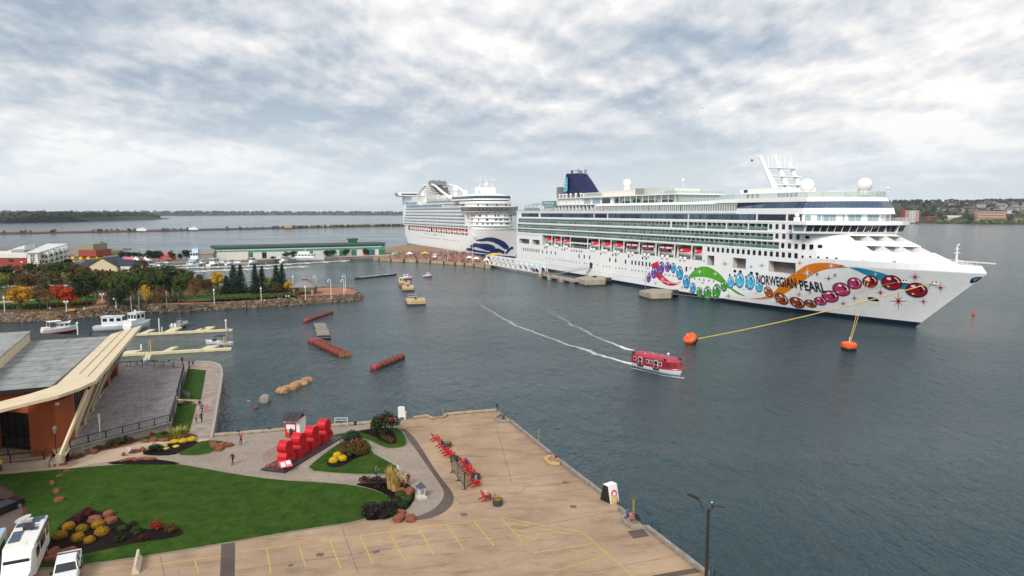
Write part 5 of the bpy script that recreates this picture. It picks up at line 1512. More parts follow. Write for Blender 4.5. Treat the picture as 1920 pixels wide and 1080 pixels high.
pier_end=EDGE_B+far_dir*42
BW_EDGE=[(397,822),(402,795),(408,760),(414,725),(417,702),(416,692),(412,684),(402,680),(390,678.5),(367,678)]
land=[tuple(p[:2])for p in(EDGE_A,EDGE_B,pier_end)]+[(30,-30),(-160,-30),(-160,150)]+[tuple(at(60,690,GZ)[:2]),tuple(at(215,687,GZ)[:2]),tuple(at(230,680,GZ)[:2])]+[tuple(at(x,y,GZ)[:2])for x,y in reversed(BW_EDGE)]+[tuple(at(560,806,GZ)[:2]),tuple(at(750,787,GZ)[:2])]
mb=MB();mb.prism(land,-4.0,GZ);structure(mb,'pier',CONCP)
sheet('plaza_paving',[(402,815),(560,804.5),(640,797),(748,789),(762,815),(800,870),(834,925),(822,948),(790,966),(740,975),(600,975),(100,960),(60,900),(118,868),(190,855),(300,815)],GZ+0.004,PAVE,0)
sheet('pink_paving',[(492,850),(520,835),(548,826),(600,824),(560,860),(545,878),(510,876),(490,865)],GZ+0.008,PAVEW,2)
sheet('asphalt_strip',[(750,803),(763,806),(778,822),(792,842),(810,872),(828,897),(848,922),(852,936),(846,950),(828,964),(805,972),(778,976),(776,970),(800,962),(822,948),(834,928),(830,915),(800,872),(772,832),(748,806)],GZ+0.010,ASPH,1)
sheet('light_path',[(0,873),(60,868),(118,861),(160,866),(110,879),(0,889)],GZ+0.010,PATHC,0)
sheet('path',[(118,861),(190,846),(235,838),(262,832),(300,828),(330,826),(352,824),(397,821),(375,832),(345,840),(300,847),(260,856),(225,862),(180,868),(130,880),(108,879)],GZ+0.008,PATHC,0)
LZ=GZ+0.10
sheet('lawn',[(0,890),(100,881),(180,874),(240,870),(300,868),(335,870),(370,876),(440,889),(520,900),(600,904),(660,909),(700,918),(728,929),(734,938),(716,948),(696,960),(684,975),(560,993),(400,1021),(230,1048),(120,1062),(40,1066),(-40,1060),(-60,1010),(0,1008),(28,988),(45,965),(43,945),(25,926),(0,912),(-60,906),(-60,892)],LZ,GRASS,1,0.12,0.18)
sheet('dry_verge',[(-5,904),(25,922),(50,944),(53,966),(38,990),(5,1012),(-5,1008),(28,986),(44,964),(42,946),(22,928),(-5,914)],LZ+0.008,REDMULCH,1)
sheet('driveway',[(-90,905),(-5,909),(22,926),(42,946),(44,965),(28,988),(-5,1010),(-90,1020)],LZ+0.012,ASPH,1,0,0.35,kerbm=PATHC)
mulch=[]
def bed(name,pxs,z=LZ+0.03,m=None,s=1,th=0.1):return sheet(name,pxs,z,m or MULCH,s,th)
bed('mulch_bed',[(155,958),(185,958),(212,963),(240,984),(268,993),(310,990),(335,991),(347,998),(330,1007),(262,1016),(190,1031),(150,1040),(90,1044),(84,1028),(108,990),(130,970)])
bed('mulch_strip',[(190,869),(240,861),(280,860),(320,864),(342,870),(280,871)])
bed('corner_bed',[(662,906),(700,906),(735,904),(762,905),(776,915),(779,931),(770,946),(754,960),(735,968),(690,976),(683,968),(690,956),(715,946),(734,940),(730,930),(712,921),(690,913)])
sheet('island_lawn',[(572,881),(600,857),(625,838),(650,823),(680,822),(695,832),(696,848),(718,860),(740,872),(744,880),(728,887),(700,889),(640,887)],LZ,GRASS,1,0.12,0.15)
bed('island_mulch',[(612,868),(625,858),(640,850),(652,838),(690,840),(692,850),(668,858),(650,870),(630,877),(614,874)])
sheet('upper_lawn',[(618,817),(655,810),(700,803),(742,801),(754,808),(763,824),(760,836),(742,840),(722,839),(700,828),(680,820),(650,820)],LZ,GRASS,1,0.12,0.15)
bed('upper_mulch',[(668,808),(700,803),(728,802),(742,815),(745,829),(738,833),(722,830),(700,817)])
sheet('small_lawn',[(328,852),(350,840),(372,828),(398,825),(425,828),(408,837),(395,849),(368,854)],LZ,GRASS,1,0.12,0.12)
bed('small_mulch',[(262,850),(285,840),(310,832),(340,828),(372,826),(368,832),(345,844),(325,852),(290,853)])
bed('deckside_bed',[(100,865),(118,845),(135,838),(200,820),(258,808),(302,812),(306,820),(262,826),(240,834),(190,845),(140,860),(112,870)],GZ+0.07,REDMULCH)
bed('dark_red_bed',[(300,822),(345,812),(372,815),(366,822),(330,826),(300,828)],GZ+0.07,REDMULCH)
sheet('deck_lawn',[(351,691),(386,694),(376,748),(338,746)],GZ+0.12,GRASS,0,0.12)
sheet('deck_lawn',[(333,757),(368,757),(354,809),(303,821),(258,825),(320,800)],GZ+0.12,GRASS,0,0.12)
LINE=mat('yellow_line_paint',(0.50,0.36,0.07),0.8,var=0.35,scale=6)
SEAM=mat('slab_seam',(0.13,0.10,0.08),0.9,var=0.2)
def line(a,b,w=0.11,z=GZ+0.006,m=None,name='parking_line'):
 A,B=at(*a,z),at(*b,z);d=(B-A).normalized();s=Vector((-d.y,d.x,0))*w/2
 mb=MB();mb.poly([A-s,B-s,B+s,A+s]);structure(mb,name,m or LINE)
for a,b in(((445,1035),(760,993)),((760,993),(939,970)),((785,991),(814,1040)),((838,984),(870,1030)),((889,977.5),(926,1023)),((939,970),(979,1015)),((939,970),(1093,998)),((952,980),(1068,1001)),((960,992),(1040,1006)),((968,1002),(1012,1011)),((1093,998),(1139,1039)),((1139,1039),(1190,1082)),((1000,1037),(1110,1019)),((560,1021),(573,1062)),((618,1013),(640,1068)),((675,1005),(700,1058)),((730,998),(757,1048)),((500,1029),(508,1075)),((979,1015),(1012,1010)),((280,1060),(420,1042)),((365,1050),(372,1075)),((1040,1070),(1138,1042))):line(a,b)
for a,b in(((860,945),(1110,915)),((850,930),(866,947)),((440,1070),(900,1005)),((640,987),(672,1075)),((905,1003),(1150,960)),((300,1043),(310,1085)),((1095,1075),(1300,1035)),((760,830),(1010,808)),((900,905),(1120,880)),((930,800),(960,905))):line(a,b,0.06,GZ+0.005,SEAM,'slab_seam')
sheet('asphalt_patch',[(1176,996),(1206,992),(1218,1005),(1188,1010)],GZ+0.007,ASPH,0)
sheet('asphalt_patch',[(415,1018),(441,1015),(440,1090),(412,1090)],GZ+0.007,ASPH,0)
sheet('asphalt_patch',[(1222,1079),(1308,1064),(1318,1072),(1262,1082),(1228,1092)],GZ+0.007,ASPH,0)
TYR=mat('tyre_smudge',(0.31,0.225,0.16),.9,var=.25,scale=3)
for(x0,y0,x1,y1,bend)in((600,1070,960,1000,2.5),(610,1076,965,1006,2.5),(900,1060,1120,960,-2),(908,1065,1126,966,-2),(960,960,1050,880,1.5),(320,1075,560,1045,1)):
 a,c=at(x0,y0,GZ),at(x1,y1,GZ);d=(c-a);s_=Vector((-d.y,d.x,0)).normalized();pts=[a+d*(k/16)+s_*bend*4*(k/16)*(1-k/16)for k in range(17)]
 mb=MB();mb.grid([[((p+s_*.1).x,(p+s_*.1).y,GZ+.0055)for p in pts],[((p-s_*.1).x,(p-s_*.1).y,GZ+.0055)for p in pts]]);structure(mb,'tyre_mark',TYR)
for i,(x,y,r_)in enumerate(((705,1035,.5),(835,1010,.35),(1010,960,.6),(1060,905,.5),(890,835,.7),(1170,1035,.45),(545,1060,.4),(960,1050,.4),(340,1070,.5))):
 p=at(x,y,GZ);sheet('oil_stain',[(p.x+r_*rnd.uniform(.6,1.3)*math.cos(k),p.y+r_*rnd.uniform(.6,1.3)*math.sin(k))for k in range(6)],GZ+.0045+i*.0001,SEAM if i%3==0 else TYR,2,raw=True)
for(x,y)in((1075,950),(870,965),(600,1040)):p=at(x,y,GZ);mb=MB();mb.box(p.x-.35,p.x+.35,p.y-.35,p.y+.35,GZ,GZ+.012);structure(mb,'drain_cover',SEAM)
def beams(pts,name,matl,w,h,z0,L=4.0,gap=0.08,group=None,parent=None):
 out=[]
 for a,b in zip(pts[:-1],pts[1:]):
  d=(b-a).length;n=max(1,round(d/L))
  for k in range(n):
   p,q=a.lerp(b,k/n),a.lerp(b,(k+1)/n);dd=(q-p).normalized()
   mb=MB();mb.bar(p+dd*gap/2+Vector((0,0,z0+h/2)),q-dd*gap/2+Vector((0,0,z0+h/2+rnd.uniform(-.02,.02))),w,h)
   out.append(mb.build(name,matl,parent))
 return out
def gz(px,py):v=at(px,py,GZ);v.z=GZ;return v
te=thing('timber_edging','weathered timber edging along the right side of the pier','edging')
E_R=[(957,792),(1032,853),None,(1050,868),(1132,931),None,(1160,956),(1176,969),None,(1212,992),(1328,1082)]
seg=[]
for q in E_R+[None]:
 if q is None or False:
  beams(seg,'timber',WOODG,0.38,0.34,0.12,5.0,parent=te);beams(seg,'timber_block',WOODG,0.3,0.12,0.0,1.2,0.5,parent=te);seg=[]
 else:seg.append(gz(*q))
beams([gz(1032,858),gz(1022,862),gz(1030,871),gz(1050,872)],'timber',WOODY,0.35,0.3,0.05,3,parent=te)
beams([gz(1176,969),gz(1166,976),gz(1182,990),gz(1212,992)],'timber',WOODG,0.35,0.3,0.05,4,parent=te)
beams([gz(940,778),gz(928,785),gz(934,792),gz(957,792)],'timber',WOODG,0.35,0.28,0.05,4,parent=te)
TIMB=mat('tan_timber',(0.40,0.31,0.20),0.85,var=0.2,scale=1.5)
te2=thing('timber_edging','tan timber edging along the far end of the pier','edging')
for seg in([(402,818),(540,807)],[(575,804),(640,798.5),(700,794),(748,789)],[(775,786),(800,782)],[(800,782),(812,788)],[(832,784),(838,779)],[(838,779),(905,773),(935,771)]):
 beams([gz(*p)for p in seg],'timber',TIMB,0.35,0.28,0.14,4.0,parent=te2);beams([gz(*p)for p in seg],'timber_block',WOODG,0.28,0.14,0,1.6,0.7,parent=te2)
for i,(px,py,lb)in enumerate(((666,797,'black mooring bollard behind the round green bush'),(447,814,'small black mooring bollard at the left of the plaza edge'),(944,786,'rusty mooring bollard in the notch at the far corner of the pier'),(506,809,'small dark mooring bollard left of the red kiosk'))):
 p=gz(px,py);mb=MB(p and Matrix.Translation(p));mb.lathe([(0.3,0),(0.2,.1),(0.17,.35),(0.28,.5),(0.26,.6),(0.05,.65)],12);tag(mb.build('bollard',BLACK if i!=2 else mat('rust',(0.12,0.05,0.03),.8)),lb,'bollard','mooring bollards of the pier')
for px,py,lb in((1010,822,'slim yellow-green ladder post on the pier edge above the timber notch'),(1188,962,'yellow-green ladder post behind the three seated people'),(831,782,'yellow-green ladder post beside the red bicycle')):
 p=gz(px,py);mb=MB(Matrix.Translation(p));mb.box(-.08,.08,-.05,.05,-1.5,1.5);mb.box(-.08,.08,.3,.4,-1.5,1.4);tag(mb.build('ladder_post',mat('post_yellow_green',(0.22,0.22,0.04),.8)),lb,'post','ladder posts along the pier')
for k,(a,b,lb)in enumerate((((1078,888),(1092,900),'upper'),((1222,985),(1236,997),'middle'),((1340,1073),(1352,1084),'lower'),((966,797),(974,803),'farthest'))):
 A,B=gz(*a),gz(*b);mb=MB();mb.tube([A+Vector((0,0,-1.2)),A+Vector((0,0,.25)),B+Vector((0,0,.25)),B+Vector((0,0,-1.2))],.05,6);tag(mb.build('ladder_hoop',BLACK),'%s black ladder hoop hanging on the right edge of the pier'%lb,'ladder')
DZ=3.3
def boards_mat(name,c1,c2,width,rot):
 m,nt,b=newmat(name);L=nt.links.new;b.inputs['Roughness'].default_value=.85
 tcn=nt.nodes.new('ShaderNodeTexCoord');mp=nt.nodes.new('ShaderNodeMapping');mp.inputs['Rotation'].default_value=(0,0,rot);L(tcn.outputs['Object'],mp.inputs[0])
 br=nt.nodes.new('ShaderNodeTexBrick');br.inputs['Scale'].default_value=1;br.inputs['Brick Width'].default_value=3.6;br.inputs['Row Height'].default_value=width;br.inputs['Mortar Size'].default_value=0.012;br.inputs['Color1'].default_value=(*c1,1);br.inputs['Color2'].default_value=(*c2,1);br.inputs['Mortar'].default_value=(.05,.045,.05,1)
 L(mp.outputs[0],br.inputs['Vector'])
 nz=nt.nodes.new('ShaderNodeTexNoise');nz.inputs['Scale'].default_value=.5;nz.inputs['Detail'].default_value=8;nz.inputs['Roughness'].default_value=.7;L(tcn.outputs['Object'],nz.inputs['Vector'])
 r=nt.nodes.new('ShaderNodeValToRGB');r.color_ramp.elements[0].position=.35;r.color_ramp.elements[1].position=.65;r.color_ramp.elements[0].color=(.68,.68,.70,1);r.color_ramp.elements[1].color=(1.2,1.18,1.15,1);L(nz.outputs[0],r.inputs[0])
 x=nt.nodes.new('ShaderNodeMix');x.data_type='RGBA';x.blend_type='MULTIPLY';x.inputs[0].default_value=1;L(br.outputs[0],x.inputs[6]);L(r.outputs[0],x.inputs[7]);L(x.outputs[2],b.inputs['Base Color']);return m
dA,dB,dC,dD=at(128,840,DZ),at(319,791,DZ),at(346,691,DZ),at(222,688,DZ)
deck_dir=math.atan2(dC.y-dB.y,dC.x-dB.x)
DKM=boards_mat('deck_boards',(0.235,0.205,0.205),(0.31,0.27,0.265),0.28,-deck_dir)
BWM=boards_mat('boardwalk_boards',(0.31,0.25,0.205),(0.36,0.295,0.245),0.3,-deck_dir+math.pi/2)
deck_poly=[dA,dB,at(332,747,DZ),dC,at(289,685,DZ),dD]
mb=MB();mb.prism([tuple(p[:2])for p in deck_poly],GZ-.1,DZ);structure(mb,'timber_deck',DKM)
fas=thing('deck_fascia','row of upright grey boards closing the underside of the deck on its near side','fascia')
d=(dB-dA);n=60;dn=d.normalized();out=Vector((dn.y,-dn.x,0))
for k in range(n):
 a=dA.lerp(dB,(k+.06)/n);b=dA.lerp(dB,(k+.94)/n);mb=MB();mb.bar((a.x+out.x*.06,a.y+out.y*.06,(GZ+DZ)/2-.12),(b.x+out.x*.06,b.y+out.y*.06,(GZ+DZ)/2-.12),.05,DZ-GZ-.25);mb.build('board',WOODG,fas)
mb=MB();mb.bar(dA+out*.1+Vector((0,0,-.08)),dB+out*.1+Vector((0,0,-.08)),.2,.2);mb.build('edge_beam',WOODG,fas)
sheet('building_apron',[(110,862),(120,860),(137,833),(222,688),(207,686),(90,830)],DZ+.004,PATHC,0)
sheet('front_terrace',[(0,840),(85,836),(118,852),(120,866),(60,872),(-60,880),(-60,845)],2.5,PATHC,0,0.5)
sheet('boardwalk',[(386,693),(354,824),(372,823),(397,820),(402,795),(408,760),(414,725),(416,703),(415,693),(411,686),(402,682),(390,680),(367,680),(350,684),(347,692)],GZ+.01,BWM,0)
sheet('quay_walk',[(347,692),(350,684),(367,680),(300,679),(230,681),(222,690)],GZ+.012,BWM,0)
ke=thing('boardwalk_edging','pale timber edging curving round the outer side of the boardwalk','edging')
beams([gz(*p)for p in[(396,821),(401,795),(407,760),(413,725),(416,703),(415,693),(411,685),(402,681),(390,679.3),(367,679)]],'timber',mat('pale_grey_timber',(0.33,0.30,0.27),.85,var=.15),.45,.25,0.0,3.0,.03,parent=ke)
st=thing('deck_steps','pale wooden steps leading from the deck down to the boardwalk','steps')
s0,s1=at(334,748,DZ),at(360,752,GZ)
for k in range(8):
 t=k/8;p=s0.lerp(s1,t);dd=(s1-s0);dd.z=0;dd.normalize();sd=Vector((-dd.y,dd.x,0))*.95
 mb=MB();z=DZ-(DZ-GZ)*(k+1)/8.5;q=p+dd*.34
 mb.bar(Vector((p.x+.17*dd.x,p.y+.17*dd.y,z-.06))-sd,Vector((p.x+.17*dd.x,p.y+.17*dd.y,z-.06))+sd,.34,.12);mb.build('tread',mat('step_pale',(0.5,0.42,0.36),.8),st)
FGL=glassmat('fence_glass',(0.20,0.24,0.25),.06,alpha=.35)
def fence(pts,z,label,h=1.1,spacing=2.0,glass=True,mids=0,name='railing',r=.045,matl=None):
 f=thing(name,label,'railing');matl=matl or BLACK
 for a,b in zip(pts[:-1],pts[1:]):
  a=Vector(a);b=Vector(b);L=(b-a).length;n=max(1,round(L/spacing))
  for k in range(n+(1 if b==Vector(pts[-1])else 0)):
   p=a.lerp(b,k/n);mb=MB();mb.box(p.x-r*1.3,p.x+r*1.3,p.y-r*1.3,p.y+r*1.3,p.z,p.z+h);mb.build('post',matl,f)
  mb=MB();mb.bar(a+Vector((0,0,h)),b+Vector((0,0,h)),r*1.6,r*1.6);mb.bar(a+Vector((0,0,.12)),b+Vector((0,0,.12)),r*1.3,r*1.3)
  for q in range(mids):mb.bar(a+Vector((0,0,h*(q+1)/(mids+1))),b+Vector((0,0,h*(q+1)/(mids+1))),r,r)
  mb.build('rail',matl,f)
  if glass:
   for k in range(n):
    p,q=a.lerp(b,(k+.06)/n),a.lerp(b,(k+.94)/n);mb=MB();mb.bar(p+Vector((0,0,h*.55)),q+Vector((0,0,h*.55)),.02,h*.8);mb.build('glass_pane',FGL,f)
 return f
fence([dA+Vector((.2,.1,0)),dB+Vector((-.1,.1,0))],DZ,'black railing with glass panes along the near side of the deck',spacing=2.25)
fence([dB+Vector((-.1,.3,0)),at(330,752,DZ)],DZ,'black railing at the deck corner below the steps',spacing=2.4)
fence([at(332,742,DZ),dC+Vector((-.1,0,0))],DZ,'black railing with glass panes along the deck side facing the boardwalk',spacing=2.4)
fence([dC+Vector((-.2,-.1,0)),at(289,685.5,DZ),at(222,688,DZ)],DZ,'black railing across the far end of the deck by the water',spacing=2.6)
fence([at(356,692,GZ),at(341,742,GZ),at(358,747,GZ)],GZ,'low black railing between the upper deck lawn and the deck',spacing=2.6)
fence([at(-40,872,2.5),at(20,868,2.5),at(82,862,2.5),at(92,850,2.5)],2.5,'outer black handrail of the entrance ramp by the orange wall',glass=False,mids=1,spacing=2.6)
fence([at(-30,858,2.5),at(60,849,2.5)],2.5,'inner black handrail of the entrance ramp by the orange wall',glass=False,mids=0,spacing=2.8)
fence([at(93,842,2.5),at(121,843,2.5),at(121,858,2.5)],2.5,'short black railing between the ramp and the deck',glass=False,mids=1,spacing=1.6)
mb=MB();mb.prism(wpoly([(86,874),(96,858),(99,860),(90,878)],GZ),GZ,2.7);tag(mb.build('low_wall',PATHC),'low pale concrete wall at the end of the entrance ramp','wall')
# convention building
bld=thing('convention_building','orange walled building with grey flat roof, cream overhang and slanting cream struts','building')
ROOF=ground_mat('roof_membrane',(0.27,0.285,0.28),(0.335,0.35,0.34),stain=0.35,rot=-1.92)
CREAMR=mat('cream_metal',(0.62,0.50,0.32),.5,var=.1,scale=.5,col2=(0.70,0.58,0.39))
ORNG=mat('orange_render',(0.35,0.078,0.018),.8,var=.12,scale=.5,streak=.12)
RZ=11.3
def rp(px,py,z=RZ):v=at(px,py,z);return v
nr,fr_,nl,fl_=rp(92,727),rp(205,630),rp(0,735),rp(0,627)
side=(fr_-nr).normalized();front=(nl-nr).normalized()
fl2=nr+front*45;fl3=fr_+front*45
mb=MB();mb.prism([tuple(p[:2])for p in(nr,fr_,fl3,fl2)],RZ-.35,RZ);mb.build('roof',ROOF,bld)
mb=MB();mb.bar(nr+Vector((0,0,-.1)),nr+front*45+Vector((0,0,-.1)),.25,.5);mb.build('roof_edge',BLACK,bld)
for k in range(9):
 a=nr+side*(4.2*(k+1));mb=MB();mb.bar(a+Vector((0,0,.02)),a+front*45+Vector((0,0,.02)),.08,.03);mb.build('roof_seam',mat('seam_grey',(0.12,0.13,0.13),.8),bld)
pa,pb=rp(57,640),rp(0,692);bz=RZ+1.7
mb=MB();q=(pb-pa).normalized();mb.prism([tuple(pa[:2]),tuple((pa+q*70)[:2]),tuple((pa+q*70+front*40)[:2]),tuple((pa+front*40)[:2])],RZ,bz);mb.build('raised_block_wall',CREAMR,bld)
mb=MB();mb.prism([tuple((pa+q*-.15-front*.15)[:2]),tuple((pa+q*70-front*.15)[:2]),tuple((pa+q*70+front*40)[:2]),tuple((pa+front*40-q*.15)[:2])],bz,bz+.2);mb.build('raised_block_roof',ROOF,bld)
oc,of_=at(180,712,11.8),at(262,614,11.6)
sd=(of_-oc).normalized()
of_2=of_+sd*3
inner_n,inner_f=Vector((nr.x+.4,nr.y+.6,RZ)),Vector((fr_.x,fr_.y,RZ))+sd*2
mb=MB();mb.add([inner_n+Vector((0,0,.05)),oc,of_2,inner_f+Vector((0,0,.05)),inner_n+Vector((0,0,-.5)),oc+Vector((0,0,-.6)),of_2+Vector((0,0,-.6)),inner_f+Vector((0,0,-.5))],[(0,1,2,3),(7,6,5,4),(0,4,5,1),(1,5,6,2),(2,6,7,3),(3,7,4,0)])
mb.build('overhang',CREAMR,bld)
mb=MB()
for f in(0.35,.68):mb.bar(inner_n.lerp(oc,f)+Vector((0,0,.08)),inner_f.lerp(of_2,f)+Vector((0,0,.08)),.10,.06)
mb.build('overhang_seam',mat('cream_seam',(0.45,0.36,0.25),.6),bld)
frow_o,frow_i,frow_b=[],[],[]
cps=[(180,713,11.8),(150,727,11.8),(110,741,11.6),(60,753,11.3),(0,768,10.9),(-80,786,10.3)]
for(x,y,z)in cps:frow_o.append(at(x,y,z))
cpi=[(150,700,11.7),(128,712,11.65),(92,727,11.55),(50,740,11.3),(0,753,10.9),(-80,770,10.3)]
for(x,y,z)in cpi:frow_i.append(at(x,y,z))
mb=MB();mb.grid([frow_i,frow_o]);mb.grid([frow_o,[p+Vector((0,0,-.4))for p in frow_o]]);mb.grid([[p+Vector((0,0,-.4))for p in frow_o],[p+Vector((0,.4,-.4))for p in frow_i]]);mb.build('front_canopy',CREAMR,bld)
wc=at(108,852,2.5);wl=at(0,842,2.5);wc.z=wl.z=DZ;wdir=(wl-wc).normalized();wn_=Vector((wdir.y,-wdir.x,0))
if wn_.y>0:wn_=-wn_
W2=wc+wdir*40
mb=MB();mb.prism([tuple(wc[:2]),tuple((wc+wdir*1.7)[:2]),tuple((wc+wdir*1.7+Vector((0,4,0)))[:2]),tuple((wc+Vector((0,4,0)))[:2])],GZ,9.6)
mb.prism([tuple((wc+wdir*1.7)[:2]),tuple((W2)[:2]),tuple((W2+Vector((0,4,0)))[:2]),tuple((wc+wdir*1.7+Vector((0,4,0)))[:2])],7.9,RZ-.6)
mb.prism([tuple((wc+wdir*9.6)[:2]),tuple((W2)[:2]),tuple((W2+Vector((0,4,0)))[:2]),tuple((wc+wdir*9.6+Vector((0,4,0)))[:2])],GZ,7.9)
mb.build('front_wall',ORNG,bld)
a=nr+side*1.0+front*1.2;mb=MB();mb.bar(a+Vector((0,0,-1.1)),a+front*40+Vector((0,0,-1.1)),.3,1.9);mb.build('upper_wall',ORNG,bld)
g0=wc+wdir*1.75+Vector((0,.5,0));
NIGHT=glassmat('building_dark_glass',(0.010,0.010,0.012),.04)
for k in range(6):
 for(za,zb)in((2.6,4.4),(4.45,7.88)):
  mb=MB();p,q_=g0+wdir*(k*1.31+.04),g0+wdir*((k+1)*1.31-.04);mb.bar(Vector((p.x,p.y,(za+zb)/2)),Vector((q_.x,q_.y,(za+zb)/2)),.08,zb-za-.05);mb.build('glass_pane',NIGHT,bld)
sw=Vector((side.x,side.y,0)).normalized()
Ls=46
mb=MB();sn=Vector((sw.y,-sw.x,0))
for(a,b)in((0,1.6),(8.6,10.6),(18,19.5),(27,28.5),(36,37.5),(45,46)):
 p,q_=wc+sw*a,wc+sw*b;mb.prism([tuple(p[:2]),tuple(q_[:2]),tuple((q_-sn*3)[:2]),tuple((p-sn*3)[:2])],GZ,RZ-.7 if a>1 else 9.7)
p,q_=wc+sw*1.6,wc+sw*Ls;mb.prism([tuple((p-sn*.02)[:2]),tuple((q_-sn*.02)[:2]),tuple((q_-sn*3)[:2]),tuple((p-sn*3)[:2])],8.9,RZ-.72)
mb.build('side_wall',ORNG,bld)
for(a,b)in((1.6,8.6),(10.6,18),(19.5,27),(28.5,36),(37.5,45)):
 n=6
 for k in range(n):
  p,q_=wc+sw*(a+(b-a)*(k+.05)/n)-sn*.4,wc+sw*(a+(b-a)*(k+.95)/n)-sn*.4
  mb=MB();mb.bar(Vector((p.x,p.y,5.95)),Vector((q_.x,q_.y,5.95)),.08,5.8);mb.build('glass_pane',NIGHT,bld)
  mb=MB();m_=wc+sw*(a+(b-a)*k/n)-sn*.33;mb.box(m_.x-.05,m_.x+.05,m_.y-.05,m_.y+.05,3.1,8.9);mb.build('mullion',mat('bronze_mullion',(0.05,0.045,0.04),.5),bld)
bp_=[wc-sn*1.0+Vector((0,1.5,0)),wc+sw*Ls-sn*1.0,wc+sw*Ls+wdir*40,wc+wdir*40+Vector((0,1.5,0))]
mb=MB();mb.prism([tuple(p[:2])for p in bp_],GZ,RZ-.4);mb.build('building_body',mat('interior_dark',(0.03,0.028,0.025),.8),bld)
for k,(bx,by,tx,ty)in enumerate(((114,861,164,731),(139,822,176,717),(156,796,190,705),(171,771,203,688),(184,746,214,674),(198,722,226,660),(209,702,236,648))):
 b0=at(bx,by,DZ);t0=at(tx,ty,10.9)
 mb=MB();mb.bar(b0+Vector((0,0,.5)),t0,.30,.45);sp=mb.build('strut',CREAMR,bld)
 mb=MB();mb.box(b0.x-.5,b0.x+.35,b0.y-.35,b0.y+.35,DZ-.3,DZ+.55);mb.build('strut_foot',mat('foot_concrete',(0.42,0.33,0.24),.85,var=.1),bld)
mb=MB();p=wc+wdir*1.2+wn_*.1;mb.ball((p.x,p.y-.1,9.0),.28,10,8);p=wc+sn*.1+sw*.4;mb.box(p.x,p.x+.35,p.y-.2,p.y+.2,9.2,9.55);mb.build('wall_lamp',CREAMW,bld)
p=at(188,822,DZ);mb=MB(Matrix.Translation(p));mb.tube([(0,0,0),(0,0,3.2)],.07,8);mb.box(-.12,.12,-.04,.04,2.2,3.6);tag(mb.build('banner_pole',WHITE2),'white pole with a narrow banner standing on the deck','pole')
t=thing('street_lamp','black post lamp with lantern head beside the deck corner and orange wall','street lamp',at(107,868,GZ))
MB().lathe([(.18,0),(.16,.5),(.08,.7),(.06,3.9),(.1,4.0)],10).build('pole',BLACK,t);MB().lathe([(.12,4.0),(.26,4.7),(.3,4.75),(.05,5.05),(.03,5.2)],8).build('lantern',mat('lantern_glass',(0.25,0.22,0.2),.3),t)
# things of the plaza and pier
REDM=mat('red_gloss_metal',(0.52,0.004,0.012),.4,var=.05);DKSL=mat('dark_slate',(0.035,0.028,0.035),.45,var=.2,scale=1)
A,B=at(535,884,GZ),at(636,822,GZ);A2=at(470,880,GZ)
dv=(B-A).normalized();sv=Vector((-dv.y,dv.x,0));Lp=(B-A).length
pl=[A+dv*-.6-sv*.4,A+dv*(Lp+.5)-sv*.4,A+dv*(Lp+.5)+sv*3.2,A+dv*-.6+sv*3.2]
mb=MB();mb.prism([tuple(p[:2])for p in pl],GZ,GZ+.22);tag(mb.build('sculpture_plinth',DKSL),'dark slate plinth under the four tall red figures','plinth')
FZ=GZ+.222
def figure_poly(v):
 pts=[(-1.35,0.0)]
 pts+=[(-0.2,0),(1.0,0.35),(1.55,0.35),(1.7,1.0),(1.35,1.55),(0.75,2.15)]
 pts+=[(-0.05+1.12*math.cos(R(a)),3.0+1.12*math.sin(R(a)))for a in range(-40,221,20)]
 pts+=[(-0.75,2.15),(-1.1,1.6),(-1.2,0.9)]
 return pts
for k,(f,lb)in enumerate(((0.14,'nearest of the four red upright figures on the dark plinth'),(0.375,'second of the four red upright figures from the near end'),(0.61,'third of the four red upright figures, next to the farthest'),(0.85,'farthest of the four red upright figures on the dark plinth'))):
 c=A+dv*(Lp*f)+sv*.55
 t=thing('red_figure',lb,'sculpture',(c.x,c.y,FZ),math.atan2(dv.y,dv.x),'red figures of the sculpture');t.scale=(.80,.82,.78)
 P2=figure_poly(k);mb=MB();n=len(P2);D=1.55;hole=[(-0.15,1.25),(0.55,1.25),(0.15,1.85)]
 mb.add([(x,0,z)for x,z in P2]+[(x,D,z)for x,z in P2],[tuple(range(n)),tuple(reversed(range(n,2*n)))]+[(i,n+i,n+(i+1)%n,(i+1)%n)for i in range(n)]);mb.build('body',REDM,t)
 mb=MB();mb.add([(x,-.02,z)for x,z in hole]+[(x,.3,z)for x,z in hole],[(0,1,2),(3,5,4),(0,3,4,1),(1,4,5,2),(2,5,3,0)]);mb.build('opening',mat('deep_red_shade',(0.10,0.0,0.008),.6),t)  # solid wedge; the shade of the hole is put into its dark red
p=at(534,880,FZ);t=thing('info_lectern','slanted pink and white sign board on a black post near the red figures','sign',p,.6)
MB().box(-.1,.1,-.15,.15,0,1.0).build('post',BLACK,t);mb=MB(Matrix.Rotation(.5,4,'X'));mb.box(-.75,.75,-.55,.55,.95,1.02);b_=mb.build('board',mat('sign_pink',(0.60,0.15,0.20),.5),t);mb=MB(Matrix.Rotation(.5,4,'X'));mb.box(-.6,-.1,-.4,.3,1.02,1.03);mb.box(.1,.6,-.2,.4,1.02,1.03);mb.build('panel',WHITE2,b_)
p=at(549,821,GZ);k_=thing('ticket_kiosk','red and white kiosk with dark solar panels on its roof at the plaza edge','kiosk',p,-.12)
KR=mat('kiosk_red',(0.50,0.015,0.02),.5,var=.1);KP=mat('kiosk_pink_sign',(0.62,0.38,0.38),.6,var=.2,scale=4)
MB().box(-1.1,1.1,0.05,2.2,0,3.0).build('body',WHITE2,k_)
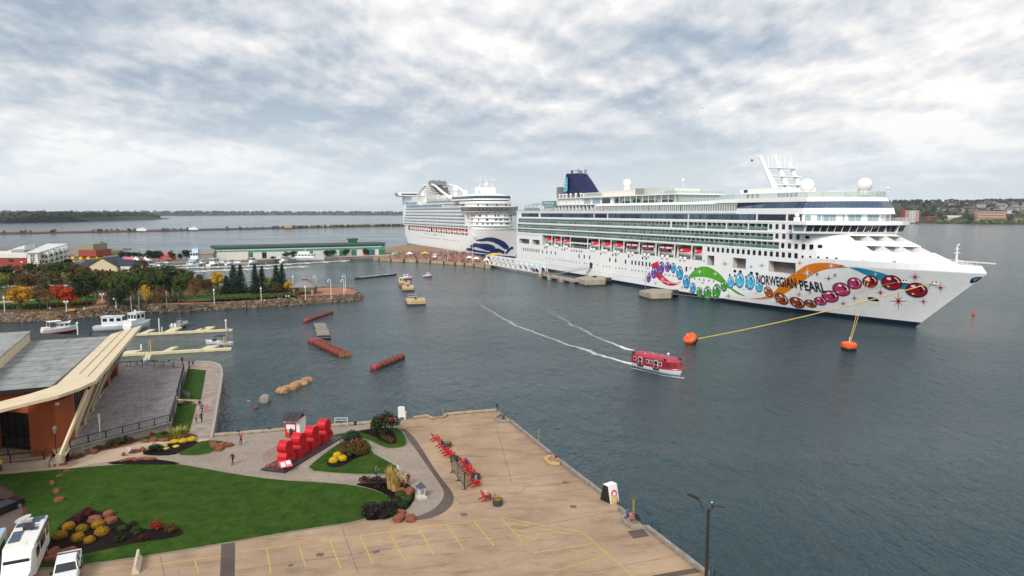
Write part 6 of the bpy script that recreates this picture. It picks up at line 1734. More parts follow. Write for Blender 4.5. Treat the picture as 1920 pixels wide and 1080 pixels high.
MB().box(-1.12,.55,-.05,.05,0,1.25).box(-1.12,-.95,-.05,.05,1.25,2.1).box(.4,.55,-.05,.05,1.25,2.15).box(-1.12,.55,-.05,.05,2.05,2.2).build('counter',KR,k_)
MB().box(-.95,.4,-.02,.04,1.3,2.05).build('hatch',WHITE2,k_)
MB().box(-1.2,.6,-.12,-.05,2.25,2.85).build('sign_board',KP,k_)
for k in range(3):
 mb=MB(Matrix.Rotation(.25,4,'X'));mb.box(-1.25+k*.85,-.47+k*.85,-.3,2.2,3.05,3.1);mb.build('solar_panel',DKSL,k_)
MB().box(-1.2,1.25,-.15,2.3,2.92,3.0).build('roof_board',KR,k_)
for z in(.85,1.1):MB().box(-.8,.3,-.07,-.055,z,z+.1).build('lettering_stripe',WHITE2,k_)
p=at(753.5,787,GZ);t=thing('giant_chair','oversized white wooden chair with tall back seen from behind at the pier edge','chair',p,0)
for x in(-.5,.5):MB().box(x-.08,x+.08,-.1,.12,0,1.1).box(x-.08,x+.08,.9,1.1,0,.9).box(x-.1,x+.1,-.1,1.2,.95,1.05).build('leg',WHITE2,t)
MB().box(-.5,.5,0,1.0,.5,.62).build('seat',WHITE2,t)
for k in range(7):mb=MB(Matrix.Rotation(.12,4,'X'));x=-.54+k*.155;mb.box(x,x+.145,-.05,.02,.45,2.2+.12*math.sin(math.pi*(k+.5)/7));mb.build('slat',WHITE2,t)
p=at(640,799,GZ);t=thing('tube_barrier','thin white tube frame standing on the plaza edge behind the red figures','frame',p,.05)
for x in(-.95,.95):MB().tube([(x,0,0),(x*1.05,0,1.3)],.04,6).build('post',RAIL,t)
MB().tube([(-1,0,1.3),(1,0,1.3)],.04,6).tube([(-1,0,.95),(1,0,.95)],.03,6).build('rail',RAIL,t)
p=at(700,792,GZ);mb=MB(Matrix.Translation(p));mb.add([(-.7,0,.1),(.6,0,.9),(.9,0,.9),(-.4,0,.1),(-.7,.3,.1),(.6,.3,.9),(.9,.3,.9),(-.4,.3,.1)],[(0,1,2,3)[::-1],(4,5,6,7),(0,1,5,4),(1,2,6,5),(2,3,7,6),(3,0,4,7)]);tag(mb.build('gangway_ramp',WHITE2),'small white slanted ramp board left of the round evergreen bush','ramp')
def adirondack():
 t=thing('garden_chair','x','chair')
 mb=MB(Matrix.Rotation(-.12,4,'X'));mb.box(-.30,.30,-.1,.55,.33,.37);mb.build('seat',REDM,t)
 for k in range(5):mb=MB(Matrix.Translation((0,-.08,.3))@Matrix.Rotation(.42,4,'X'));x=-.30+k*.122;mb.box(x,x+.11,-.02,.02,0,.72+.14*math.sin(math.pi*(k+.5)/5));mb.build('slat',REDM,t)
 for x in(-.36,.36):MB().box(x-.07,x+.07,-.3,.55,.56,.60).build('arm',REDM,t);MB().box(x-.02,x+.02,.42,.54,0,.56).bar((x,-.55,.02),(x,.45,.36),.04,.12).build('leg',REDM,t)
 return t
AC=adirondack();first=True
for(x,y,a,lb)in((815,826,60,'red garden chair at the far end of the row, nearest the dark evergreen bush'),(826,838,62,'red garden chair second from the far end, with a person in it'),(833,847,58,'red garden chair just nearer than the round planter of the far group'),(837,852,66,'red garden chair next to the near end of the far group'),(843,856,55,'red garden chair turned outwards just before the lock railing'),(868,872,60,'red garden chair behind the middle of the lock railing'),(874,880,64,'red garden chair behind the lock railing, nearer of two close together'),(880,889,58,'red garden chair just past the near post of the lock railing'),(889,911,60,'red garden chair with a person stretched out in it'),(909,937,62,'red garden chair beside the parked black bicycle')):
 p=at(x,y,GZ);o=AC if first else clone(AC,p);first=False
 o.location=p;o.rotation_euler=(0,0,-R(a));o['label']=lb;o['group']='red garden chairs along the pier';o.scale=(1.15,1.15,1.15)
PLB=mat('planter_dark',(0.035,0.045,0.055),.6,var=.2)
def planter():
 t=thing('planter','x','planter');MB().lathe([(.5,0),(.56,.1),(.6,.65),(.62,.7),(.55,.7),(.5,.6)],16).build('pot',PLB,t);inst(MOUND[0],'plants',t,(0,0,.62),0,(.48,.48,.32),LG['straw_green']);return t
PL=planter()
for i,(x,y,k,lb)in enumerate(((839,838,'straw_green','dark round planter with grasses in the far group of red chairs'),(852,866,'brown','dark round planter with rusty plants behind the far post of the lock railing'),(892,900,'brown','dark round planter with rusty plants above the reclining person'),(933,947,'mum_gold','dark round planter with yellow flowers nearest the parking lines'))):
 p=at(x,y,GZ);o=PL if i==0 else clone(PL,p,recolor={LG['straw_green'].name:LG[k]});o.location=p;o['label']=lb;o['group']='dark round planters of the pier'
for c in PL.children:
 if c.name.startswith('plants'):c.material_slots[0].link='OBJECT';c.material_slots[0].material=LG['straw_green']
a_,b_=at(848,886,GZ),at(871,918,GZ);t=thing('lock_railing','tall black railing hung with many small love locks beside the red chairs','railing')
dd=(b_-a_);s2=Vector((dd.y,-dd.x,0)).normalized()
for f in(0,.5,1):p=a_.lerp(b_,f);MB().box(p.x-.06,p.x+.06,p.y-.06,p.y+.06,GZ,GZ+2.15).box(p.x-.3,p.x+.3,p.y-.05,p.y+.05,GZ,GZ+.06).build('post',BLACK,t)
MB().bar(a_+Vector((0,0,2.12)),b_+Vector((0,0,2.12)),.1,.1).bar(a_+Vector((0,0,.45)),b_+Vector((0,0,.45)),.07,.07).build('rail',BLACK,t)
mb=MB();nb=22
for k in range(nb):
 p=a_.lerp(b_,(k+.5)/nb);mb.tube([p+Vector((0,0,.45)),p+Vector((0,0,2.1))],.012,4)
for k in range(8):mb.bar(a_+Vector((0,0,.6+k*.2)),b_+Vector((0,0,.6+k*.2)),.012,.012)
mb.build('wire_mesh',STEEL,t)
LK=mat('padlock_brass',(0.28,0.19,0.12),.5,.3,island=.8);mb=MB()
for k in range(420):
 p=a_.lerp(b_,rnd.random());z=GZ+.5+1.5*rnd.random()**.8;s=.035;x,y=p.x+rnd.uniform(-.05,.05),p.y+rnd.uniform(-.05,.05);mb.box(x-s,x+s,y-s,y+s,z-.05,z+.04)
o=mb.build('padlocks',LK,t);o['kind']='stuff'
def bicycle(px,py,rz,col,label):
 p=at(px,py,GZ);t=thing('bicycle',label,'bicycle',p,rz)
 for x in(-.52,.52):
  mb=MB();mb.tube([(x+.34*math.cos(a*math.pi/10),0,.34+.34*math.sin(a*math.pi/10))for a in range(21)],.022,5,cap=False)
  w=mb.build('wheel',BLACK,t)
  mb=MB()
  for a in range(8):mb.bar((x,0,.34),(x+.33*math.cos(a*.785),0,.34+.33*math.sin(a*.785)),.008,.008)
  mb.build('spokes',STEEL,w)
 MB().tube([(-.52,0,.34),(-.05,0,.30),(.36,0,.78),(-.2,0,.80),(-.52,0,.34)],.022,6).tube([(-.05,0,.3),(-.22,0,.92)],.022,6).tube([(.52,0,.34),(.34,0,.98)],.022,6).build('frame',col,t)
 MB().box(-.34,-.12,-.06,.06,.92,.97).build('saddle',BLACK,t);MB().tube([(.34,-.28,1.0),(.34,.28,1.0)],.018,6).build('handlebar',BLACK,t)
 return t
bicycle(922,940,R(18),mat('bike_grey',(0.06,0.06,0.06),.4),'black bicycle parked between the nearest red chair and its planter')
bicycle(822,786,R(5),mat('bike_red',(0.35,0.01,0.02),.4),'red bicycle leaning at the timber notch on the far pier edge')
bicycle(941,787,R(10),mat('bike_dark',(0.02,0.02,0.03),.4),'dark bicycle lying in the notch at the far corner of the pier')
p=at(1143,938,GZ);t=thing('life_ring_stand','slanted white and black housing with a red life ring facing the pier','life ring stand',p,R(-52)+math.pi);t.scale=(.88,)*3
mb=MB()
sd_=[(-.95,0),(.95,0),(.45,2.2),(-.45,2.2)]
for y in(-.75,.0,.75):mb.add([(x,y-.04,z)for x,z in sd_]+[(x,y+.04,z)for x,z in sd_],[(0,1,2,3),(7,6,5,4),(0,4,5,1),(1,5,6,2),(2,6,7,3),(3,7,4,0)])
mb.build('side_frame',BLACK,t)
MB().box(-.47,.47,-.8,.8,2.2,2.26).build('top_panel',WHITE2,t)
mb=MB();mb.add([(-.97,-.8,0),(-.97,.8,0),(-.47,.8,2.2),(-.47,-.8,2.2),(-.92,-.8,0),(-.92,.8,0),(-.42,.8,2.2),(-.42,-.8,2.2)],[(0,3,2,1),(4,5,6,7),(0,1,5,4),(2,3,7,6),(1,2,6,5),(3,0,4,7)]);mb.build('front_panel',WHITE2,t)
mb=MB(Matrix.Translation((-.78,0,1.15))@Matrix.Rotation(R(-77),4,'Y'));
for q in range(4):mb.tube([(.42*math.cos(a),.42*math.sin(a),0)for a in[q*math.pi/2+.12+k*(math.pi/2-.24)/6 for k in range(7)]],.10,8)
mb.build('life_ring',mat('ring_red',(0.65,0.03,0.05),.5),t,True)
p=at(1152,944,GZ);mb=MB(Matrix.Translation(p));mb.lathe([(.32,0),(.4,.3),(.4,.55),(.32,.85)],14);tag(mb.build('barrel',WOODY),'tan wooden barrel beside the life ring stand','barrel')
p=at(790,934,GZ);t=thing('lantern_monument','little white tower with slate blue pyramid roof on a pale stone base','monument',p,.5);t.scale=(.8,.8,.85)
MB().box(-.7,.7,-.7,.7,0,.3).build('base',mat('pale_stone',(0.5,0.47,0.36),.8,var=.2,scale=3),t);MB().box(-.4,.4,-.4,.4,.3,1.7).build('body',mat('white_stone',(0.55,0.56,0.56),.7),t)
MB().box(-.25,.25,-.43,-.405,.7,1.3).build('plaque',STEEL,t)
mb=MB();mb.add([(-.65,-.65,1.6),(.65,-.65,1.6),(.65,.65,1.6),(-.65,.65,1.6),(0,0,2.35)],[(3,2,1,0),(0,1,4),(1,2,4),(2,3,4),(3,0,4)]);mb.build('roof',mat('slate_blue',(0.05,0.07,0.10),.6),t)
p=at(257,1062,GZ);q_=at(262,1040,GZ)-at(254,1078,GZ);mb=MB(Matrix.Translation(p)@Matrix.Rotation(math.atan2(q_.y,q_.x),4,'Z'));prof=[(-.32,0),(.32,0),(.32,.12),(.14,.4),(.1,.95),(-.1,.95),(-.14,.4),(-.32,.12)]
n=len(prof);mb.add([(-1.6,x,z)for x,z in prof]+[(1.6,x,z)for x,z in prof],[tuple(reversed(range(n))),tuple(range(n,2*n))]+[(i,(i+1)%n,n+(i+1)%n,n+i)for i in range(n)]);tag(mb.build('traffic_barrier',mat('barrier_cream',(0.55,0.47,0.34),.8,var=.15,scale=2)),'cream concrete traffic barrier standing end-on below the lawn','barrier')
p=at(1323,1118,GZ);t=thing('pier_floodlight','tall dark lamp post with two floodlight heads at the pier corner','lamp post',p,0)
LB=mat('lamp_bronze',(0.022,0.018,0.017),.5);H=7.9
MB().tube([(0,0,0),(0,0,H)],[.17,.12],12).build('pole',LB,t)
MB().tube([(0,0,H-.1),(-.35,.1,H-.1),(-.55,.15,H+.15),(-.62,.2,H+.5),(-.95,.25,H+.75)],.06,8).tube([(0,0,H-.15),(.3,0,H-.2),(.4,0,H+.05),(.42,0,H+.2)],.06,8).tube([(.25,0,H),(.28,0,H+.5)],.035,6).build('arm',LB,t)
mb=MB(Matrix.Translation((-1.2,.25,H+.95))@Matrix.Rotation(.42,4,'Y')@Matrix.Rotation(-.5,4,'X'));mb.box(-.5,.42,-.3,.3,-.06,.08);mb.build('lamp_head',LB,t)
mb=MB(Matrix.Translation((.75,0,H+.2))@Matrix.Rotation(.12,4,'Y')@Matrix.Rotation(-.3,4,'X'));mb.box(-.42,.45,-.3,.3,-.06,.08);mb.build('lamp_head',LB,t)
MB().ball((.28,0,H+.55),.07,8,6).build('sensor',WHITE2,t)
TYRE=mat('tyre',(0.015,0.015,0.015),.8)
def wheel(t,x,y,r=.38,w=.26):
 mb=MB(Matrix.Translation((x,y,r))@Matrix.Rotation(math.pi/2,4,'X'));mb.lathe([(r*.8,-w/2),(r,-w*.4),(r,w*.4),(r*.8,w/2)],18);o=mb.build('wheel',TYRE,t,True)
 mb=MB(Matrix.Translation((x,y-(.14 if y<0 else-.14),r))@Matrix.Rotation(math.pi/2,4,'X'));mb.lathe([(r*.58,-.02),(r*.6,.02),(r*.2,.03)],12);mb.build('rim',STEEL,o)
vd=(at(20,1085,2.0)-at(52,1018,2.0)).normalized()
va=math.atan2(vd.y,vd.x)
RVW=mat('motorhome_white',(0.78,0.77,0.74),.3,var=.03,coat=.3)
t=thing('motor_home','white motor home with roof hatches, satellite dish and dark roof box parked by the lawn','motor home',at(40,1078,GZ)+Vector((-0.3,1.2,0)),va)
L0,W0,H0=4.2,1.2,3.2
mb=MB();mb.prism([(-L0,-W0),(L0-1.6,-W0),(L0-1.6,W0),(-L0,W0)],.55,H0);mb.prism([(L0-1.6,-W0*.97),(L0+1.2,-W0*.85),(L0+1.2,W0*.85),(L0-1.6,W0*.97)],.55,1.6);mb.add([(L0-1.6,-W0,1.6),(L0+.2,-W0*.9,1.6),(L0+.2,W0*.9,1.6),(L0-1.6,W0,1.6),(L0-1.6,-W0,H0),(L0-.9,-W0*.9,H0-.2),(L0-.9,W0*.9,H0-.2),(L0-1.6,W0,H0)],[(4,5,6,7),(0,1,5,4),(1,2,6,5),(2,3,7,6)])
mb.build('body',RVW,t)
MB().box(-L0+.05,L0-1.6,-W0+.05,W0-.05,H0,H0+.05).build('roof',mat('rv_roof',(0.74,0.73,0.68),.5),t)
SKY_=glassmat('hatch_glass',(0.06,0.08,0.12),.1)
for(x,y,a,b)in((-3.6,.55,.35,.5),(-3.0,.45,.3,.3),(-.4,-.6,.55,.4),(-1.1,.6,.3,.3),(.9,-.6,.55,.42),(-2.4,-.7,.4,.35)):MB().box(x-a,x+a,y-b,y+b,H0+.05,H0+.13).build('roof_hatch',SKY_,t)
MB().box(-2.0,-1.0,-.3,.5,H0+.06,H0+.42).build('roof_box',mat('roof_box_dark',(0.03,0.03,0.04),.4),t)
mb=MB(Matrix.Translation((-2.7,-.5,H0+.45))@Matrix.Rotation(.3,4,'X'));mb.lathe([(.05,0),(.5,.08),(.72,.2),(.70,.2),(.45,.1)],20);mb.build('satellite_dish',mat('dish_grey',(0.45,0.44,0.42),.5),t,True)
mb=MB();mb.box(1.5,2.3,-.45,.45,H0+.05,H0+.1);mb.build('roof_panel',CREAMW,t)
for(x,a)in((-3.3,.6),(-1.6,.45),(-.4,.6),(1.4,.7)):
 for y in(-1,1):MB().box(x-a,x+a,y*(W0+.01)-.012,y*(W0+.01)+.012,1.7,2.6).build('side_window',DARKGL,t)
for y in(-1,1):MB().bar((-3.8,y*(W0+.06),3.0),(1.6,y*(W0+.06),3.0),.12,.12).build('awning_roll',BLACK,t)
mb=MB();mb.box(L0-.4,L0-.36,-W0*.8,W0*.8,1.75,2.6);mb.build('windscreen',DARKGL,t)
for x in(-2.4,3.6):
 for y in(-1.1,1.1):wheel(t,x,y,.4)
t=thing('pickup_truck','white crew cab pickup truck with dark bed cover parked beside the motor home','pickup truck',at(112,1090,GZ)+Vector((.35,.6,0)),va+.06)
mb=MB();mb.prism([(-2.9,-.98),(2.6,-.98),(2.85,-.8),(2.85,.8),(2.6,.98),(-2.9,.98)],.5,1.12);mb.build('body',RVW,t)
def cab(z0,z1,a,b,c,d,w0,w1):return MB().add([(a,-w0,z0),(b,-w0,z0),(b,w0,z0),(a,w0,z0),(c,-w1,z1),(d,-w1,z1),(d,w1,z1),(c,w1,z1)],[(3,2,1,0),(4,5,6,7),(0,1,5,4),(1,2,6,5),(2,3,7,6),(3,0,4,7)])
cab(1.12,1.80,-1.2,1.45,-1.0,.65,.93,.74).build('cab_glass',DARKGL,t);cab(1.78,1.86,-1.05,.75,-1.0,.6,.78,.72).build('cab_roof',RVW,t)
for y in(-1,1):
 for(a,b,c,d)in((-1.2,-1.08,-1.02,-.92),(.1,.2,.0,.1)):cab(1.12,1.8,a,b,c,d,0,0).build('pillar',RVW,t)if False else MB().bar((a,y*.94,1.12),(c,y*.755,1.8),.1,.05).build('pillar',RVW,t)
 MB().bar((1.45,y*.92,1.12),(.65,y*.74,1.82),.08,.06).build('pillar',RVW,t)
 MB().box(.9,1.1,y*1.0,y*1.22,1.1,1.3).build('mirror',BLACK,t)
cab(1.12,1.3,1.45,2.8,1.45,2.7,.93,.88).build('bonnet',RVW,t)
MB().box(-2.85,-1.25,-.9,.9,1.12,1.2).build('bed_cover',mat('bed_cover',(0.06,0.065,0.08),.5),t)
MB().box(-2.95,-2.86,-.95,.95,1.1,1.28).build('tailgate',RVW,t)
for x in(-1.9,1.9):
 for y in(-.9,.9):wheel(t,x,y,.4)
for y in(-.75,.75):MB().box(2.84,2.88,y-.15,y+.15,.85,1.05).build('headlight',CREAMW,t)
def car(loc,rz,col,label,group=None,s=1.0):
 t=thing('parked_car',label,'car',loc,rz,group)
 mb=MB();mb.prism([(-2.2,-.78),(-2.1,-.88),(2.0,-.88),(2.2,-.7),(2.2,.7),(2.0,.88),(-2.1,.88),(-2.2,.78)],.32,.92);mb.build('body',col,t)
 cab(.92,1.42,-1.9,1.1,-1.35,.35,.82,.62).build('windows',DARKGL,t);cab(1.40,1.46,-1.38,.4,-1.3,.3,.65,.60).build('roof',col,t)
 for x in(-1.35,1.35):
  for y in(-.82,.82):wheel(t,x,y,.33,.2)
 t.scale=(s,)*3;return t
CARC={k:mat('car_'+k,c,.25,coat=.6)for k,c in(('black',(0.012,0.012,0.014)),('white',(0.75,0.75,0.74)),('grey',(0.22,0.23,0.24)),('red',(0.35,0.02,0.02)),('blue',(0.03,0.06,0.16)),('silver',(0.5,0.5,0.5)))}
car(at(2,962,GZ),R(75),CARC['black'],'black car at the left edge on the curved drive',s=1.05)
t=thing('white_van','corner of a white camper van with blue top at the bottom left edge','van',at(-22,1075,GZ),va);MB().box(-3,3,-1,1,.5,2.9).build('body',RVW,t);MB().box(-2.95,2,-.95,.95,2.9,2.96).build('roof',mat('van_roof_blue',(0.35,0.5,0.58),.4),t);MB().box(-2,2,.98,1.02,1.5,2.3).build('side_window',DARKGL,t)
for x in(-2,2):
 for y in(-.9,.9):wheel(t,x,y,.38)
# planting and rocks of the near gardens
G1='golden round shrubs of the near garden bed'
for(x,y,r,lb)in((129,992,.95,'top left'),(113,1009,.98,'leftmost, lower than its neighbour,'),(154,996,.9,'middle of the upper row,'),(146,1013,.98,'lower middle'),(168,1017,.82,'lowest and smallest'),(192,1002,1.05,'rightmost, largest'),(184,988,1.0,'top right, beside the pale rocks,')):bush(x,y,LZ,r*.66,'mum_gold','%s golden round shrub above the motor home'%lb,G1,.95,'mound')
for(x,y,r,k,lb)in((164,966,.8,'maroon','dark red bush at the top of the near garden bed'),(147,978,.75,'maroon','dark red bush on the left side of the near garden bed'),(293,993,.8,'redbush','bright red bush at the right of the near garden bed'),(321,996,.75,'brown','bronze bush at the right tip of the near garden bed'),(256,1000,.65,'green','green bush in the middle right of the near garden bed'),(230,995,.55,'green','small green bush right of the pale rocks in the near bed'),(225,1014,.6,'dark','dark low bush at the lower edge of the near garden bed'),(268,1012,.5,'maroon','small dark red bush low in the near garden bed'),(250,985,.45,'dark','tiny dark plant along the top of the near garden bed')):bush(x,y,LZ,r,k,lb)
for(x,y,a,b,c,lb)in((178,977,1.2,.85,.7,'pale red rock in the near garden bed, left of three together'),(204,968,1.05,.8,.75,'red rock in the near garden bed, topmost of three together'),(207,979,1.15,.8,.6,'pale rock in the near garden bed, right of three together'),(99,1038,1.5,.7,.55,'long red rock behind the motor home, upper left of a heap'),(122,1037,1.8,.6,.5,'long sloping red rock behind the pickup truck'),(95,1050,1.0,.7,.5,'red rock between the motor home and the pickup'),(78,981,1.15,.75,.45,'flat red rock on the lawn nearest the motor home'),(111,939,.85,.65,.5,'red rock on the lawn, second from the motor home'),(106,923,.85,.6,.45,'red rock on the lawn, third from the motor home'),(98,907,1.3,.45,.35,'long thin pinkish rock on the lawn'),(112,893,.7,.4,.3,'small flat rock high on the lawn'),(127,882,.95,.5,.2,'pale flat stone at the top edge of the lawn')):rock(x,y,LZ,a*.72,b*.72,c*.8,lb)
RG='red sandstone rocks of the plaza gardens'
for(x,y,a,b,c,lb)in((405,838,1.2,.8,.55,'left rock of the heap at the small lawn tip'),(418,836,1.3,.8,.6,'topmost rock of the heap at the small lawn tip'),(430,836,1.0,.8,.5,'rightmost rock of the heap at the small lawn tip'),(412,843,1.3,.8,.45,'lowest rock of the heap at the small lawn tip'),(400,834,.9,.6,.5,'upper left rock of the heap at the small lawn tip'),(515,876,.75,.6,.6,'upright rock left of the sign board'),(527,878,1.0,.6,.5,'flat rock touching the dark plinth'),(503,877,.7,.6,.45,'mossy rock farthest left of the plinth'),(541,834,1.1,.7,.5,'rock below the red kiosk'),(557,829,.9,.6,.4,'darker rock right below the red kiosk'),(751,922,.9,.8,.55,'left rock beside the tan grass'),(768,923,1.3,.9,.6,'right big rock beside the lantern monument'),(759,930,1.3,.8,.5,'lower rock of the three by the tan grass'),(749,963,1.1,.7,.5,'upper left rock at the corner of the bed'),(749,974,1.35,.9,.6,'large lower rock at the corner of the bed'),(769,974,1.2,.9,.55,'right rock at the corner of the bed by the asphalt'),(233,853,.6,.5,.4,'rock under the sitting person in pale clothes'),(252,848,1.3,.5,.5,'long rock behind the sitting person'),(268,844,1.3,.5,.45,'long rock left of the dark green bush'),(272,828,1.0,.45,.35,'flat rock at the deck bed, leftmost of three'),(289,826,1.0,.6,.5,'high rock at the deck bed, middle of three'),(307,826,1.1,.45,.4,'flat rock at the deck bed, rightmost of three'),(328,821,1.1,.6,.5,'rock behind the left yellow flower mound'),(347,819,1.3,.6,.6,'rock behind the right yellow flower mound'),(177,849,1.0,.6,.45,'rock in the bed under the deck railing'),(118,871,.8,.6,.45,'rock right of the black street lamp'),(103,873,.5,.4,.4,'small rock left of the black street lamp foot'),(240,823,.9,.4,.35,'reddish rock tucked under the deck edge')):
 rock(x,y,GZ+.05,a*.72,b*.72,c*.85,'red '+lb,RG)
for k,(x,y)in enumerate(((237,863),(252,862),(266,861),(281,861))):rock(x,y,LZ,.95,.35,.25,'low red edging rock on the dark strip above the lawn, %s of four'%['leftmost','second','third','rightmost'][k],'edging rocks above the lawn')
for(x,y,r,h,lb)in((327,830,.75,.6,'bright yellow flower mound, leftmost of the three by the small lawn'),(343,829,.8,.6,'bright yellow flower mound, middle of the three by the small lawn'),(359,826,.8,.65,'bright yellow flower mound, rightmost of the three by the small lawn')):bush(x,y,GZ+.06,r*.85,'mum_yellow',lb,'yellow flower mounds by the small lawn',h,'mound')
for(x,y,lb)in((311,842,'small pale yellow flower patch, lower of two on the dark bed'),(330,838,'small pale yellow flower patch, right of two on the dark bed'),(308,837,'tiny buff flower patch above the lower pale yellow one')):bush(x,y,GZ+.06,.45,'pale_yellow',lb,None,.45,'mound')
bush(292,846,GZ+.06,1.15,'dark','dense dark green bush in the bed beside the small lawn',None,.8)
for(x,y,lb)in((625,867,'lower left'),(632.5,857,'upper'),(642,863,'right')):bush(x,y,LZ,.6,'mum_yellow','%s one of three bright yellow round shrubs on the island lawn'%lb,'yellow round shrubs of the island lawn',.95,'mound')
for(x,y,r,k,lb)in((650,850,1.5,'brown','bronze grassy bush behind the yellow shrubs, left'),(668,848,1.6,'rust','rust coloured grassy bush behind the yellow shrubs, right'),(660,855,1.3,'olive','olive grassy bush just behind the yellow shrubs'),(676,853,1.1,'brown','low bronze bush at the right of the island mulch')):bush(x,y,LZ,r,k,lb)
bush(659,834,LZ,1.7,'spruce','dwarf dark pine on the island behind the bronze grasses',None,1.0)
bush(723,812,LZ,2.5,'dark','big round dark green bush at the plaza edge with red flower baskets above it',None,1.15)
for(x,y,lb)in((714,783,'left'),(733,787,'right')):p=at(x,y,4.6);o=inst(MOUND[1],'flower_basket',None,p,0,(.42,.42,.5),LG['redbush']);tag(o,'%s red flower basket above the round dark bush'%lb,'flower basket')
for k in range(3):
 for j in range(6):
  x,y=712+j*5+k*3,812+j*2.6+k*5;bush(x,y,LZ+.03,.26,'brown','small bronze plant below the round bush, %s row, %s in it'%(('left','middle','right')[k],('first','second','third','fourth','fifth','last')[j]),'rows of small bronze plants',.8,'mound')if y<830 and x<742 else None
for(x,y,r,k,lb)in((685,905,.9,'maroon','thin dark maroon bush left of the teal shirted man'),(709,912,1.2,'black','nearly black bush in front of the teal shirted man'),(720,909,.9,'maroon','dark maroon bush right of the nearly black one'),(697,965,1.45,'black','nearly black low bush at the left end of the corner bed'),(710,969,1.3,'black','nearly black low bush, second in the corner bed'),(724,961,1.3,'black','nearly black low bush, third in the corner bed'),(733,965,.9,'dark','very dark bush just left of the corner rocks'),(744,943,.65,'dark','dark green ball shrub, left of four in the corner bed'),(761,940,.7,'green','green ball shrub, right of four in the corner bed'),(754,952,.7,'dark','dark green ball shrub, lowest of four in the corner bed'),(751,931,.65,'green','green ball shrub, topmost of four in the corner bed')):
 bush(x,y,LZ,r,k,lb,None,.85,'mound' if 'ball' in lb else 'bush')
for(x,y,h,lb)in((734,915,2.6,'left and tallest tuft of tan ornamental grass in the corner bed'),(741,919,2.1,'right tuft of tan ornamental grass in the corner bed')):
 p=at(x,y,LZ);o=inst(TUFT[0],'ornamental_grass',None,p,0,(1.5,1.5,h),LG['straw']);tag(o,lb,'grass')
p=at(334,820,GZ+.06);o=inst(TUFT[1],'ornamental_grass',None,p,0,(1.7,1.7,1.9),LG['straw_green']);tag(o,'yellow green fountain grass beside the lower deck lawn','grass')
DB=[(110,860,.9,'maroon'),(122,853,.9,'maroon'),(135,853,.8,'redbush'),(146,847,.9,'maroon'),(160,846,.8,'brown'),(170,838,.9,'maroon'),(183,843,.8,'brown'),(195,835,1.0,'dark'),(208,838,1.0,'olive'),(221,833,1.1,'olive'),(233,829,1.0,'dark'),(205,827,.8,'maroon'),(247,822,.7,'maroon'),(258,815,.8,'maroon'),(244,829,.8,'brown'),(308,815,.55,'maroon'),(285,816,.5,'redbush'),(150,858,.6,'brown'),(128,864,.6,'maroon')]
for k,(x,y,r,c)in enumerate(DB):bush(x,y,GZ+.07,r,c,'%s bush below the deck railing, %s from the street lamp'%({'maroon':'dark maroon','redbush':'red','brown':'bronze','dark':'dark green','olive':'olive'}[c],['first','second','third','fourth','fifth','sixth','seventh','eighth','ninth','tenth','eleventh','twelfth','thirteenth','fourteenth','fifteenth','sixteenth','seventeenth','eighteenth','last'][k]),'bushes below the deck railing',.8)
# people near by
person(437,872,GZ+.01,'walk',200,'black','black','person in black walking on the paving left of the red figures')
person(452,834,GZ,'hold',190,'red','black','person in red top and black trousers at the plaza edge by the water',hair=2)
person(705,898,GZ+.01,'hold',80,'teal','black','man in teal shirt holding something beside the dark bushes')
o=person(745,893,GZ+.01,'walk',70,'white','denim','person in white top with black backpack at the island lawn tip');MB().box(-.16,.16,-.3,-.12,1.08,1.45).build('backpack',BLACK,o)
person(757,914,GZ+.01,'stand',20,'cream','orange','person in pale top and orange trousers beside the rocks');person(766,911,GZ+.01,'stand',200,'darkred','brown','person in dark red jacket facing the one in orange trousers',hair=1)
person(932,773,GZ+.4,'walk',60,'navy','black','dark clothed person standing on the timber edge at the far pier corner')
person(243,852,GZ+.1,'sit',190,'lilac','lilac','elderly person in pale lilac clothes sitting on a rock by the path',hair=2)
person(546,823,GZ,'stand',0,'black','black','person in a long black coat at the kiosk counter');person(575,829,GZ,'hold',120,'pink','cream','person in pink and cream between the kiosk and the red figures',hair=3);person(605,815,GZ,'stand',100,'white','white','person in white partly hidden behind the red figures',hair=2)
person(375,768,GZ,'walk',10,'black','grey','dark clothed person on the boardwalk, upper of the trio');person(379,775,GZ,'walk',15,'brown','black','dark clothed person on the boardwalk next to the one in pink');person(387,774,GZ,'walk',350,'pink','pink','person in a pink dress on the boardwalk',hair=3,size=.9)
person(368,794,GZ,'walk',355,'khaki','denim','person in khaki top and jeans on the boardwalk, left of a pair',hair=1);person(378,793,GZ,'walk',0,'black','black','person in black on the boardwalk, right of a pair')
person(167,773,DZ,'walk',200,'black','black','person in black walking on the apron under the building struts')
person(333,744,DZ,'stand',90,'navy','black','person in dark blue at the head of the deck steps')
for k,(x,y,z,ps,f,a,b,lb)in enumerate(((236,690,GZ,'sit',0,'white','black','person in white sitting behind the far deck railing, leftmost'),(256,688,GZ,'sit',20,'teal','grey','person in teal crouching behind the far deck railing'),(267,686,GZ,'stand',30,'navy','denim','person in navy behind the far railing, left of a cluster'),(272,684,GZ,'stand',40,'white','denim','person in white behind the far railing, inside a cluster'),(277,685,GZ,'stand',10,'lblue','navy','person in light blue behind the far railing, right of a cluster'),(293,684,GZ,'sit',30,'red','cream','person in red sitting behind the far railing'),(299,687,GZ,'sit',0,'cream','brown','person in cream sitting beside the one in red'),(317,683,GZ,'sit',60,'black','white','dark clothed person sitting on the quay wall'),(342,683,GZ,'stand',0,'black','black','tall person in black standing by the quay railing'),(355,690,GZ,'walk',300,'darkred','grey','person in dark red at the top of the boardwalk'),(362,689,GZ,'walk',310,'blue','navy','person in blue at the top of the boardwalk'))):person(x,y,z,ps,f,a,b,lb,hair=k%4)
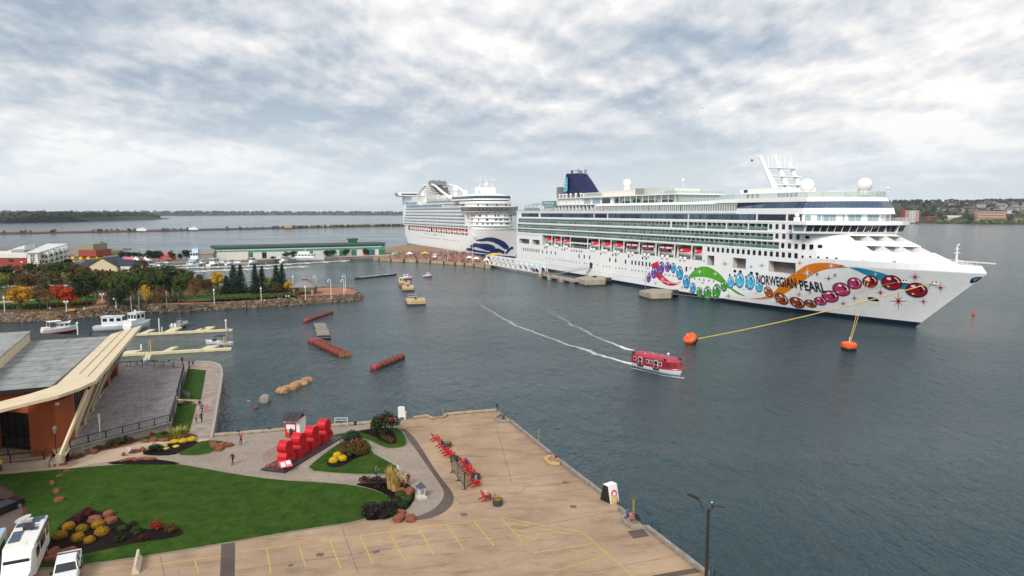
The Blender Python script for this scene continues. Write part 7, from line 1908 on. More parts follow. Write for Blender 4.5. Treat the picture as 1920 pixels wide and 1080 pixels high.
person(828,839,GZ,'sit',65,'black','black','dark clothed person in the second red chair');person(834,846,GZ,'sit',60,'purple','navy','person in purple sitting in the far group of red chairs');person(874,876,GZ,'sit',60,'navy','black','person in navy sitting behind the lock railing');person(870,870,GZ,'sit',60,'pink','grey','person in pink sitting behind the lock railing',hair=3)
person(892,910,GZ+.05,'sit',65,'grey','black','person with black trousers stretched out in a red chair',hair=2);person(911,936,GZ+.05,'sit',60,'cream','cream','person in cream sitting in the red chair by the bicycle',hair=2)
person(1042,867,GZ,'sit',70,'darkred','cream','person in dark red sitting inside the new timber notch',hair=1)
person(1176,974,GZ,'sit',120,'blue','black','person in blue sitting in the nearer timber notch, left of three');person(1182,980,GZ,'sit',80,'pink','grey','person in pink sitting in the nearer timber notch, middle of three',hair=1);person(1193,981,GZ,'sit',40,'black','black','person in black sitting in the nearer timber notch, right of three')
person(2,884,GZ,'stand',90,'yellow','darkred','person in an orange yellow jacket at the left edge on the path',hair=1)
# park on the point, its trees and lamps
KZ=2.4
CLAY=ground_mat('red_clay_path',(0.33,0.15,0.09),(0.40,0.20,0.125),stain=.15)
GRASS2=grass_mat('park_grass',(0.022,0.075,0.010),(0.035,0.10,0.014),(0.055,0.11,0.018))
BANK=ground_mat('bank_soil',(0.16,0.10,0.05),(0.10,0.09,0.03),stain=.4)
park_px=[(-140,590),(0,588),(100,586),(170,580),(240,572),(350,571),(450,565),(560,558),(640,553),(664,552),(670,547),(662,541),(640,538),(600,538),(560,539),(500,540),(430,539),(395,532),(372,522),(345,513),(300,509),(215,509),(190,512),(-140,515)]
pk=wpoly(park_px,KZ)
mb=MB();cxk,cyk=sum(p[0]for p in pk)/len(pk),sum(p[1]for p in pk)/len(pk)
def off_poly(P,d):
 a=sum(P[i][0]*P[(i+1)%len(P)][1]-P[(i+1)%len(P)][0]*P[i][1]for i in range(len(P)));out=[]
 for i in range(len(P)):
  p0,p1,p2=Vector(P[i-1]),Vector(P[i]),Vector(P[(i+1)%len(P)]);t=(p2-p0).normalized();nn=Vector((t.y,-t.x))*(1 if a>0 else-1);out.append((p1.x+nn.x*d,p1.y+nn.y*d))
 return out
lo=off_poly(pk,3.2);n=len(pk)
mb.add([(x,y,KZ)for x,y in pk]+[(x,y,-.6)for x,y in lo],[tuple(range(n))]+[(i,(i+1)%n,n+(i+1)%n,n+i)for i in range(n)]);structure(mb,'park_ground',BANK)
sheet('promenade',[(118,584),(170,578),(240,571),(350,569.5),(450,563.5),(560,557),(640,552),(664,551),(668,547),(660,542),(640,539),(596,540),(590,548),(556,556),(500,560),(455,563),(430,565),(350,566),(260,568),(205,574),(200,565),(192,560),(186,561),(178,570),(150,580),(118,582)],KZ+.01,CLAY,0)
sheet('park_lawn',[(-80,582),(0,578),(100,572),(170,566),(185,556),(150,552),(60,556),(-80,560)],KZ+.008,GRASS2,0)
sheet('park_lawn',[(345,563),(420,559),(500,556),(550,552),(552,546),(500,548),(420,551),(345,557)],KZ+.008,GRASS2,0)
sheet('park_path',[(-60,569),(30,563),(90,558),(90,560),(30,566),(-60,572)],KZ+.02,PATHC,0)
def riprap(name,pxs,z,n,smin,smax,m,width=3.0,zoff=0.3,side=1):
 r=random.Random(len(pxs)*7+n);P=[at(x,y,z)for x,y in pxs];L=[0]
 for i in range(1,len(P)):L.append(L[-1]+(P[i]-P[i-1]).length)
 mb=MB();base=RKM[0]
 vsets=[([Vector(v.co)for v in me.vertices],[tuple(p.vertices)for p in me.polygons])for me in[rockmesh(20+k,1)for k in range(4)]]
 for k in range(n):
  d=L[-1]*r.random();i=min(max(j for j in range(len(L))if L[j]<=d),len(P)-2);t=(d-L[i])/(L[i+1]-L[i]);p=P[i].lerp(P[i+1],t);dd=(P[i+1]-P[i]).normalized();nn=Vector((dd.y,-dd.x,0))*side
  u=r.random();s=r.uniform(smin,smax);p=p+nn*(u*width-.4);pz=z*(1-u)-.2*u+zoff*.3
  M=Matrix.Translation((p.x,p.y,pz))@Matrix.Rotation(r.uniform(0,6.3),4,'Z')@Matrix.Diagonal((s*r.uniform(.8,1.3),s,s*r.uniform(.6,.9),1))
  mb.M=M;v,f=r.choice(vsets);mb.add(v,f)
 mb.M=None;o=mb.build(name,m);o['kind']='stuff';return o
RR=mat('riprap_rock',(0.11,0.075,0.06),.95,island=.75,var=.35,scale=.6,col2=(0.22,0.165,0.13),spec=.15)
riprap('riprap',[(-140,590),(0,588),(100,586),(170,580),(240,572),(350,571),(450,565),(560,558),(640,553),(664,552),(671,547),(663,541)],KZ,1900,.28,.7,RR)
riprap('riprap',[(663,541),(640,538),(600,538),(560,539)],KZ,160,.4,.8,RR)
PG='trees of the park on the point'
def T(x,y,h,w,k,lb,thin=False):tree(x,y,KZ,h,w,k,lb,PG,thin)
T(-8,566,12,9,'lime','yellowish green tree cut off by the left edge of the picture');T(40,583,8.8,8.6,'gold','round golden yellow tree on the left of the park shore')
T(75,581,8.6,5.0,'brown','thin bronze tree between the golden and the scarlet tree',True);T(90,583,8.4,4.4,'rust','thin rusty tree just left of the scarlet tree',True)
T(112,574,8.0,6.2,'scarlet','scarlet maple, left half of the red pair');T(133,577,7.4,6.8,'scarlet','scarlet maple, right half of the red pair')
T(60,552,10.5,10,'brown','brown bronze tree behind the golden tree');T(97,553,9.5,9,'olive','olive tree behind the scarlet maples');T(20,548,9,9,'olive','olive tree behind and left of the golden tree')
T(163,575,12.0,10,'dark','big dark green tree right of the scarlet maples');T(182,560,11.5,10,'green','tall green tree left of the paved park path');T(150,552,11.5,10,'olive','olive green tree above the scarlet maples')
T(212,560,10.5,10.5,'olive','broad olive tree right of the paved park path');T(233,570,11.0,11,'green','broad green tree left of the slender golden tree');T(255,560,12.5,10.5,'green','broad green tree behind the slender golden tree');T(222,578,7.5,8,'dark','low dark tree by the double globe lamp')
T(274,578,8.8,4.2,'yellow','slender golden tree on the shore',True);T(303,578,8.6,5.2,'rust','slender rusty orange tree right of the slender golden one',True);T(290,562,12.0,9.5,'green','green tree behind the slender golden and rusty trees');T(320,560,11.5,9,'dark','dark green tree left of the last dense group');T(343,561,11.0,8.5,'green','green tree at the right of the dense group');T(336,576,8.5,5,'green','slim green tree on the shore right of the rusty one',True)
T(366,568,9.6,5.0,'rust','slim orange topped tree left of the first white lamp',True);T(362,545,8.5,9,'olive','olive tree with ragged outline at the end of the dense wood');T(385,549,6.2,7.5,'brown','low brownish tree behind the slim orange topped tree')
T(408,548,9.0,6.2,'yellow','bright yellow tree left of the spruces');T(504,548,6.6,5,'lime','small yellow green tree between two pairs of spruces');T(543,550,5.0,4.6,'yellow','small yellow bush-like tree left of the pavilion');T(521,556,5.8,5.5,'brown','small bronze vase shaped tree before the right pair of spruces',True)
for k,(x,y,h,w,c,lb)in enumerate(((5,530,8,8,'dark','far left'),(32,527,8,9,'brown','second'),(62,523,8.5,8,'dark','third'),(85,524,8.5,8,'olive','fourth'),(110,528,10,10,'green','fifth'),(135,525,9,9,'brown','sixth'),(160,528,7.5,9,'brown','seventh'),(186,532,7.0,9,'rust','eighth'),(205,532,6.5,8,'brown','ninth'),(232,536,8,8,'olive','tenth'),(262,535,10,9,'olive','eleventh'),(286,532,9,9,'olive','twelfth'),(312,533,9.5,9,'green','thirteenth'),(335,536,9,8.5,'olive','last'))):
 T(x,y,h,w,c,'%s tree in the back row of the park wood, %s from the left'%({'dark':'dark green','brown':'bronze brown','olive':'olive','green':'green','rust':'rusty'}[c],lb))
for k,(x,y,h,w,c,lb)in enumerate(((20,513,6.5,7,'green','green tree standing against the brick wall of the apartment block'),(55,513,6.0,7,'dark','dark tree under the white end wall of the apartment block'),(128,500,5,6,'dark','dark small tree beside the beige gabled house'),(3,512,6,5,'lime','yellow green tree at the left end of the brick wall'),(268,507,7,7,'rust','rusty tree below the white tents'))):tree(x,y,2.2,h,w,c,lb,'trees between park and apartment block')
SG='spruces at the end of the park'
for(x,y,h,w,lb)in((425,550,7.6,5.5,'short spruce at the left of the row'),(439,549,12.0,5.6,'tall spruce, left of the first tall pair'),(452,549,12.2,5.4,'tall spruce, right of the first tall pair'),(479,550,12.4,5.8,'broad tall spruce in the middle of the row'),(492,548,11.4,4.4,'narrow spruce right of the broad middle one'),(519,549,12.0,5.4,'tall spruce, left of the last pair'),(530,549,12.6,5.6,'tall spruce, right of the last pair beside the pavilion')):spruce(x,y,KZ,h,w,lb,SG)
def hedge(px0,px1,z,w,h,k,label,dens=8):
 a,b=at(*px0,z),at(*px1,z);L=(b-a).length;n=max(2,int(L/(w*.45)));r=random.Random(int(L*10));mb=MB()
 d=(b-a).normalized();s=Vector((-d.y,d.x,0))
 for i in range(n):
  c=a.lerp(b,(i+.5)/n)+s*r.uniform(-.3,.3)*w;R0=w*r.uniform(.42,.62)
  for q in range(int(dens*22)):
   nn=Vector((r.gauss(0,1),r.gauss(0,1),r.gauss(.3,1))).normalized();p=c+Vector((nn.x*R0,nn.y*R0,h*.5+nn.z*h*.5*r.uniform(.8,1.1)));p.z=max(p.z,z)
   if p.z>z+.02 or True:quad_leaf(mb,Vector((p.x,p.y,max(z+.05,z+(p.z-z)if p.z>z else z+.1)))if False else Vector((p.x,p.y,z+max(.05,h*.5+nn.z*h*.5*r.uniform(.85,1.08)))),(nn+Vector((0,0,.3))).normalized(),.42,r)
 return tag(mb.build('hedge',LG[k]),label,'hedge')
hedge((400,563),(556,556),KZ,3.6,1.9,'hedge','long low green hedge along the clay promenade');hedge((385,553),(470,549),KZ,5.0,3.2,'dark','high dark hedge under the left spruces');hedge((470,551),(552,547),KZ,5.0,3.4,'dark','high dark hedge under the right spruces')
hedge((-40,581),(88,577),KZ,3.2,1.6,'dark','low dark hedge at the left of the park shore');hedge((205,573),(345,566),KZ,4.0,1.8,'dark','low dark shrubbery under the green trees');hedge((90,576),(176,570),KZ,3.0,1.4,'brown','low bronze shrubbery under the scarlet maples');hedge((535,553),(553,552),KZ,4,2.8,'maroon','dark red shrubbery left of the pavilion')
p=at(572,551,KZ);pv=thing('pavilion','open park pavilion with grey shingled pyramid roof and small cupola on stone piers','pavilion',p,.08)
SH=mat('grey_shingles',(0.22,0.195,0.20),.85,var=.15,scale=2,bump=.3);STN=mat('pavilion_stone',(0.30,0.25,0.20),.9,var=.2,scale=2)
for x in(-3.6,3.6):
 for y in(-3.6,3.6):MB().box(x-.35,x+.35,y-.35,y+.35,0,3.2).build('pier',STN,pv)
mb=MB();mb.add([(-4.7,-4.7,3.1),(4.7,-4.7,3.1),(4.7,4.7,3.1),(-4.7,4.7,3.1),(-1,-1,5.6),(1,-1,5.6),(1,1,5.6),(-1,1,5.6)],[(3,2,1,0),(4,5,6,7),(0,1,5,4),(1,2,6,5),(2,3,7,6),(3,0,4,7)]);rf=mb.build('roof',SH,pv)
MB().box(-.85,.85,-.85,.85,5.6,6.2).build('cupola',STN,rf);mb=MB();mb.add([(-1.5,-1.5,6.1),(1.5,-1.5,6.1),(1.5,1.5,6.1),(-1.5,1.5,6.1),(0,0,7.2)],[(3,2,1,0),(0,1,4),(1,2,4),(2,3,4),(3,0,4)]);mb.build('cupola_roof',SH,rf)
MB().box(-4.4,4.4,-4.5,-4.4,2.85,3.1).box(-4.4,4.4,4.4,4.5,2.85,3.1).build('beam',STN,pv)
for x in(-1.6,1.4):MB().box(x-.9,x+.9,-.4,.4,.7,.78).box(x-.1,x+.1,-.3,.3,0,.7).build('picnic_table',STN,pv)
def park_lamp(px,py,h,kind,label,z=KZ,grp='white lamps of the park'):
 p=at(px,py,z);t=thing('park_lamp',label,'lamp post',p,0,grp)
 MB().tube([(0,0,0),(0,0,h)],[.13,.08],8).build('pole',WHITE2,t)
 if kind=='lantern':MB().lathe([(.1,h),(.28,h+.1),(.34,h+.3),(.10,h+.8),(.05,h+1.1)],8).build('lantern',WHITE2,t);MB().bar((-.55,0,h-.6),(.55,0,h-.6),.06,.06).build('crossbar',WHITE2,t)
 elif kind=='globe':
  for x in(-.55,.55):MB().tube([(0,0,h-.5),(x,0,h-.4)],.04,5).ball((x,0,h),.34,10,7).build('globe',WHITE2,t,True)
 elif kind=='crook':
  for s in(-1,):mb=MB();mb.tube([(0,0,h),(-.1,0,h+.6),(-.5,0,h+.95),(-.95,0,h+.7),(-1.05,0,h+.3)],.10,6);mb.lathe([(.06,h+.35),(.28,h-.05),(.3,h-.15),(.1,h-.2)],8,(-1.05,0,0));mb.build('crook',WHITE2,t)
 else:MB().ball((0,0,h+.2),.25,8,6).build('globe',WHITE2,t,True)
 return t
for(x,y,h,k,lb)in((402,569,4.4,'lantern','white lantern lamp left of the long hedge'),(490,565,4.4,'lantern','white lantern lamp before the right half of the long hedge'),(573,562,4.4,'lantern','white lantern lamp in front of the pavilion'),(550,548,6.0,'lantern','white lamp rising behind the left corner of the pavilion'),(621,560,6.6,'crook','tall white crook lamp right of the pavilion'),(645,552,5.2,'crook','nearer white crook lamp at the tip of the point'),(648,546,6.0,'crook','farther white crook lamp at the tip of the point'),(593,545,5.4,'crook','white crook lamp behind the right corner of the pavilion'),(125,585,3.4,'globe','twin globe lamp below the scarlet maples'),(218,579,3.4,'globe','twin globe lamp right of the paved park path'),(192,566,2.8,'globe','distant twin globe lamp at the top of the paved path'),(313,576,4.8,'lantern','white lamp between the rusty tree and the shore'),(9,584,4.2,'lantern','white lamp at the left edge under the golden tree')):park_lamp(x,y,h,k,lb)
p=at(132,585,KZ);t=thing('park_bench','orange brown bench on the clay promenade below the scarlet maples','bench',p,0);MB().box(-1.4,1.4,0,.5,.42,.5).build('seat',mat('bench_orange',(0.55,0.20,0.03),.6),t);MB().box(-1.4,1.4,.45,.52,.5,1.0).build('backrest',MATS['bench_orange'],t)
for x in(-1.2,1.2):MB().box(x-.05,x+.05,0,.5,0,.42).build('leg',BLACK,t)
p=at(142,586,KZ);MB_=MB(Matrix.Translation(p));MB_.lathe([(.3,0),(.35,.8),(.3,.85)],10);tag(MB_.build('litter_bin',BLACK),'black litter bin beside the orange brown bench','bin')
for k,(x,y,ps,f,a,b,lb)in enumerate(((523,562,'sit',180,'red','white','person in red sitting before the long hedge'),(528,562,'sit',180,'teal','grey','person in teal sitting before the long hedge beside the one in red'),(537,561,'stand',180,'white','navy','person in white near the pavilion, left of a pair'),(542,561,'stand',180,'white','denim','person in white near the pavilion, right of a pair'),(496,567,'sit',170,'white','navy','person in white beside a stroller near the second lantern lamp'),(609,556,'stand',90,'white','black','person in white and black on the clay terrace right of the pavilion'),(159,582,'sit',200,'white','white','person in white sitting by the paved park path'),(203,579,'stand',0,'purple','black','person in dark clothes on the promenade by the twin lamp'),(199,580,'stand',180,'grey','black','second person on the promenade by the twin lamp'),(94,582,'sit',180,'white','grey','small figure in white under the thin rusty tree'))):person(x,y,KZ,ps,f,a,b,lb,hair=k%4)
mb=MB(Matrix.Translation(at(463,585,0)));mb.tube([(0,0,-1),(0,0,3.2)],.2,7);tag(mb.build('mooring_pile',BLACK),'dark single pile in the water below the long hedge','pile')
# floating docks and boats behind the convention building
DOCKC=mat('dock_cream',(0.62,0.55,0.34),.7,var=.1,scale=1)
def dock(label,a,b,w,fingers,grp=None):
 A,B=at(*a,.6),at(*b,.6);d=(B-A).normalized();s=Vector((-d.y,d.x,0));t=thing('floating_dock',label,'dock',A,math.atan2(d.y,d.x),grp);L=(B-A).length
 n=max(1,int(L/6))
 for k in range(n):MB().box(L*k/n+.05,L*(k+1)/n-.05,-w/2,w/2,-.55,0).build('deck_section',DOCKC,t)
 for(f,fl,fw)in fingers:
  x=L*f;MB().add([(x-fw,w/2,-.45),(x+fw,w/2,-.45),(x+fw+1.2,w/2+fl,-.45),(x-fw+1.2,w/2+fl,-.45),(x-fw,w/2,.05),(x+fw,w/2,.05),(x+fw+1.2,w/2+fl,.05),(x-fw+1.2,w/2+fl,.05)],[(3,2,1,0),(4,5,6,7),(0,1,5,4),(1,2,6,5),(2,3,7,6),(3,0,4,7)]).build('finger',DOCKC,t)
 return t
dock('farther cream floating dock ending right of the convention building',(225,627),(436,617),1.5,((.20,6,.8),(.42,8,1.3),(.74,6,1.2),(.68,3,1.0)))
dock('nearer cream floating dock beside the far deck railing',(215,664),(434,652),1.5,((.10,3,1.6),(.43,5,.8),(.78,4,1.4)))
mb=MB();A=at(272,679,1.8);B=at(279,664,.6);mb.bar(A,B,1.3,.12);mb.bar(A+Vector((.65,0,.8)),B+Vector((.65,0,.8)),.06,.06);mb.bar(A+Vector((-.65,0,.8)),B+Vector((-.65,0,.8)),.06,.06);tag(mb.build('dock_gangway',DOCKC),'short cream gangway from the quay to the nearer floating dock','gangway')
for(x,y,h,c,lb)in((424,617,2.6,WHITE2,'white and red marker post at the end of the farther dock'),(280,665,3.6,WOODG,'dark pile beside the gangway'),(283,660,3.2,WOODY,'leaning brown pile on the nearer dock'),(421,652,3.0,WOODY,'light brown pile by the speedboat'),(426,652,3.6,WOODG,'dark pile by the speedboat'),(427,630,2.6,WOODG,'thin dark pile between the docks'),(299,622,4.0,RAIL,'thin white pole on the farther dock'),(265,656,1.4,WHITE2,'white pedestal on the nearer dock'),(146,628,3.4,WHITE2,'white pole with a ball above the grey roof'),(304,622,1.4,DOCKC,'cream pedestal on the farther dock')):
 p=at(x,y,0);mb=MB(Matrix.Translation(p));mb.tube([(0,0,-.6),(0,0,h)],.16 if h>1.5 else.22,8)
 if 'red' in lb or 'ball' in lb:mb.ball((0,0,h),.35,8,6)
 tag(mb.build('mooring_post',c),lb,'post')
HW=mat('boat_white',(0.78,0.79,0.80),.25,coat=.4)
def hullmesh(L,B,H,stern=.8,flare=.8,sheer=.3):
 rows=[]
 for(f,wb)in((0,.35),(.35,.72),(.7,.9),(1,1)):
  r=[]
  for i in range(13):
   t=i/12;x=-L/2+L*t*(.93+.07*f);b=B/2*wb*(stern+(1-stern)*min(1,t*3))*(1-max(0,(t-.45)/.55)**2.2);r.append((x,b,H*f+sheer*t**2*f))
  rows.append(r)
 mb=MB();mb.grid(rows);mb.grid([[(x,-y,z)for x,y,z in r]for r in reversed(rows)]);top=rows[-1]
 mb.add(top+[(x,-y,z)for x,y,z in top],[(i+1,i,13+i,14+i)for i in range(12)]);mb.add([(r[0])for r in rows]+[(r[0][0],-r[0][1],r[0][2])for r in rows],[(0,1,5,4),(1,2,6,5),(2,3,7,6)]);return mb
def boat(px,py,rz,L,B,H,label,cabin=None,hull=HW,group=None,roofm=None,extra=None,z=-.25,stripe=None):
 p=at(px,py,0);t=thing('motor_boat',label,'boat',(p.x,p.y,z),rz,group);t.scale=(1.15,1.15,1.35)
 hullmesh(L,B,H).build('hull',hull,t)
 if stripe:m_=hullmesh(L*1.004,B*1.01,H*.45,sheer=.1);m_.build('boot_stripe',stripe,t)
 if cabin:
  (a,b,w,h,wf)=cabin;z0=H
  MB().box(a,b,-w/2,w/2,z0-.05,z0+h).build('cabin',HW,t);MB().box(a-.25,b+.25,-w/2-.12,w/2+.12,z0+h,z0+h+.1).build('cabin_roof',roofm or HW,t)
  n=wf
  for k in range(n):
   x0=a+(b-a)*(k+.18)/n;x1=a+(b-a)*(k+.82)/n
   for s in(-1,1):MB().box(x0,x1,s*w/2-.02,s*w/2+.02,z0+h*.5,z0+h*.85).build('window',DARKGL,t)
  for s in(-1,0,1):
   for xx in(a,b):MB().box(xx-.02,xx+.02,s*w/3-w*.13,s*w/3+w*.13,z0+h*.5,z0+h*.88).build('window',DARKGL,t)
 return t
t=boat(215,619,R(15),9.5,3.2,1.3,'white lobster boat with boxy wheelhouse and four dark windows behind the grey roof',(-2.6,2.2,2.6,2.0,3))
t=boat(261,616,R(80),9.0,3.2,1.5,'white fishing boat with high wheelhouse seen from astern beside the overhang tip',(-2.4,.8,2.5,2.4,2));MB().box(-4.3,-2.4,-1.3,1.3,1.4,2.5).build('stern_locker',HW,t);MB().tube([(-1,1.1,3.9),(-1,1.2,7.6)],.04,5).tube([(-1,-1.1,3.9),(-1,-1.2,7.6)],.04,5).ball((-.8,.3,4.3),.25,8,6).build('antenna',RAIL,t)
t=boat(113,625,R(50),8.0,2.9,1.4,'white cabin cruiser with dark red stern and canvas top left behind the roof',(-.5,1.8,2.3,1.0,2),stripe=DKRED);MB().box(-2.6,.2,-1.2,1.2,2.9,3.0).tube([(-2.5,-1.1,1.4),(-2.5,-1.1,2.9)],.04,5).tube([(-2.5,1.1,1.4),(-2.5,1.1,2.9)],.04,5).build('canvas_top',CREAMW,t);MB().box(-3.8,-2.2,-1.1,1.1,1.42,1.8).build('cockpit_seat',CREAMW,t)
t=boat(338,614,R(85),6.5,2.7,.8,'grey inflatable boat with white twin engines at the farther dock',None,hull=mat('inflatable_grey',(0.28,0.29,0.30),.6));MB().tube([(-2.6,-1.2,.9),(1.5,-1.2,.95),(3.2,0,1.05),(1.5,1.2,.95),(-2.6,1.2,.9)],.32,8).build('tube',MATS['inflatable_grey'],t);MB().box(-.6,.5,-.5,.5,.8,1.8).tube([(-.5,-.7,.8),(-.5,-.7,2.3),(-.5,.7,2.3),(-.5,.7,.8)],.04,5).tube([(0,0,1.8),(0,0,4.8)],.03,5).build('console',STEEL,t)
for y in(-.45,.45):MB().box(-3.2,-2.8,y-.22,y+.22,.5,1.5).build('engine',HW,t)
t=boat(409,646,R(168),6.8,2.3,.75,'white speedboat with navy canopy at the end of the nearer dock',None);MB().box(-1.6,.6,-.95,.95,1.9,2.0).build('canopy',mat('canopy_navy',(0.01,0.02,0.12),.7),t);MB().tube([(-1.3,-.9,.8),(-.2,-.9,1.9)],.03,5).tube([(-1.3,.9,.8),(-.2,.9,1.9)],.03,5).build('canopy_frame',STEEL,t);MB().bar((.9,-.8,1.0),(.9,.8,1.0),.06,.5).build('windscreen',DARKGL,t);MB().box(-2.6,.6,-.75,.75,.76,.8).build('cockpit',STEEL,t)
person(153,634,.6,'stand',0,'blue','blue','person in bright blue on the dock behind the grey roof');person(170,632,.6,'stand',0,'black','black','person in black on the dock left of the lobster boat')
p=at(130,604,0.0);mb=MB(Matrix.Translation(p));mb.ball((0,0,.2),.5,10,6,1,.6,.5);mb.ball((.4,0,.5),.18,6,5);tag(mb.build('gull',WHITE2),'white bird swimming above the cabin cruiser','bird')
# floats, booms, rocks in the basin
BOOM=mat('boom_red',(0.12,0.010,0.010),.55,var=.3,scale=1.5,col2=(0.20,0.03,0.022));BOOMP=mat('boom_pink_end',(0.28,0.03,0.04),.5);BBAND=mat('boom_band',(0.30,0.13,0.05),.7)
def boom(label,a,b,r,n,double=False):
 A,B=at(*a,.1),at(*b,.1);d=(B-A).normalized();t=thing('floating_boom',label,'boom',(A.x,A.y,0),math.atan2(d.y,d.x),'red floating booms in the basin');L=(B-A).length
 for q,y in enumerate((0,r*2.1)if double else(0,)):
  for k in range(n):
   x0,x1=L*k/n,L*(k+1)/n;MB().tube([(x0+.05,y,r*.45),(x0+.25,y,r*.45),(x1-.25,y,r*.45),(x1-.05,y,r*.45)],[r*.8,r,r,r*.8],12).build('float_section',BOOM if 0<k else BOOMP,t,True)
   MB().tube([(x1-.05,y,r*.45),(x1+.05,y,r*.45)],r*1.03,12).build('band',BBAND,t)
 for k in range(6):x=L*(.15+.14*k);MB().box(x-.1,x+.1,-.08+(r if double else 0),.08+(r if double else 0),r*1.2,r*1.2+.3).build('cleat',BLACK,t)
 return t
boom('single red floating boom nearest the park shore',(571,604),(621,587),.78,7);boom('double red floating boom left of the middle of the basin',(582,640),(641,668),.78,8,True);boom('single red floating boom closest to the pier, tilted up to the right',(699,693),(754,671),.85,7)
A,B=at(599,607,.3),at(608,634,.3);d=(B-A).normalized();t=thing('old_raft','grey rotten timber raft between two red booms','raft',(A.x,A.y,0),math.atan2(d.y,d.x));L=(B-A).length
for k in range(3):MB().tube([(0,-1.3+1.3*k,.1),(L,-1.3+1.3*k,.1)],.3,8).build('log',WOODG,t)
k=0
while k*.75<L:MB().box(k*.75,k*.75+.6,-1.7+rnd.uniform(-.2,.2),1.7+rnd.uniform(-.3,.3),.42,.55).build('plank',WOODG,t);k+=1 if rnd.random()<.75 else 2
MB().box(L-1.0,L+.2,-1.8,1.8,-.1,.9).build('end_block',mat('wet_black_timber',(0.02,0.018,0.016),.7),t)
for k,(x,y,a,b,c,lb)in enumerate(((530,735,1.7,1.2,1.1,'first and nearest of five tan boulders in a row'),(543,730,1.6,1.2,1.0,'second of five tan boulders in a row'),(553,725,1.3,1.1,1.0,'third of five tan boulders in a row'),(564,721,1.7,1.1,1.0,'fourth of five tan boulders in a row'),(576,715,1.4,1.0,1.0,'fifth and farthest of five tan boulders in a row'))):rock(x,y,0,a,b,c,lb,'tan boulders in the water',TAN_ROCK,lift=.15)
rock(497,753,0,1.35,1.0,1.25,'big grey brown boulder standing alone in the water',None,GREY_ROCK,lift=.3);rock(480,765,0,.7,.4,.3,'small reddish rock just above the water left of the big boulder',None,RED_ROCK,lift=.2);rock(466,752,0,.5,.3,.1,'tiny dark rock awash near the big boulder',None,GREY_ROCK,lift=.1)
A,B=at(666,523,.2),at(742,515,.2);d=(B-A).normalized();t=thing('timber_breakwater','long thin dark floating timber lined with white birds','breakwater',(A.x,A.y,0),math.atan2(d.y,d.x));L=(B-A).length
for k in range(6):MB().box(L*k/6+.1,L*(k+1)/6-.1,-.8,.8,-.2,.7).build('timber',MATS['wet_black_timber'],t)
MB().box(L*.12,L*.97,-.3,.75,.72,.80).build('bird_dropping_crust',WHITE2,t)
mb=MB()
for k in range(60):x=L*rnd.uniform(.03,.97);mb.ball((x,rnd.uniform(-.5,.5),.95),.22,6,4,1.2,.8,1)
o=mb.build('birds',mat('bird_grey',(0.35,0.33,0.32),.8,island=.8),t);o['kind']='stuff'
TANC=mat('tan_concrete',(0.52,0.37,0.20),.85,var=.2,scale=.5,streak=.2)
def pontoon(label,pts,z1,zz=-.5):
 P=wpoly(pts,z1);mb=MB();mb.prism(P,zz,z1);t=thing('mooring_dolphin',label,'mooring dolphin');mb.build('block',TANC,t);mb=MB();mb.prism(off_poly(P,.15),zz,.5);mb.build('wet_band',mat('wet_dark_concrete',(0.05,0.04,0.03),.6),t)
 c=sum((Vector((*p,0))for p in P),Vector())/len(P);MB().tube([(c.x,c.y,z1),(c.x,c.y,z1+.9)],.35,8).build('bollard',BLACK,t);return t
pontoon('upper left tan concrete block of the cluster far out in the basin',[(747,523),(756,521),(756,530),(748,531)],1.6);pontoon('middle tan concrete block of the cluster with a boat behind it',[(755,527),(768,526),(768,532),(756,533)],1.4);pontoon('lower tan concrete block with a dark fender end in the basin',[(753,535),(776,534),(776,540),(755,541)],1.3);t=pontoon('separate tan concrete block with white railing nearest in the basin',[(760,559),(796,558),(798,564),(764,565)],1.6)
p=at(765,560,1.6);MB().tube([p,p+Vector((0,0,1.8)),p+Vector((3.2,0,1.8)),p+Vector((3.2,0,0))],.06,5).tube([p+Vector((0,0,.9)),p+Vector((3.2,0,.9))],.05,5).build('railing',RAIL,t)
boat(802,519,R(20),4.5,1.9,.9,'tiny red and white boat alone in the outer basin',(-.6,.9,1.2,.8,1),stripe=REDP);boat(761,523,R(10),6,2.2,.9,'small white and red boat moored behind the tan blocks',(-1,1,1.4,.9,1),stripe=REDP)
def drum(label,px,py,tilt,rz,s=1.0):
 p=at(px,py,0);t=thing('mooring_buoy',label,'buoy',(p.x,p.y,.75),0,'orange mooring buoys');t.rotation_euler=(tilt,0,rz)
 MB().lathe([(1.75*s,-.6),(1.85*s,-.5),(1.85*s,.2),(1.8*s,.3)],24).build('black_base',BLACK,t);MB().lathe([(1.8*s,.3),(1.9*s,.4),(1.85*s,1.2*s),(1.5*s,1.45*s),(.2,1.5*s)],24).build('orange_drum',ORANGE,t);MB().tube([(0,0,1.4*s),(0,0,2.9*s)],.1,6).build('marker_rod',RAIL,t);return p
b1=drum('tilted orange mooring buoy right behind the red tender boat',1296,643,.75,-1.0,.95);b2=drum('upright orange mooring buoy with two lines to the nearer ship\'s bow',1591,658,.06,.3,1.0)
def rope(label,A,B,sag,r=.09,group=None):
 pts=[A.lerp(B,k/24)+Vector((0,0,-4*sag*(k/24)*(1-k/24)))for k in range(25)];tag(MB().tube(pts,r,5,cap=False).build('mooring_line',ROPE,smooth=True),label,'rope',group)
def sp(px,py):s,z=on_hull(px,py);return S_M@hp(s,z,.2)
q1=b1+Vector((1.6,.3,1.0));rope('thick yellow mooring line from the tilted buoy to the foremost bow port, doubled',q1,sp(1749,530),.9,.17)
q2=b2+Vector((0,0,2.0));rope('left of two steep yellow lines from the upright buoy to the bow',q2,sp(1624,523),.2,.08);rope('right of two steep yellow lines from the upright buoy to the bow',q2+Vector((.3,0,0)),sp(1630,524),.3,.08)
rope('slack orange yellow line from the hull platform forward to the middle bow port',at(1262,551,2.2),sp(1695,527),3.4,.06)
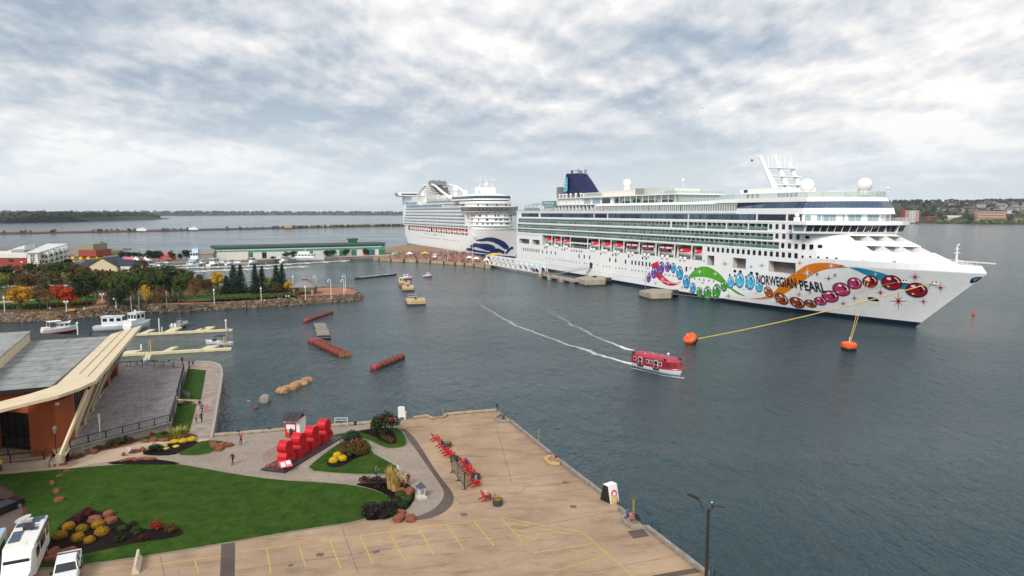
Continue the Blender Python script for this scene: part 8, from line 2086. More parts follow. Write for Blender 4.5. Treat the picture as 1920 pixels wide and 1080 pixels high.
p=at(1825,591,0);mb=MB(Matrix.Translation(p));mb.lathe([(.45,-.2),(.5,.3),(.12,1.1),(.1,1.5)],10);tag(mb.build('small_buoy',REDP),'tiny red buoy right of the ship\'s bow','buoy')
A,B=at(1192,684,0),at(1281,705,0);d=(B-A).normalized();c=(A+B)/2
t=thing('tender_boat','dark red and white enclosed tender boat under way in front of the ships','boat',(c.x,c.y,-.35),math.atan2(d.y,d.x));L=13.0;BWd=4.6
rows=[]
for(f,wb)in((0,.55),(.3,.85),(.7,.97),(1,1)):
 r=[]
 for i in range(19):
  u=i/18;x=-L/2+L*u*(.95+.06*f);b=BWd/2*wb*(.86+.14*min(1,u*5))*(1-max(0,(u-.62)/.38)**2.2);r.append((x,b,1.45*f+.25*max(0,u-.5)*f))
 rows.append(r)
mb=MB();mb.grid(rows);mb.grid([[(x,-y,z)for x,y,z in r]for r in reversed(rows)]);mb.add([(r[0])for r in rows]+[(r[0][0],-r[0][1],r[0][2])for r in rows],[(0,1,5,4),(1,2,6,5),(2,3,7,6)]);mb.build('hull',HW,t,True)
top=rows[-1];r2=[(x*.985,y*.97 if x<4 else y*.93,z+1.75-max(0,(x-2.5))*.05)for x,y,z in top];r2=[(min(x,5.9),y,z)for x,y,z in r2]
r3=[(x*.95 if x<0 else min(x,5.0),y*.86,z+.45-max(0,x-2.5)*.03)for x,y,z in r2];DRED=mat('tender_red',(0.30,0.008,0.018),.3,var=.06,coat=.5);TOPR=mat('tender_roof_red',(0.36,0.035,0.06),.45,var=.08,scale=1)
mb=MB();side_=[top,r2];mb.grid(side_);mb.grid([[(x,-y,z)for x,y,z in r]for r in reversed(side_)]);mb.add([top[0],r2[0],(r2[0][0],-r2[0][1],r2[0][2]),(top[0][0],-top[0][1],top[0][2])],[(0,1,2,3)]);mb.build('superstructure',DRED,t,True)
mb=MB();side_=[r2,r3,[(x,0,z+.12)for x,y,z in r3]];mb.grid(side_);mb.grid([[(x,-y,z)for x,y,z in r]for r in reversed(side_)]);mb.build('roof',TOPR,t,True)
mb=MB()
for s in(-1,1):mb.tube([(x,s*abs(y)*1.0,z)for x,y,z in top],.12,6)
mb.build('rubbing_band',DRED,t)
def side_y(x):return BWd/2*.985
for s in(-1,1):
 for(x0,x1,z0,z1,nm)in((-5.4,-4.7,2.15,2.85,'window'),(-1.6,-1.0,2.15,2.8,'window'),(-.6,0,2.15,2.8,'window'),(2.1,2.7,2.1,2.8,'window')):
  MB().box(x0-.08,x1+.08,s*2.28-.03,s*2.28+.03,z0-.08,z1+.08).build('window_frame',HW,t);MB().box(x0,x1,s*2.30-.04,s*2.30+.04,z0,z1).build(nm,DARKGL,t)
 for x0 in(-4.0,.6):
  MB().box(x0,x0+1.15,s*2.28-.04,s*2.28+.04,1.4,3.05).build('door_frame',HW,t);MB().box(x0+.12,x0+1.03,s*2.31-.05,s*2.31+.05,2.15,2.95).build('door_pane',DARKGL,t);MB().box(x0+.12,x0+1.03,s*2.31-.05,s*2.31+.05,1.5,2.05).build('door_pane',DARKGL,t)
  MB().box(x0-.2,x0+1.5,s*2.35-.1,s*2.35+.12,1.0,1.28).build('door_step',BLACK,t)
 MB().add([(3.2,s*2.25,2.9),(4.4,s*2.02,2.75),(4.9,s*1.80,2.35),(4.1,s*2.16,2.3)],[(0,1,2,3)if s<0 else(3,2,1,0)]).build('curved_window',DARKGL,t)
for k in range(5):
 a=-1.1+k*.55;x0=5.55-abs(a)*.25;MB().add([(x0+.38,a-.22,2.25),(x0+.38,a+.22,2.25),(x0+.05,a+.2,2.95),(x0+.05,a-.2,2.95)],[(0,1,2,3)]).build('windscreen_pane',DARKGL,t)
MB().tube([(2.4,.3,3.6),(2.4,.3,4.3)],.05,6).ball((2.4,.3,4.4),.28,10,6).build('radome',HW,t)
for x,y in((-5.8,-1.9),(-5.8,1.9),(3.4,-1.95),(4.9,1.2)):MB().box(x-.25,x+.25,y-.15,y+.15,3.35,3.75).build('mooring_bitt',BLACK,t)
for x,y in((-4,0),(-2.5,.8),(-1,-.6),(.5,.5),(-3,-1.2)):MB().ball((x,y,3.72),.13,6,4).build('roof_fitting',HW,t)
foam_strip([at(1184,690),at(1215,697),at(1245,704),at(1283,709)],[.8,.6,.6,.9],[.8,.7,.75,.95],'bow_foam','white foam along the waterline of the red tender boat')
# far quay, marina, green terminal, wharf, far shores
QZ=2.0
TARM=ground_mat('far_quay_tarmac',(0.20,0.18,0.165),(0.26,0.235,0.21),stain=.3);TANG=ground_mat('tan_ground',(0.36,0.25,0.17),(0.30,0.22,0.12),stain=.3);QW=mat('quay_wall_tan',(0.42,0.33,0.22),.9,var=.25,scale=.3,streak=.3)
quay_px=[(-260,520),(190,514),(215,508),(224,497),(330,494),(400,490.5),(470,488),(560,484.6),(640,482),(735,479.5),(735,469),(600,469),(440,473),(395,475),(330,479),(285,480),(262,481),(242,474),(222,468.5),(190,466.5),(140,466),(80,463),(-260,463)]
mb=MB();mb.prism(wpoly(quay_px,QZ),-2,QZ);structure(mb,'far_quay',[TARM]);
sheet('gravel_lot',[(150,479),(205,477),(222,470),(190,467.5),(140,468),(130,474)],QZ+.05,TANG,0);sheet('spit_grass',[(172,480),(200,481),(238,474),(225,469.5),(200,471),(185,475)],QZ+.09,DRYG,0)
sheet('quay_promenade',[(400,490),(470,487.6),(560,484.2),(640,481.6),(735,479),(735,476),(640,479),(560,482),(400,487)],QZ+.05,PATHC,0)
mb=MB();qp=[at(*q,.9)for q in((224,499),(330,496),(400,492.6),(470,490.2),(560,486.6),(640,484),(735,481.3))]
for a,b in zip(qp[:-1],qp[1:]):mb.bar(a,b,.5,2.2)
structure(mb,'quay_wall',QW)
riprap('riprap',[(262,481),(242,474),(222,468.5),(190,466.5)],QZ,120,.8,1.6,RR)
ab=thing('apartment_block','white and brick apartment building with sloping white roofs and balconies behind the park','apartment building')
BRK=mat('brick_red',(0.30,0.055,0.035),.9,var=.12,scale=1);APW=mat('apartment_white',(0.66,0.65,0.60),.8,var=.06,scale=.3)
c0=at(73,514,QZ);f0=Vector((-287,447,QZ));wd=(f0-c0);wl_=wd.length;wd.normalize();pr=Vector((-1,-.05,0)).normalized()
def blk(name,a,b,c,d,z0,z1,m,slope=None):
 mb=MB();P=[a,b,c,d];mb.add([(p.x,p.y,z0)for p in P]+[(p.x,p.y,z1 if not slope else z1+slope[i])for i,p in enumerate(P)],[(3,2,1,0),(4,5,6,7),(0,1,5,4),(1,2,6,5),(2,3,7,6),(3,0,4,7)]);return mb.build(name,m,ab)
w1=c0+pr*5.5
blk('white_wing',w1,c0,f0,f0+pr*12,QZ,13.2,APW,(0,0,1.2,1.2));rfm=mat('apartment_roof',(0.62,0.62,0.60),.6)
blk('wing_roof',w1-wd*.8,c0-wd*.8-pr*.9,f0-pr*.9,f0+pr*12,13.3,13.75,rfm,(0,0,1.2,1.2))
bk=w1+pr*26;blk('brick_wing',bk,w1,w1+wd*30,bk+wd*30,QZ+2.2,10.8,BRK);blk('brick_wing_base',bk,w1-Vector((0,.1,0)),w1+wd*30,bk+wd*30,QZ,QZ+2.2,APW);blk('white_parapet',bk-Vector((0,.3,0)),w1-Vector((0,.3,0)),w1+wd*30,bk+wd*30,10.8,12.9,APW)
blk('back_wing',bk+wd*34,w1+pr*9+wd*34,w1+pr*9+wd*60,bk+wd*60,8,13.5,APW,(-3,2.6,2.6,-3));blk('roof_plant',bk+Vector((10,12,0)),bk+Vector((17,12,0)),bk+Vector((17,20,0)),bk+Vector((10,20,0)),12.9,14.4,mat('plant_grey',(0.25,0.27,0.26),.7))
def apw(p,dvec,w,h,z,m=DARKGL,nm='window'):
 n_=Vector((dvec.y,-dvec.x,0));mb=MB();a=p-dvec*w/2+n_*.08;b=p+dvec*w/2+n_*.08;mb.bar(Vector((a.x,a.y,z)),Vector((b.x,b.y,z)),.12,h);mb.build(nm,m,ab)
for k in range(4):
 for r_ in range(7):
  pass
for(u,z,w,h)in((1.2,12.2,.9,.7),(2.4,12.2,.9,.7),(1.2,11.3,.9,.5),(2.4,11.3,.9,.5),(1.2,10.3,.9,.6),(2.4,10.3,.9,.6),(1.2,9.3,.9,.7),(2.4,9.3,.9,.7),(1.2,6.6,.9,.6),(2.4,6.6,.9,.6),(1.2,5.3,.9,.8),(2.4,5.3,.9,.8)):apw(w1-pr*(u+1.0),-pr,w,h,z)
for(u,z)in((5,9.2),(6.8,9.2),(9,9.4),(11,9.4),(17,9.4),(18.5,9.4),(5,5.2),(7,5.2),(17,5.6),(18.5,5.6),(23,8.6),(23,5.0)):apw(w1+pr*(26-u),-pr,1.2,1.3 if u!=23 else.5,z,CREAMW if u==23 else DARKGL)
for i,u in enumerate((6,9,16,19,24,31,34,40,47,52,60,66)):
 for z in(11.2,8.0,5.0):
  if(i+int(z))%4==3:continue
  dk=i%4==0
  apw(c0+wd*u,wd,2.2 if dk else 1.4,2.0 if dk else 1.4,z,DARKGL,'balcony_opening' if dk else 'window')
  if dk:
   p=c0+wd*u;n_=Vector((wd.y,-wd.x,0));mb=MB();mb.bar(Vector((p.x,p.y,z-1.1))-wd*2+n_*.8,Vector((p.x,p.y,z-1.1))+wd*2+n_*.8,1.5,.25);mb.bar(Vector((p.x,p.y,z-.5))-wd*2+n_*1.5,Vector((p.x,p.y,z-.5))+wd*2+n_*1.5,.1,.9);mb.build('balcony',APW,ab)
for u in(8,22,36,50,62):
 p=c0+wd*u;n_=Vector((wd.y,-wd.x,0));blk('projecting_bay',p+n_*0,p+n_*3.4,p+n_*3.4+wd*6,p+wd*6,QZ,13.0+u*.018,APW if u!=36 else mat('pale_mint',(0.50,0.56,0.52),.8))
 for z in(11.0,8.0,5.0):
  for f in(.9,2.4):apw(p+n_*f-wd*.02,n_,1.0,1.4,z)
  apw(p+n_*3.45+wd*3,wd,2.4,1.5,z)
for k,(x,y,c)in enumerate(((131,474,(0.30,0.33,0.22)),)):
 p=at(118,485,QZ);t=thing('back_building','low olive and brick building behind the end of the apartment block','building',Vector((-318,520,QZ)),0);MB().box(-6,4,0,18,5,9.5).build('upper_wall',mat('olive_wall',(0.25,0.26,0.16),.8),t);MB().box(-6,7,-2,18,0,5).build('brick_wall',BRK,t)
gh=thing('gabled_house','beige gabled house with navy roof rising above the park trees','house',at(193,515,QZ),0);Wg=7.6;BG_=mat('beige_siding',(0.58,0.48,0.32),.8,var=.05);NR=mat('navy_shingle_roof',(0.025,0.03,0.05),.8,var=.15)
mb=MB();mb.add([(-Wg,0,0),(Wg,0,0),(Wg,0,4.6),(0,0,8.8),(-Wg,0,4.6),(-Wg,14,0),(Wg,14,0),(Wg,14,4.6),(0,14,8.8),(-Wg,14,4.6)],[(0,1,2,3,4),(9,8,7,6,5),(1,6,7,2),(0,4,9,5)]);mb.build('walls',BG_,gh)
mb=MB();
for s in(-1,1):mb.add([(0,-.5,9.0),(s*(Wg+.6),-.5,4.4),(s*(Wg+.6),14.5,4.4),(0,14.5,9.0),(0,-.5,8.75),(s*(Wg+.6),-.5,4.15),(s*(Wg+.6),14.5,4.15),(0,14.5,8.75)],[(0,1,2,3),(7,6,5,4),(0,4,5,1),(1,5,6,2)])
mb.build('roof',NR,gh);MB().box(-13,-6,3,12,0,4.5).build('side_wing',BG_,gh);MB().add([(-13.5,2.5,4.5),(-6,2.5,4.5),(-6,12.5,4.5),(-13.5,12.5,4.5),(-13,7,7.6),(-3,7,7.6)],[(0,1,5,4),(3,4,5,2),(0,4,3)]).build('side_roof',NR,gh)
MB().box(8,15,2,12,0,4.6).build('side_wing',APW,gh);MB().add([(7.5,1.5,4.6),(15.5,1.5,4.6),(15.5,12.5,4.6),(7.5,12.5,4.6),(3,7,8),(14,7,7.6)],[(0,1,5,4),(2,3,4,5),(1,2,5)]).build('side_roof',NR,gh)
for x in(-4,0,4):MB().box(x-.5,x+.5,-.06,0,1.6,3.0).build('window',DARKGL,gh)
tn=thing('event_tent','white double peaked event tent beside dark round trees','tent',at(261,497,QZ),0);TW=mat('tent_white',(0.80,0.78,0.78),.7)
for cx_ in(-3.0,3.0):
 pts=[];prof=[(0,5.6),(.35,4.8),(.9,4.2),(2.0,3.5),(3.2,2.9)]
 mb=MB();rows=[[(cx_+r_*math.cos(a)*1.1,2+r_*math.sin(a)*1.2,z)for a in[math.pi/4+math.pi*k/4 for k in range(9)]]for r_,z in prof];mb.grid(rows);mb.build('canopy',TW,tn)
 for dx in(-3,3):MB().bar((cx_+dx,-.5,0),(cx_+dx,-.5,3.0),.12,.12).build('pole',TW,tn)
MB().box(-5.5,5.5,1,5,0,1.6).build('stall_inside',mat('stall_dark',(0.08,0.08,0.10),.8),tn)
pt=thing('pink_roof_stall','pink roofed stall left of the white tents','stall',at(240,496,QZ),0);MB().add([(-3,0,3.0),(3,0,3.0),(3,5,3.0),(-3,5,3.0),(-3,2.5,4.6),(3,2.5,4.6)],[(0,1,5,4),(3,4,5,2),(0,4,3),(1,2,5)]).build('roof',mat('pink_roof',(0.65,0.12,0.20),.7),pt);MB().box(-2.8,2.8,.3,4.7,0,3).build('walls',APW,pt)
FT='dark round trees of the far quay'
for(x,y,h,w,lb)in((228,487,6,5.5,'leftmost of the row behind the pink roofed stall'),(240,486,5.5,5.5,'second of the row behind the pink roofed stall'),(252,485,5,5,'third of the row behind the pink roofed stall'),(262,485,5,5,'last of the row behind the pink roofed stall'),(279,491,8,7,'leftmost of three big ones right of the white tents'),(289,491,8,7,'middle of three big ones right of the white tents'),(298,491,8,7,'rightmost of three big ones right of the white tents'),(322,489,7.5,4.5,'pointed one by the marina'),(338,488,5,4,'small one between two larger by the marina'),(350,488,8,6,'left of two before the blue boat'),(357,488,7,5,'right of two before the blue boat'),(537,485,5.5,6,'left one of the pair before the green terminal'),(550,484.5,5.5,6,'right one of the pair before the green terminal'),(612,482,5.5,6,'left one of the second pair before the green terminal'),(625,481.5,5.5,6,'right one of the second pair before the green terminal'),(649,480,6,6,'single one before the green terminal, under the green hopper'),(686,479,5.6,6,'rightmost one before the green terminal'),(512,487,2.6,5,'low one before the pale part of the green terminal'),(470,489,2.5,4,'lowest one left before the green terminal')):
 tree(x,y,QZ,h,w,'dark','dark round tree, '+lb,FT)
tree(193,472,QZ,9,7,'olive','lone olive tree on the grassy spit',None);tree(170,470,QZ,7,4,'brown','thin bare tree beside the gravel lot',None,True)
def small_car(x,y,c,lb,L=4.6,H=1.5,W=1.9,z=QZ,g='cars parked on the far quay'):
 t=bpy.data.objects.new('parked_car',CARM[(c,L>6)]);C.objects.link(t);t.location=at(x,y,z);t.rotation_euler.z=rnd.choice((0,.2,1.5,1.4));tag(t,lb,'car' if L<6 else 'bus',g if L<6 else 'yellow buses beyond the apartment block');return t
BUSL=6.5;YB=mat('bus_yellow',(0.75,0.42,0.01),.4);CARC['yellow']=YB;CARM={}
for c,m_ in CARC.items():
 for big in(False,True):
  L,H,W=((6.5,2.2,2.2)if big else(4.6,1.45,1.9));mb=MB();mb.box(-L/2,L/2,-W/2,W/2,.3,H*.62 if not big else H);mb.mi=1
  if not big:mb.add([(-1.7,-.85,H*.62),(1.2,-.85,H*.62),(1.2,.85,H*.62),(-1.7,.85,H*.62),(-1.2,-.7,H),(.5,-.7,H),(.5,.7,H),(-1.2,.7,H)],[(4,5,6,7),(0,1,5,4),(1,2,6,5),(2,3,7,6),(3,0,4,7)])
  else:mb.box(-L/2+.5,L/2-.5,-W/2-.03,W/2+.03,1.5,2.3)
  CARM[(c,big)]=mb.mesh('parked_car',[m_,DARKGL])
for i,(x,y)in enumerate(((130,486),(143,486.5),(158,487),(172,487),(186,486))):small_car(x,y,'yellow','%s yellow bus in the row beyond the apartment block'%['first','second','third','fourth','fifth'][i],9.5)
for i,(x,y,c)in enumerate(((128,491,'white'),(135,490,'silver'),(143,491,'white'),(133,482,'white'),(150,481,'silver'),(160,483,'white'),(300,497,'grey'),(308,493,'white'),(288,497,'white'),(315,491,'black'))):small_car(x,y,c,'%s car on the far quay, %s counted from the left of its group'%(c,['first','second','third','fourth','fifth','sixth','seventh','eighth','ninth','tenth'][i]))
for i,(x,y,c)in enumerate(((10,533,'grey'),(4,541,'white'),(17,539,'silver'),(24,532,'red'),(66,540,'grey'),(73,536,'silver'),(79,541,'black'),(104,537,'white'),(110,534,'white'),(116,537,'silver'),(122,534,'white'),(128,537,'white'))):small_car(x,y,c,'%s car glimpsed between the park trees, %s from the left'%(c,['first','second','third','fourth','fifth','sixth','seventh','eighth','ninth','tenth','eleventh','twelfth'][i]),z=KZ,g='cars glimpsed between the park trees')
def mdock(label,pts,w=1.8,nf=6,fl=6):
 t=thing('marina_dock',label,'dock');P=[at(x,y,.5)for x,y in pts]
 for a,b in zip(P[:-1],P[1:]):
  d=(b-a).normalized();s=Vector((-d.y,d.x,0));L=(b-a).length;n=max(1,round(L/14))
  for k in range(n):MB().bar(a.lerp(b,k/n)+d*.1,a.lerp(b,(k+1)/n)-d*.1,w,.5).build('dock_section',DOCKC if False else APW,t)
  for k in range(nf):p=a.lerp(b,(k+.5)/nf);MB().bar(p-s*.5*w,p+s*(-fl),1.6,.5).build('finger',APW,t);MB().tube([p+Vector((0,0,-.5)),p+Vector((0,0,2.2))],.2,6).build('pile',WOODY,t)
 return t
mdock('farther white marina dock with finger berths before the green terminal',[(338,502),(480,498.5),(655,488.5)],nf=5);mdock('nearer white marina dock with finger berths above the spruces',[(250,510),(360,509),(480,504),(578,499.5)],nf=3)
MG='boats moored in the marina'
for i,(x,y,rz,L,hgt,lb)in enumerate(((302,503,1.3,9,1.8,'white cabin boat nearest the tents in the marina'),(317,504,1.3,10,2.0,'white cabin boat with a broad dark windscreen left in the marina'),(294,508,.2,8,1.2,'low white boat in front of the tents'),(358,500,.2,9,1.4,'low white motor boat left of the blue ship'),(381,497,1.2,9,1.6,'small white boat below the blue ship'),(403,498,1.4,13,2.6,'big white motor yacht with dark front at the left end of the terminal'),(418,496,.1,7,1.2,'small white boat right of the big yacht'),(433,497,1.2,8,1.5,'blue and white cabin boat, left one of a pair'),(447,496.5,.3,10,1.6,'white cabin boat, right one of a pair'),(436,493.5,.1,8,1.3,'white boat moored close to the quay'),(474,495,1.3,9,2.2,'white cabin boat beside a dark pile in mid marina'),(533,492,1.3,8,2.0,'white boat with high cabin near the big yacht'),(338,507,1.2,8,1.2,'open white boat at the nearer marina dock'),(270,504,.3,8,1.4,'white boat half hidden behind the rusty tree'))):
 boat(x,y,rz,L,L*.34,1.2,lb,(-L*.22,L*.12,L*.24,hgt,2),group=MG)
t=boat(563,489.5,R(183),30,5.5,2.2,'long white motor yacht moored along the quay in front of the terminal',(-9,3,4.0,1.8,6),group=MG);MB().box(-6,1,-1.6,1.6,4.1,5.4).build('flybridge',HW,t);MB().tube([(-3,0,5.4),(-4,0,7.2)],.15,6).build('radar_arch',HW,t)
t=boat(370,493,R(95),16,6,2.6,'pale blue and white ship with tall mast behind the marina',(-5,3,4.5,3.2,3),hull=mat('pale_blue_hull',(0.40,0.55,0.66),.4),group=MG);MB().box(-3,1,-1.8,1.8,5.8,7.6).build('wheelhouse',mat('pale_blue_house',(0.45,0.6,0.7),.4),t);MB().tube([(-1,0,7.6),(-1,0,11.5)],.15,6).bar((-1,-1.5,10),(-1,1.5,10),.15,.15).build('mast',mat('mast_blue',(0.3,0.5,0.65),.5),t)
t=thing('quay_house','grey weathered house left of the green terminal','house',at(388,490,QZ),.1);MB().box(-4,4,0,8,0,5).build('walls',WOODG,t);MB().add([(-4.4,-.4,5),(4.4,-.4,5),(4.4,8.4,5),(-4.4,8.4,5),(-4.4,4,8),(4.4,4,8)],[(0,1,5,4),(3,4,5,2),(0,4,3),(1,2,5)]).build('roof',SH,t)
t=thing('red_shed','small red shed beyond the marina left of the pointed tree','shed',at(309,488,QZ),.0);MB().box(-5,5,0,6,0,3.2).build('walls',mat('shed_red',(0.45,0.10,0.07),.8),t);MB().add([(-5.3,-.3,3.2),(5.3,-.3,3.2),(5.3,6.3,3.2),(-5.3,6.3,3.2),(-5.3,3,5),(5.3,3,5)],[(0,1,5,4),(3,4,5,2),(0,4,3),(1,2,5)]).build('roof',MATS['shed_red'],t)
GA,GB=Vector((-207,481,QZ)),Vector((-99,541,QZ));gd=(GB-GA).normalized();gl=(GB-GA).length;gt=thing('ferry_terminal','long low green and white terminal building with dark green roof on the quay','terminal building',GA,math.atan2(gd.y,gd.x))
TG=mat('terminal_green',(0.06,0.30,0.20),.7,var=.08,scale=.3);TGD=mat('terminal_dark_green_roof',(0.05,0.080,0.068),.7,var=.1,scale=.3);TWH=mat('terminal_white',(0.62,0.62,0.58),.7,var=.05);GGL=glassmat('terminal_green_glass',(0.05,0.14,0.12),.15,island=.4)
MB().box(0,gl,0,18,0,6.6).build('body',TG,gt);MB().box(-.5,gl+.5,-.8,19,8.2,8.9).build('roof',TGD,gt);MB().box(0,gl,.5,18,6.6,8.2).build('clerestory',TG,gt);MB().add([(-.5,-1,8.2),(gl+.5,-1,8.2),(gl+.5,0,9.6),(-.5,0,9.6),(-.5,17,9.6),(gl+.5,17,9.6)],[(0,1,2,3),(3,2,5,4)]).build('roof_slope',TGD,gt)
MB().box(0,gl*.98,-.2,.0,6.2,6.9).build('white_band',TWH,gt)
x=0;k=0
segs=[('w',22),('g',3),('w',6),('d',3),('w',18),('g',4),('w',5),('g',5),('w',9),('g',4),('w',6),('g',5),('w',4),('g',4),('w',8),('g',6),('w',3),('g',5)]
for ty,L in segs:
 L*=gl/120.0
 if ty=='w':MB().box(x+.1,x+L-.1,-.3,0,0,4.6 if x>20 else 5.4).build('wall_panel',TWH,gt)
 else:
  nn=max(1,round(L/1.6))
  for q in range(nn):MB().box(x+L*q/nn+.08,x+L*(q+1)/nn-.08,-.12,0,.3,4.2).build('window',GGL if ty=='g' else DARKGL,gt)
 x+=L
for q in range(6):MB().box(4+q*3.2,5+q*3.2,-.35,-.28,5.6,6.1).build('vent',DARKGL,gt)
MB().add([(gl*.79,5,9.4),(gl*.83,5,9.4),(gl*.83,9,9.4),(gl*.79,9,9.4),(gl*.78,4,13.0),(gl*.84,4,13.0),(gl*.84,10,13.0),(gl*.78,10,13.0)],[(4,5,6,7),(0,1,5,4),(1,2,6,5),(2,3,7,6),(3,0,4,7)]).build('green_hopper',mat('hopper_green',(0.03,0.17,0.05),.6),gt)
for q,(x,c)in enumerate(((gl*.62,'red'),(gl*.86,'red'),(gl*.895,'blue'),(gl*.65,'blue'))):MB().box(x,x+1.2,-1.2,-.6,0,3.2).build('banner',{'red':REDP,'blue':mat('banner_blue',(0.05,0.25,0.5),.6)}[c],gt)
wh_near=[at(700,483,1.8),at(745,486.5,1.8),at(795,487.5,1.8),at(845,491,1.8),at(880,493.5,1.8),at(919,499,1.8)]
wh=[tuple(p[:2])for p in wh_near]+[(-8,470),tuple((P_M@Vector((258,-12,0)))[:2]),tuple((P_M@Vector((200,-2.5,0)))[:2]),tuple((P_M@Vector((60,-2.5,0)))[:2]),tuple((P_M@Vector((30,-8,0)))[:2]),tuple(at(700,470,1.8)[:2])]
WHM=ground_mat('wharf_surface',(0.30,0.19,0.12),(0.38,0.25,0.16),stain=.3)
mb=MB();mb.prism(wh,-1,1.8);structure(mb,'ship_wharf',WHM)
mb=MB()
for a,b in zip(wh_near[:-1],wh_near[1:]):mb.bar(a+Vector((0,-.3,-.9)),b+Vector((0,-.3,-.9)),.3,1.7)
structure(mb,'wharf_wall',QW)
tf=thing('wharf_fenders','black upright fenders along the wharf face','fender')
for a,b in zip(wh_near[:-1],wh_near[1:]):
 for f in(.25,.75):p=a.lerp(b,f);MB().box(p.x-.6,p.x+.6,p.y-.9,p.y-.4,-.5,1.9).build('fender',BLACK,tf)
def lowfig():
 mb=MB();mb.mi=1;mb.box(-.2,.2,-.12,.12,0,.85);mb.mi=0;mb.box(-.24,.24,-.14,.14,.85,1.45);mb.ball((0,0,1.6),.12,6,4);return mb
CROWDM=mat('crowd_clothes',(0.35,0.12,0.08),.8,island=.95,var=.6,scale=.8,col2=(0.10,0.10,0.13));mb=MB();r=random.Random(5)
def in_poly(x,y,P):
 c=False
 for i in range(len(P)):
  (x1,y1),(x2,y2)=P[i-1],P[i]
  if(y1>y)!=(y2>y)and x<(x2-x1)*(y-y1)/(y2-y1)+x1:c=not c
 return c
cnt=0
while cnt<430:
 px,py=r.uniform(730,925),r.uniform(474,500);p=at(px,py,1.8)
 if not in_poly(p.x,p.y,wh)or(px>880 and r.random()<.6):continue
 mb.M=Matrix.Translation(p)@Matrix.Rotation(r.uniform(0,6),4,'Z');mb.box(-.2,.2,-.12,.12,0,.85);mb.box(-.25,.25,-.15,.15,.85,1.48);mb.box(-.11,.11,-.11,.11,1.5,1.75);cnt+=1
mb.M=None;o=mb.build('crowd',CROWDM);o['kind']='stuff';o['label']='crowd of passengers walking on the wharf beside the farther cruise ship'
for k,(x,y,w,m_,lb)in enumerate(((797,480,3,YB,'yellow canopy on the crowded wharf'),(880,489,2.2,TW,'white pointed tent by the far ship, left of three'),(893,491,2.2,TW,'white pointed tent by the far ship, middle of three'),(912,494,2.2,TW,'white pointed tent by the far ship, right of three'),(768,481,2.5,TW,'small white tent on the left part of the wharf'),(926,483,5,YB,'yellow canopy beside the far ship\'s bow'))):
 p=at(x,y,1.8);t=thing('canopy_tent',lb,'tent',p,0,'small tents on the wharf');MB().add([(-w,-w,2.2),(w,-w,2.2),(w,w,2.2),(-w,w,2.2),(0,0,3.6)],[(0,1,4),(1,2,4),(2,3,4),(3,0,4),(3,2,1,0)]).build('canopy',m_,t)
 for sx in(-1,1):
  for sy in(-1,1):MB().bar((sx*w*.95,sy*w*.95,0),(sx*w*.95,sy*w*.95,2.2),.1,.1).build('pole',RAIL,t)
for(x,y,h,lb)in((840,490,12,'tall thin white mast left on the wharf'),(861,492,11,'tall thin white mast in the middle of the wharf'),(886,494,13,'tall thin white mast right on the wharf')):p=at(x,y,1.8);mb=MB(Matrix.Translation(p));mb.tube([(0,0,0),(0,0,h)],.12,6);tag(mb.build('flag_mast',RAIL),lb,'mast')
boat(741,482.5,0,8,3,1.8,'bright green boat moored at the corner of the wharf',(-2,2,2,1.2,2),hull=mat('bright_green',(0.03,0.45,0.12),.4),roofm=MATS['bright_green']if 'bright_green' in MATS else None);boat(818,487,R(-40),10,3.4,1.6,'white fishing boat moored beside the red tender at the wharf',(-2,1.5,2.2,1.8,2))
o=clone(t_:=[q for q in bpy.data.objects if q.name=='tender_boat'][0],at(858,496,-.35),R(-32),'red topped tender boat moored at the wharf below the far ship');boat(840,492,R(-35),9,3,1.0,'low grey launch moored left of the red topped tender',None,hull=STEEL)
TA,TB=Vector((-15,449,1.9)),Vector((17.5,377,1.9));td=(TB-TA).normalized();tl=(TB-TA).length;tr=thing('truss_bridge','white steel truss gangway leading from the wharf along the nearer ship\'s stern','bridge',TA,math.atan2(td.y,td.x));TH=5.2
for y in(-2,2):
 MB().bar((0,y,0),(tl,y,0),.5,.5).bar((0,y,TH),(tl,y,TH),.5,.5).build('chord',WHITE2,tr)
 n=11
 for k in range(n+1):x=tl*k/n;MB().bar((x,y,0),(x,y,TH),.28,.28,(1,0,0)).build('post',WHITE2,tr)
 for k in range(n):MB().bar((tl*k/n,y,TH),(tl*(k+1)/n,y,0),.45,.4).build('diagonal',WHITE2,tr)
MB().box(0,tl,-2,2,-.2,0).build('deck',CONC,tr)
for k in range(12):x=tl*k/11;MB().bar((x,-2,TH),(x,2,TH),.2,.2).build('cross_beam',WHITE2,tr)
W1,W2,W3=Vector((17,379,0)),Vector((21,364,0)),Vector((32,338,0))
wk=thing('concrete_walkway','narrow concrete walkway on supports from the truss gangway to the large dolphin','walkway')
for a,b in((W1,W2),(W2,W2.lerp(W3,.5)),(W2.lerp(W3,.5),W3)):MB().bar(a+Vector((0,0,1.5)),b+Vector((0,0,1.5)),3.6,.9).build('span',CONC,wk)
for p in(W1,W2,W2.lerp(W3,.5)):MB().box(p.x-2.4,p.x+2.4,p.y-2,p.y+2,-1,1.4).build('support',CONC,wk)
for a,b in((W1,W2),(W2,W3)):
 for q in(-1.6,1.6):
  d=(b-a).normalized();s=Vector((-d.y,d.x,0))*q;MB().bar(a+s+Vector((0,0,3.0)),b+s+Vector((0,0,3.0)),.07,.07).build('rail',STEEL,wk)
  for k in range(8):p=a.lerp(b,k/8)+s;MB().bar((p.x,p.y,1.9),(p.x,p.y,3.0),.06,.06).build('rail_post',STEEL,wk)
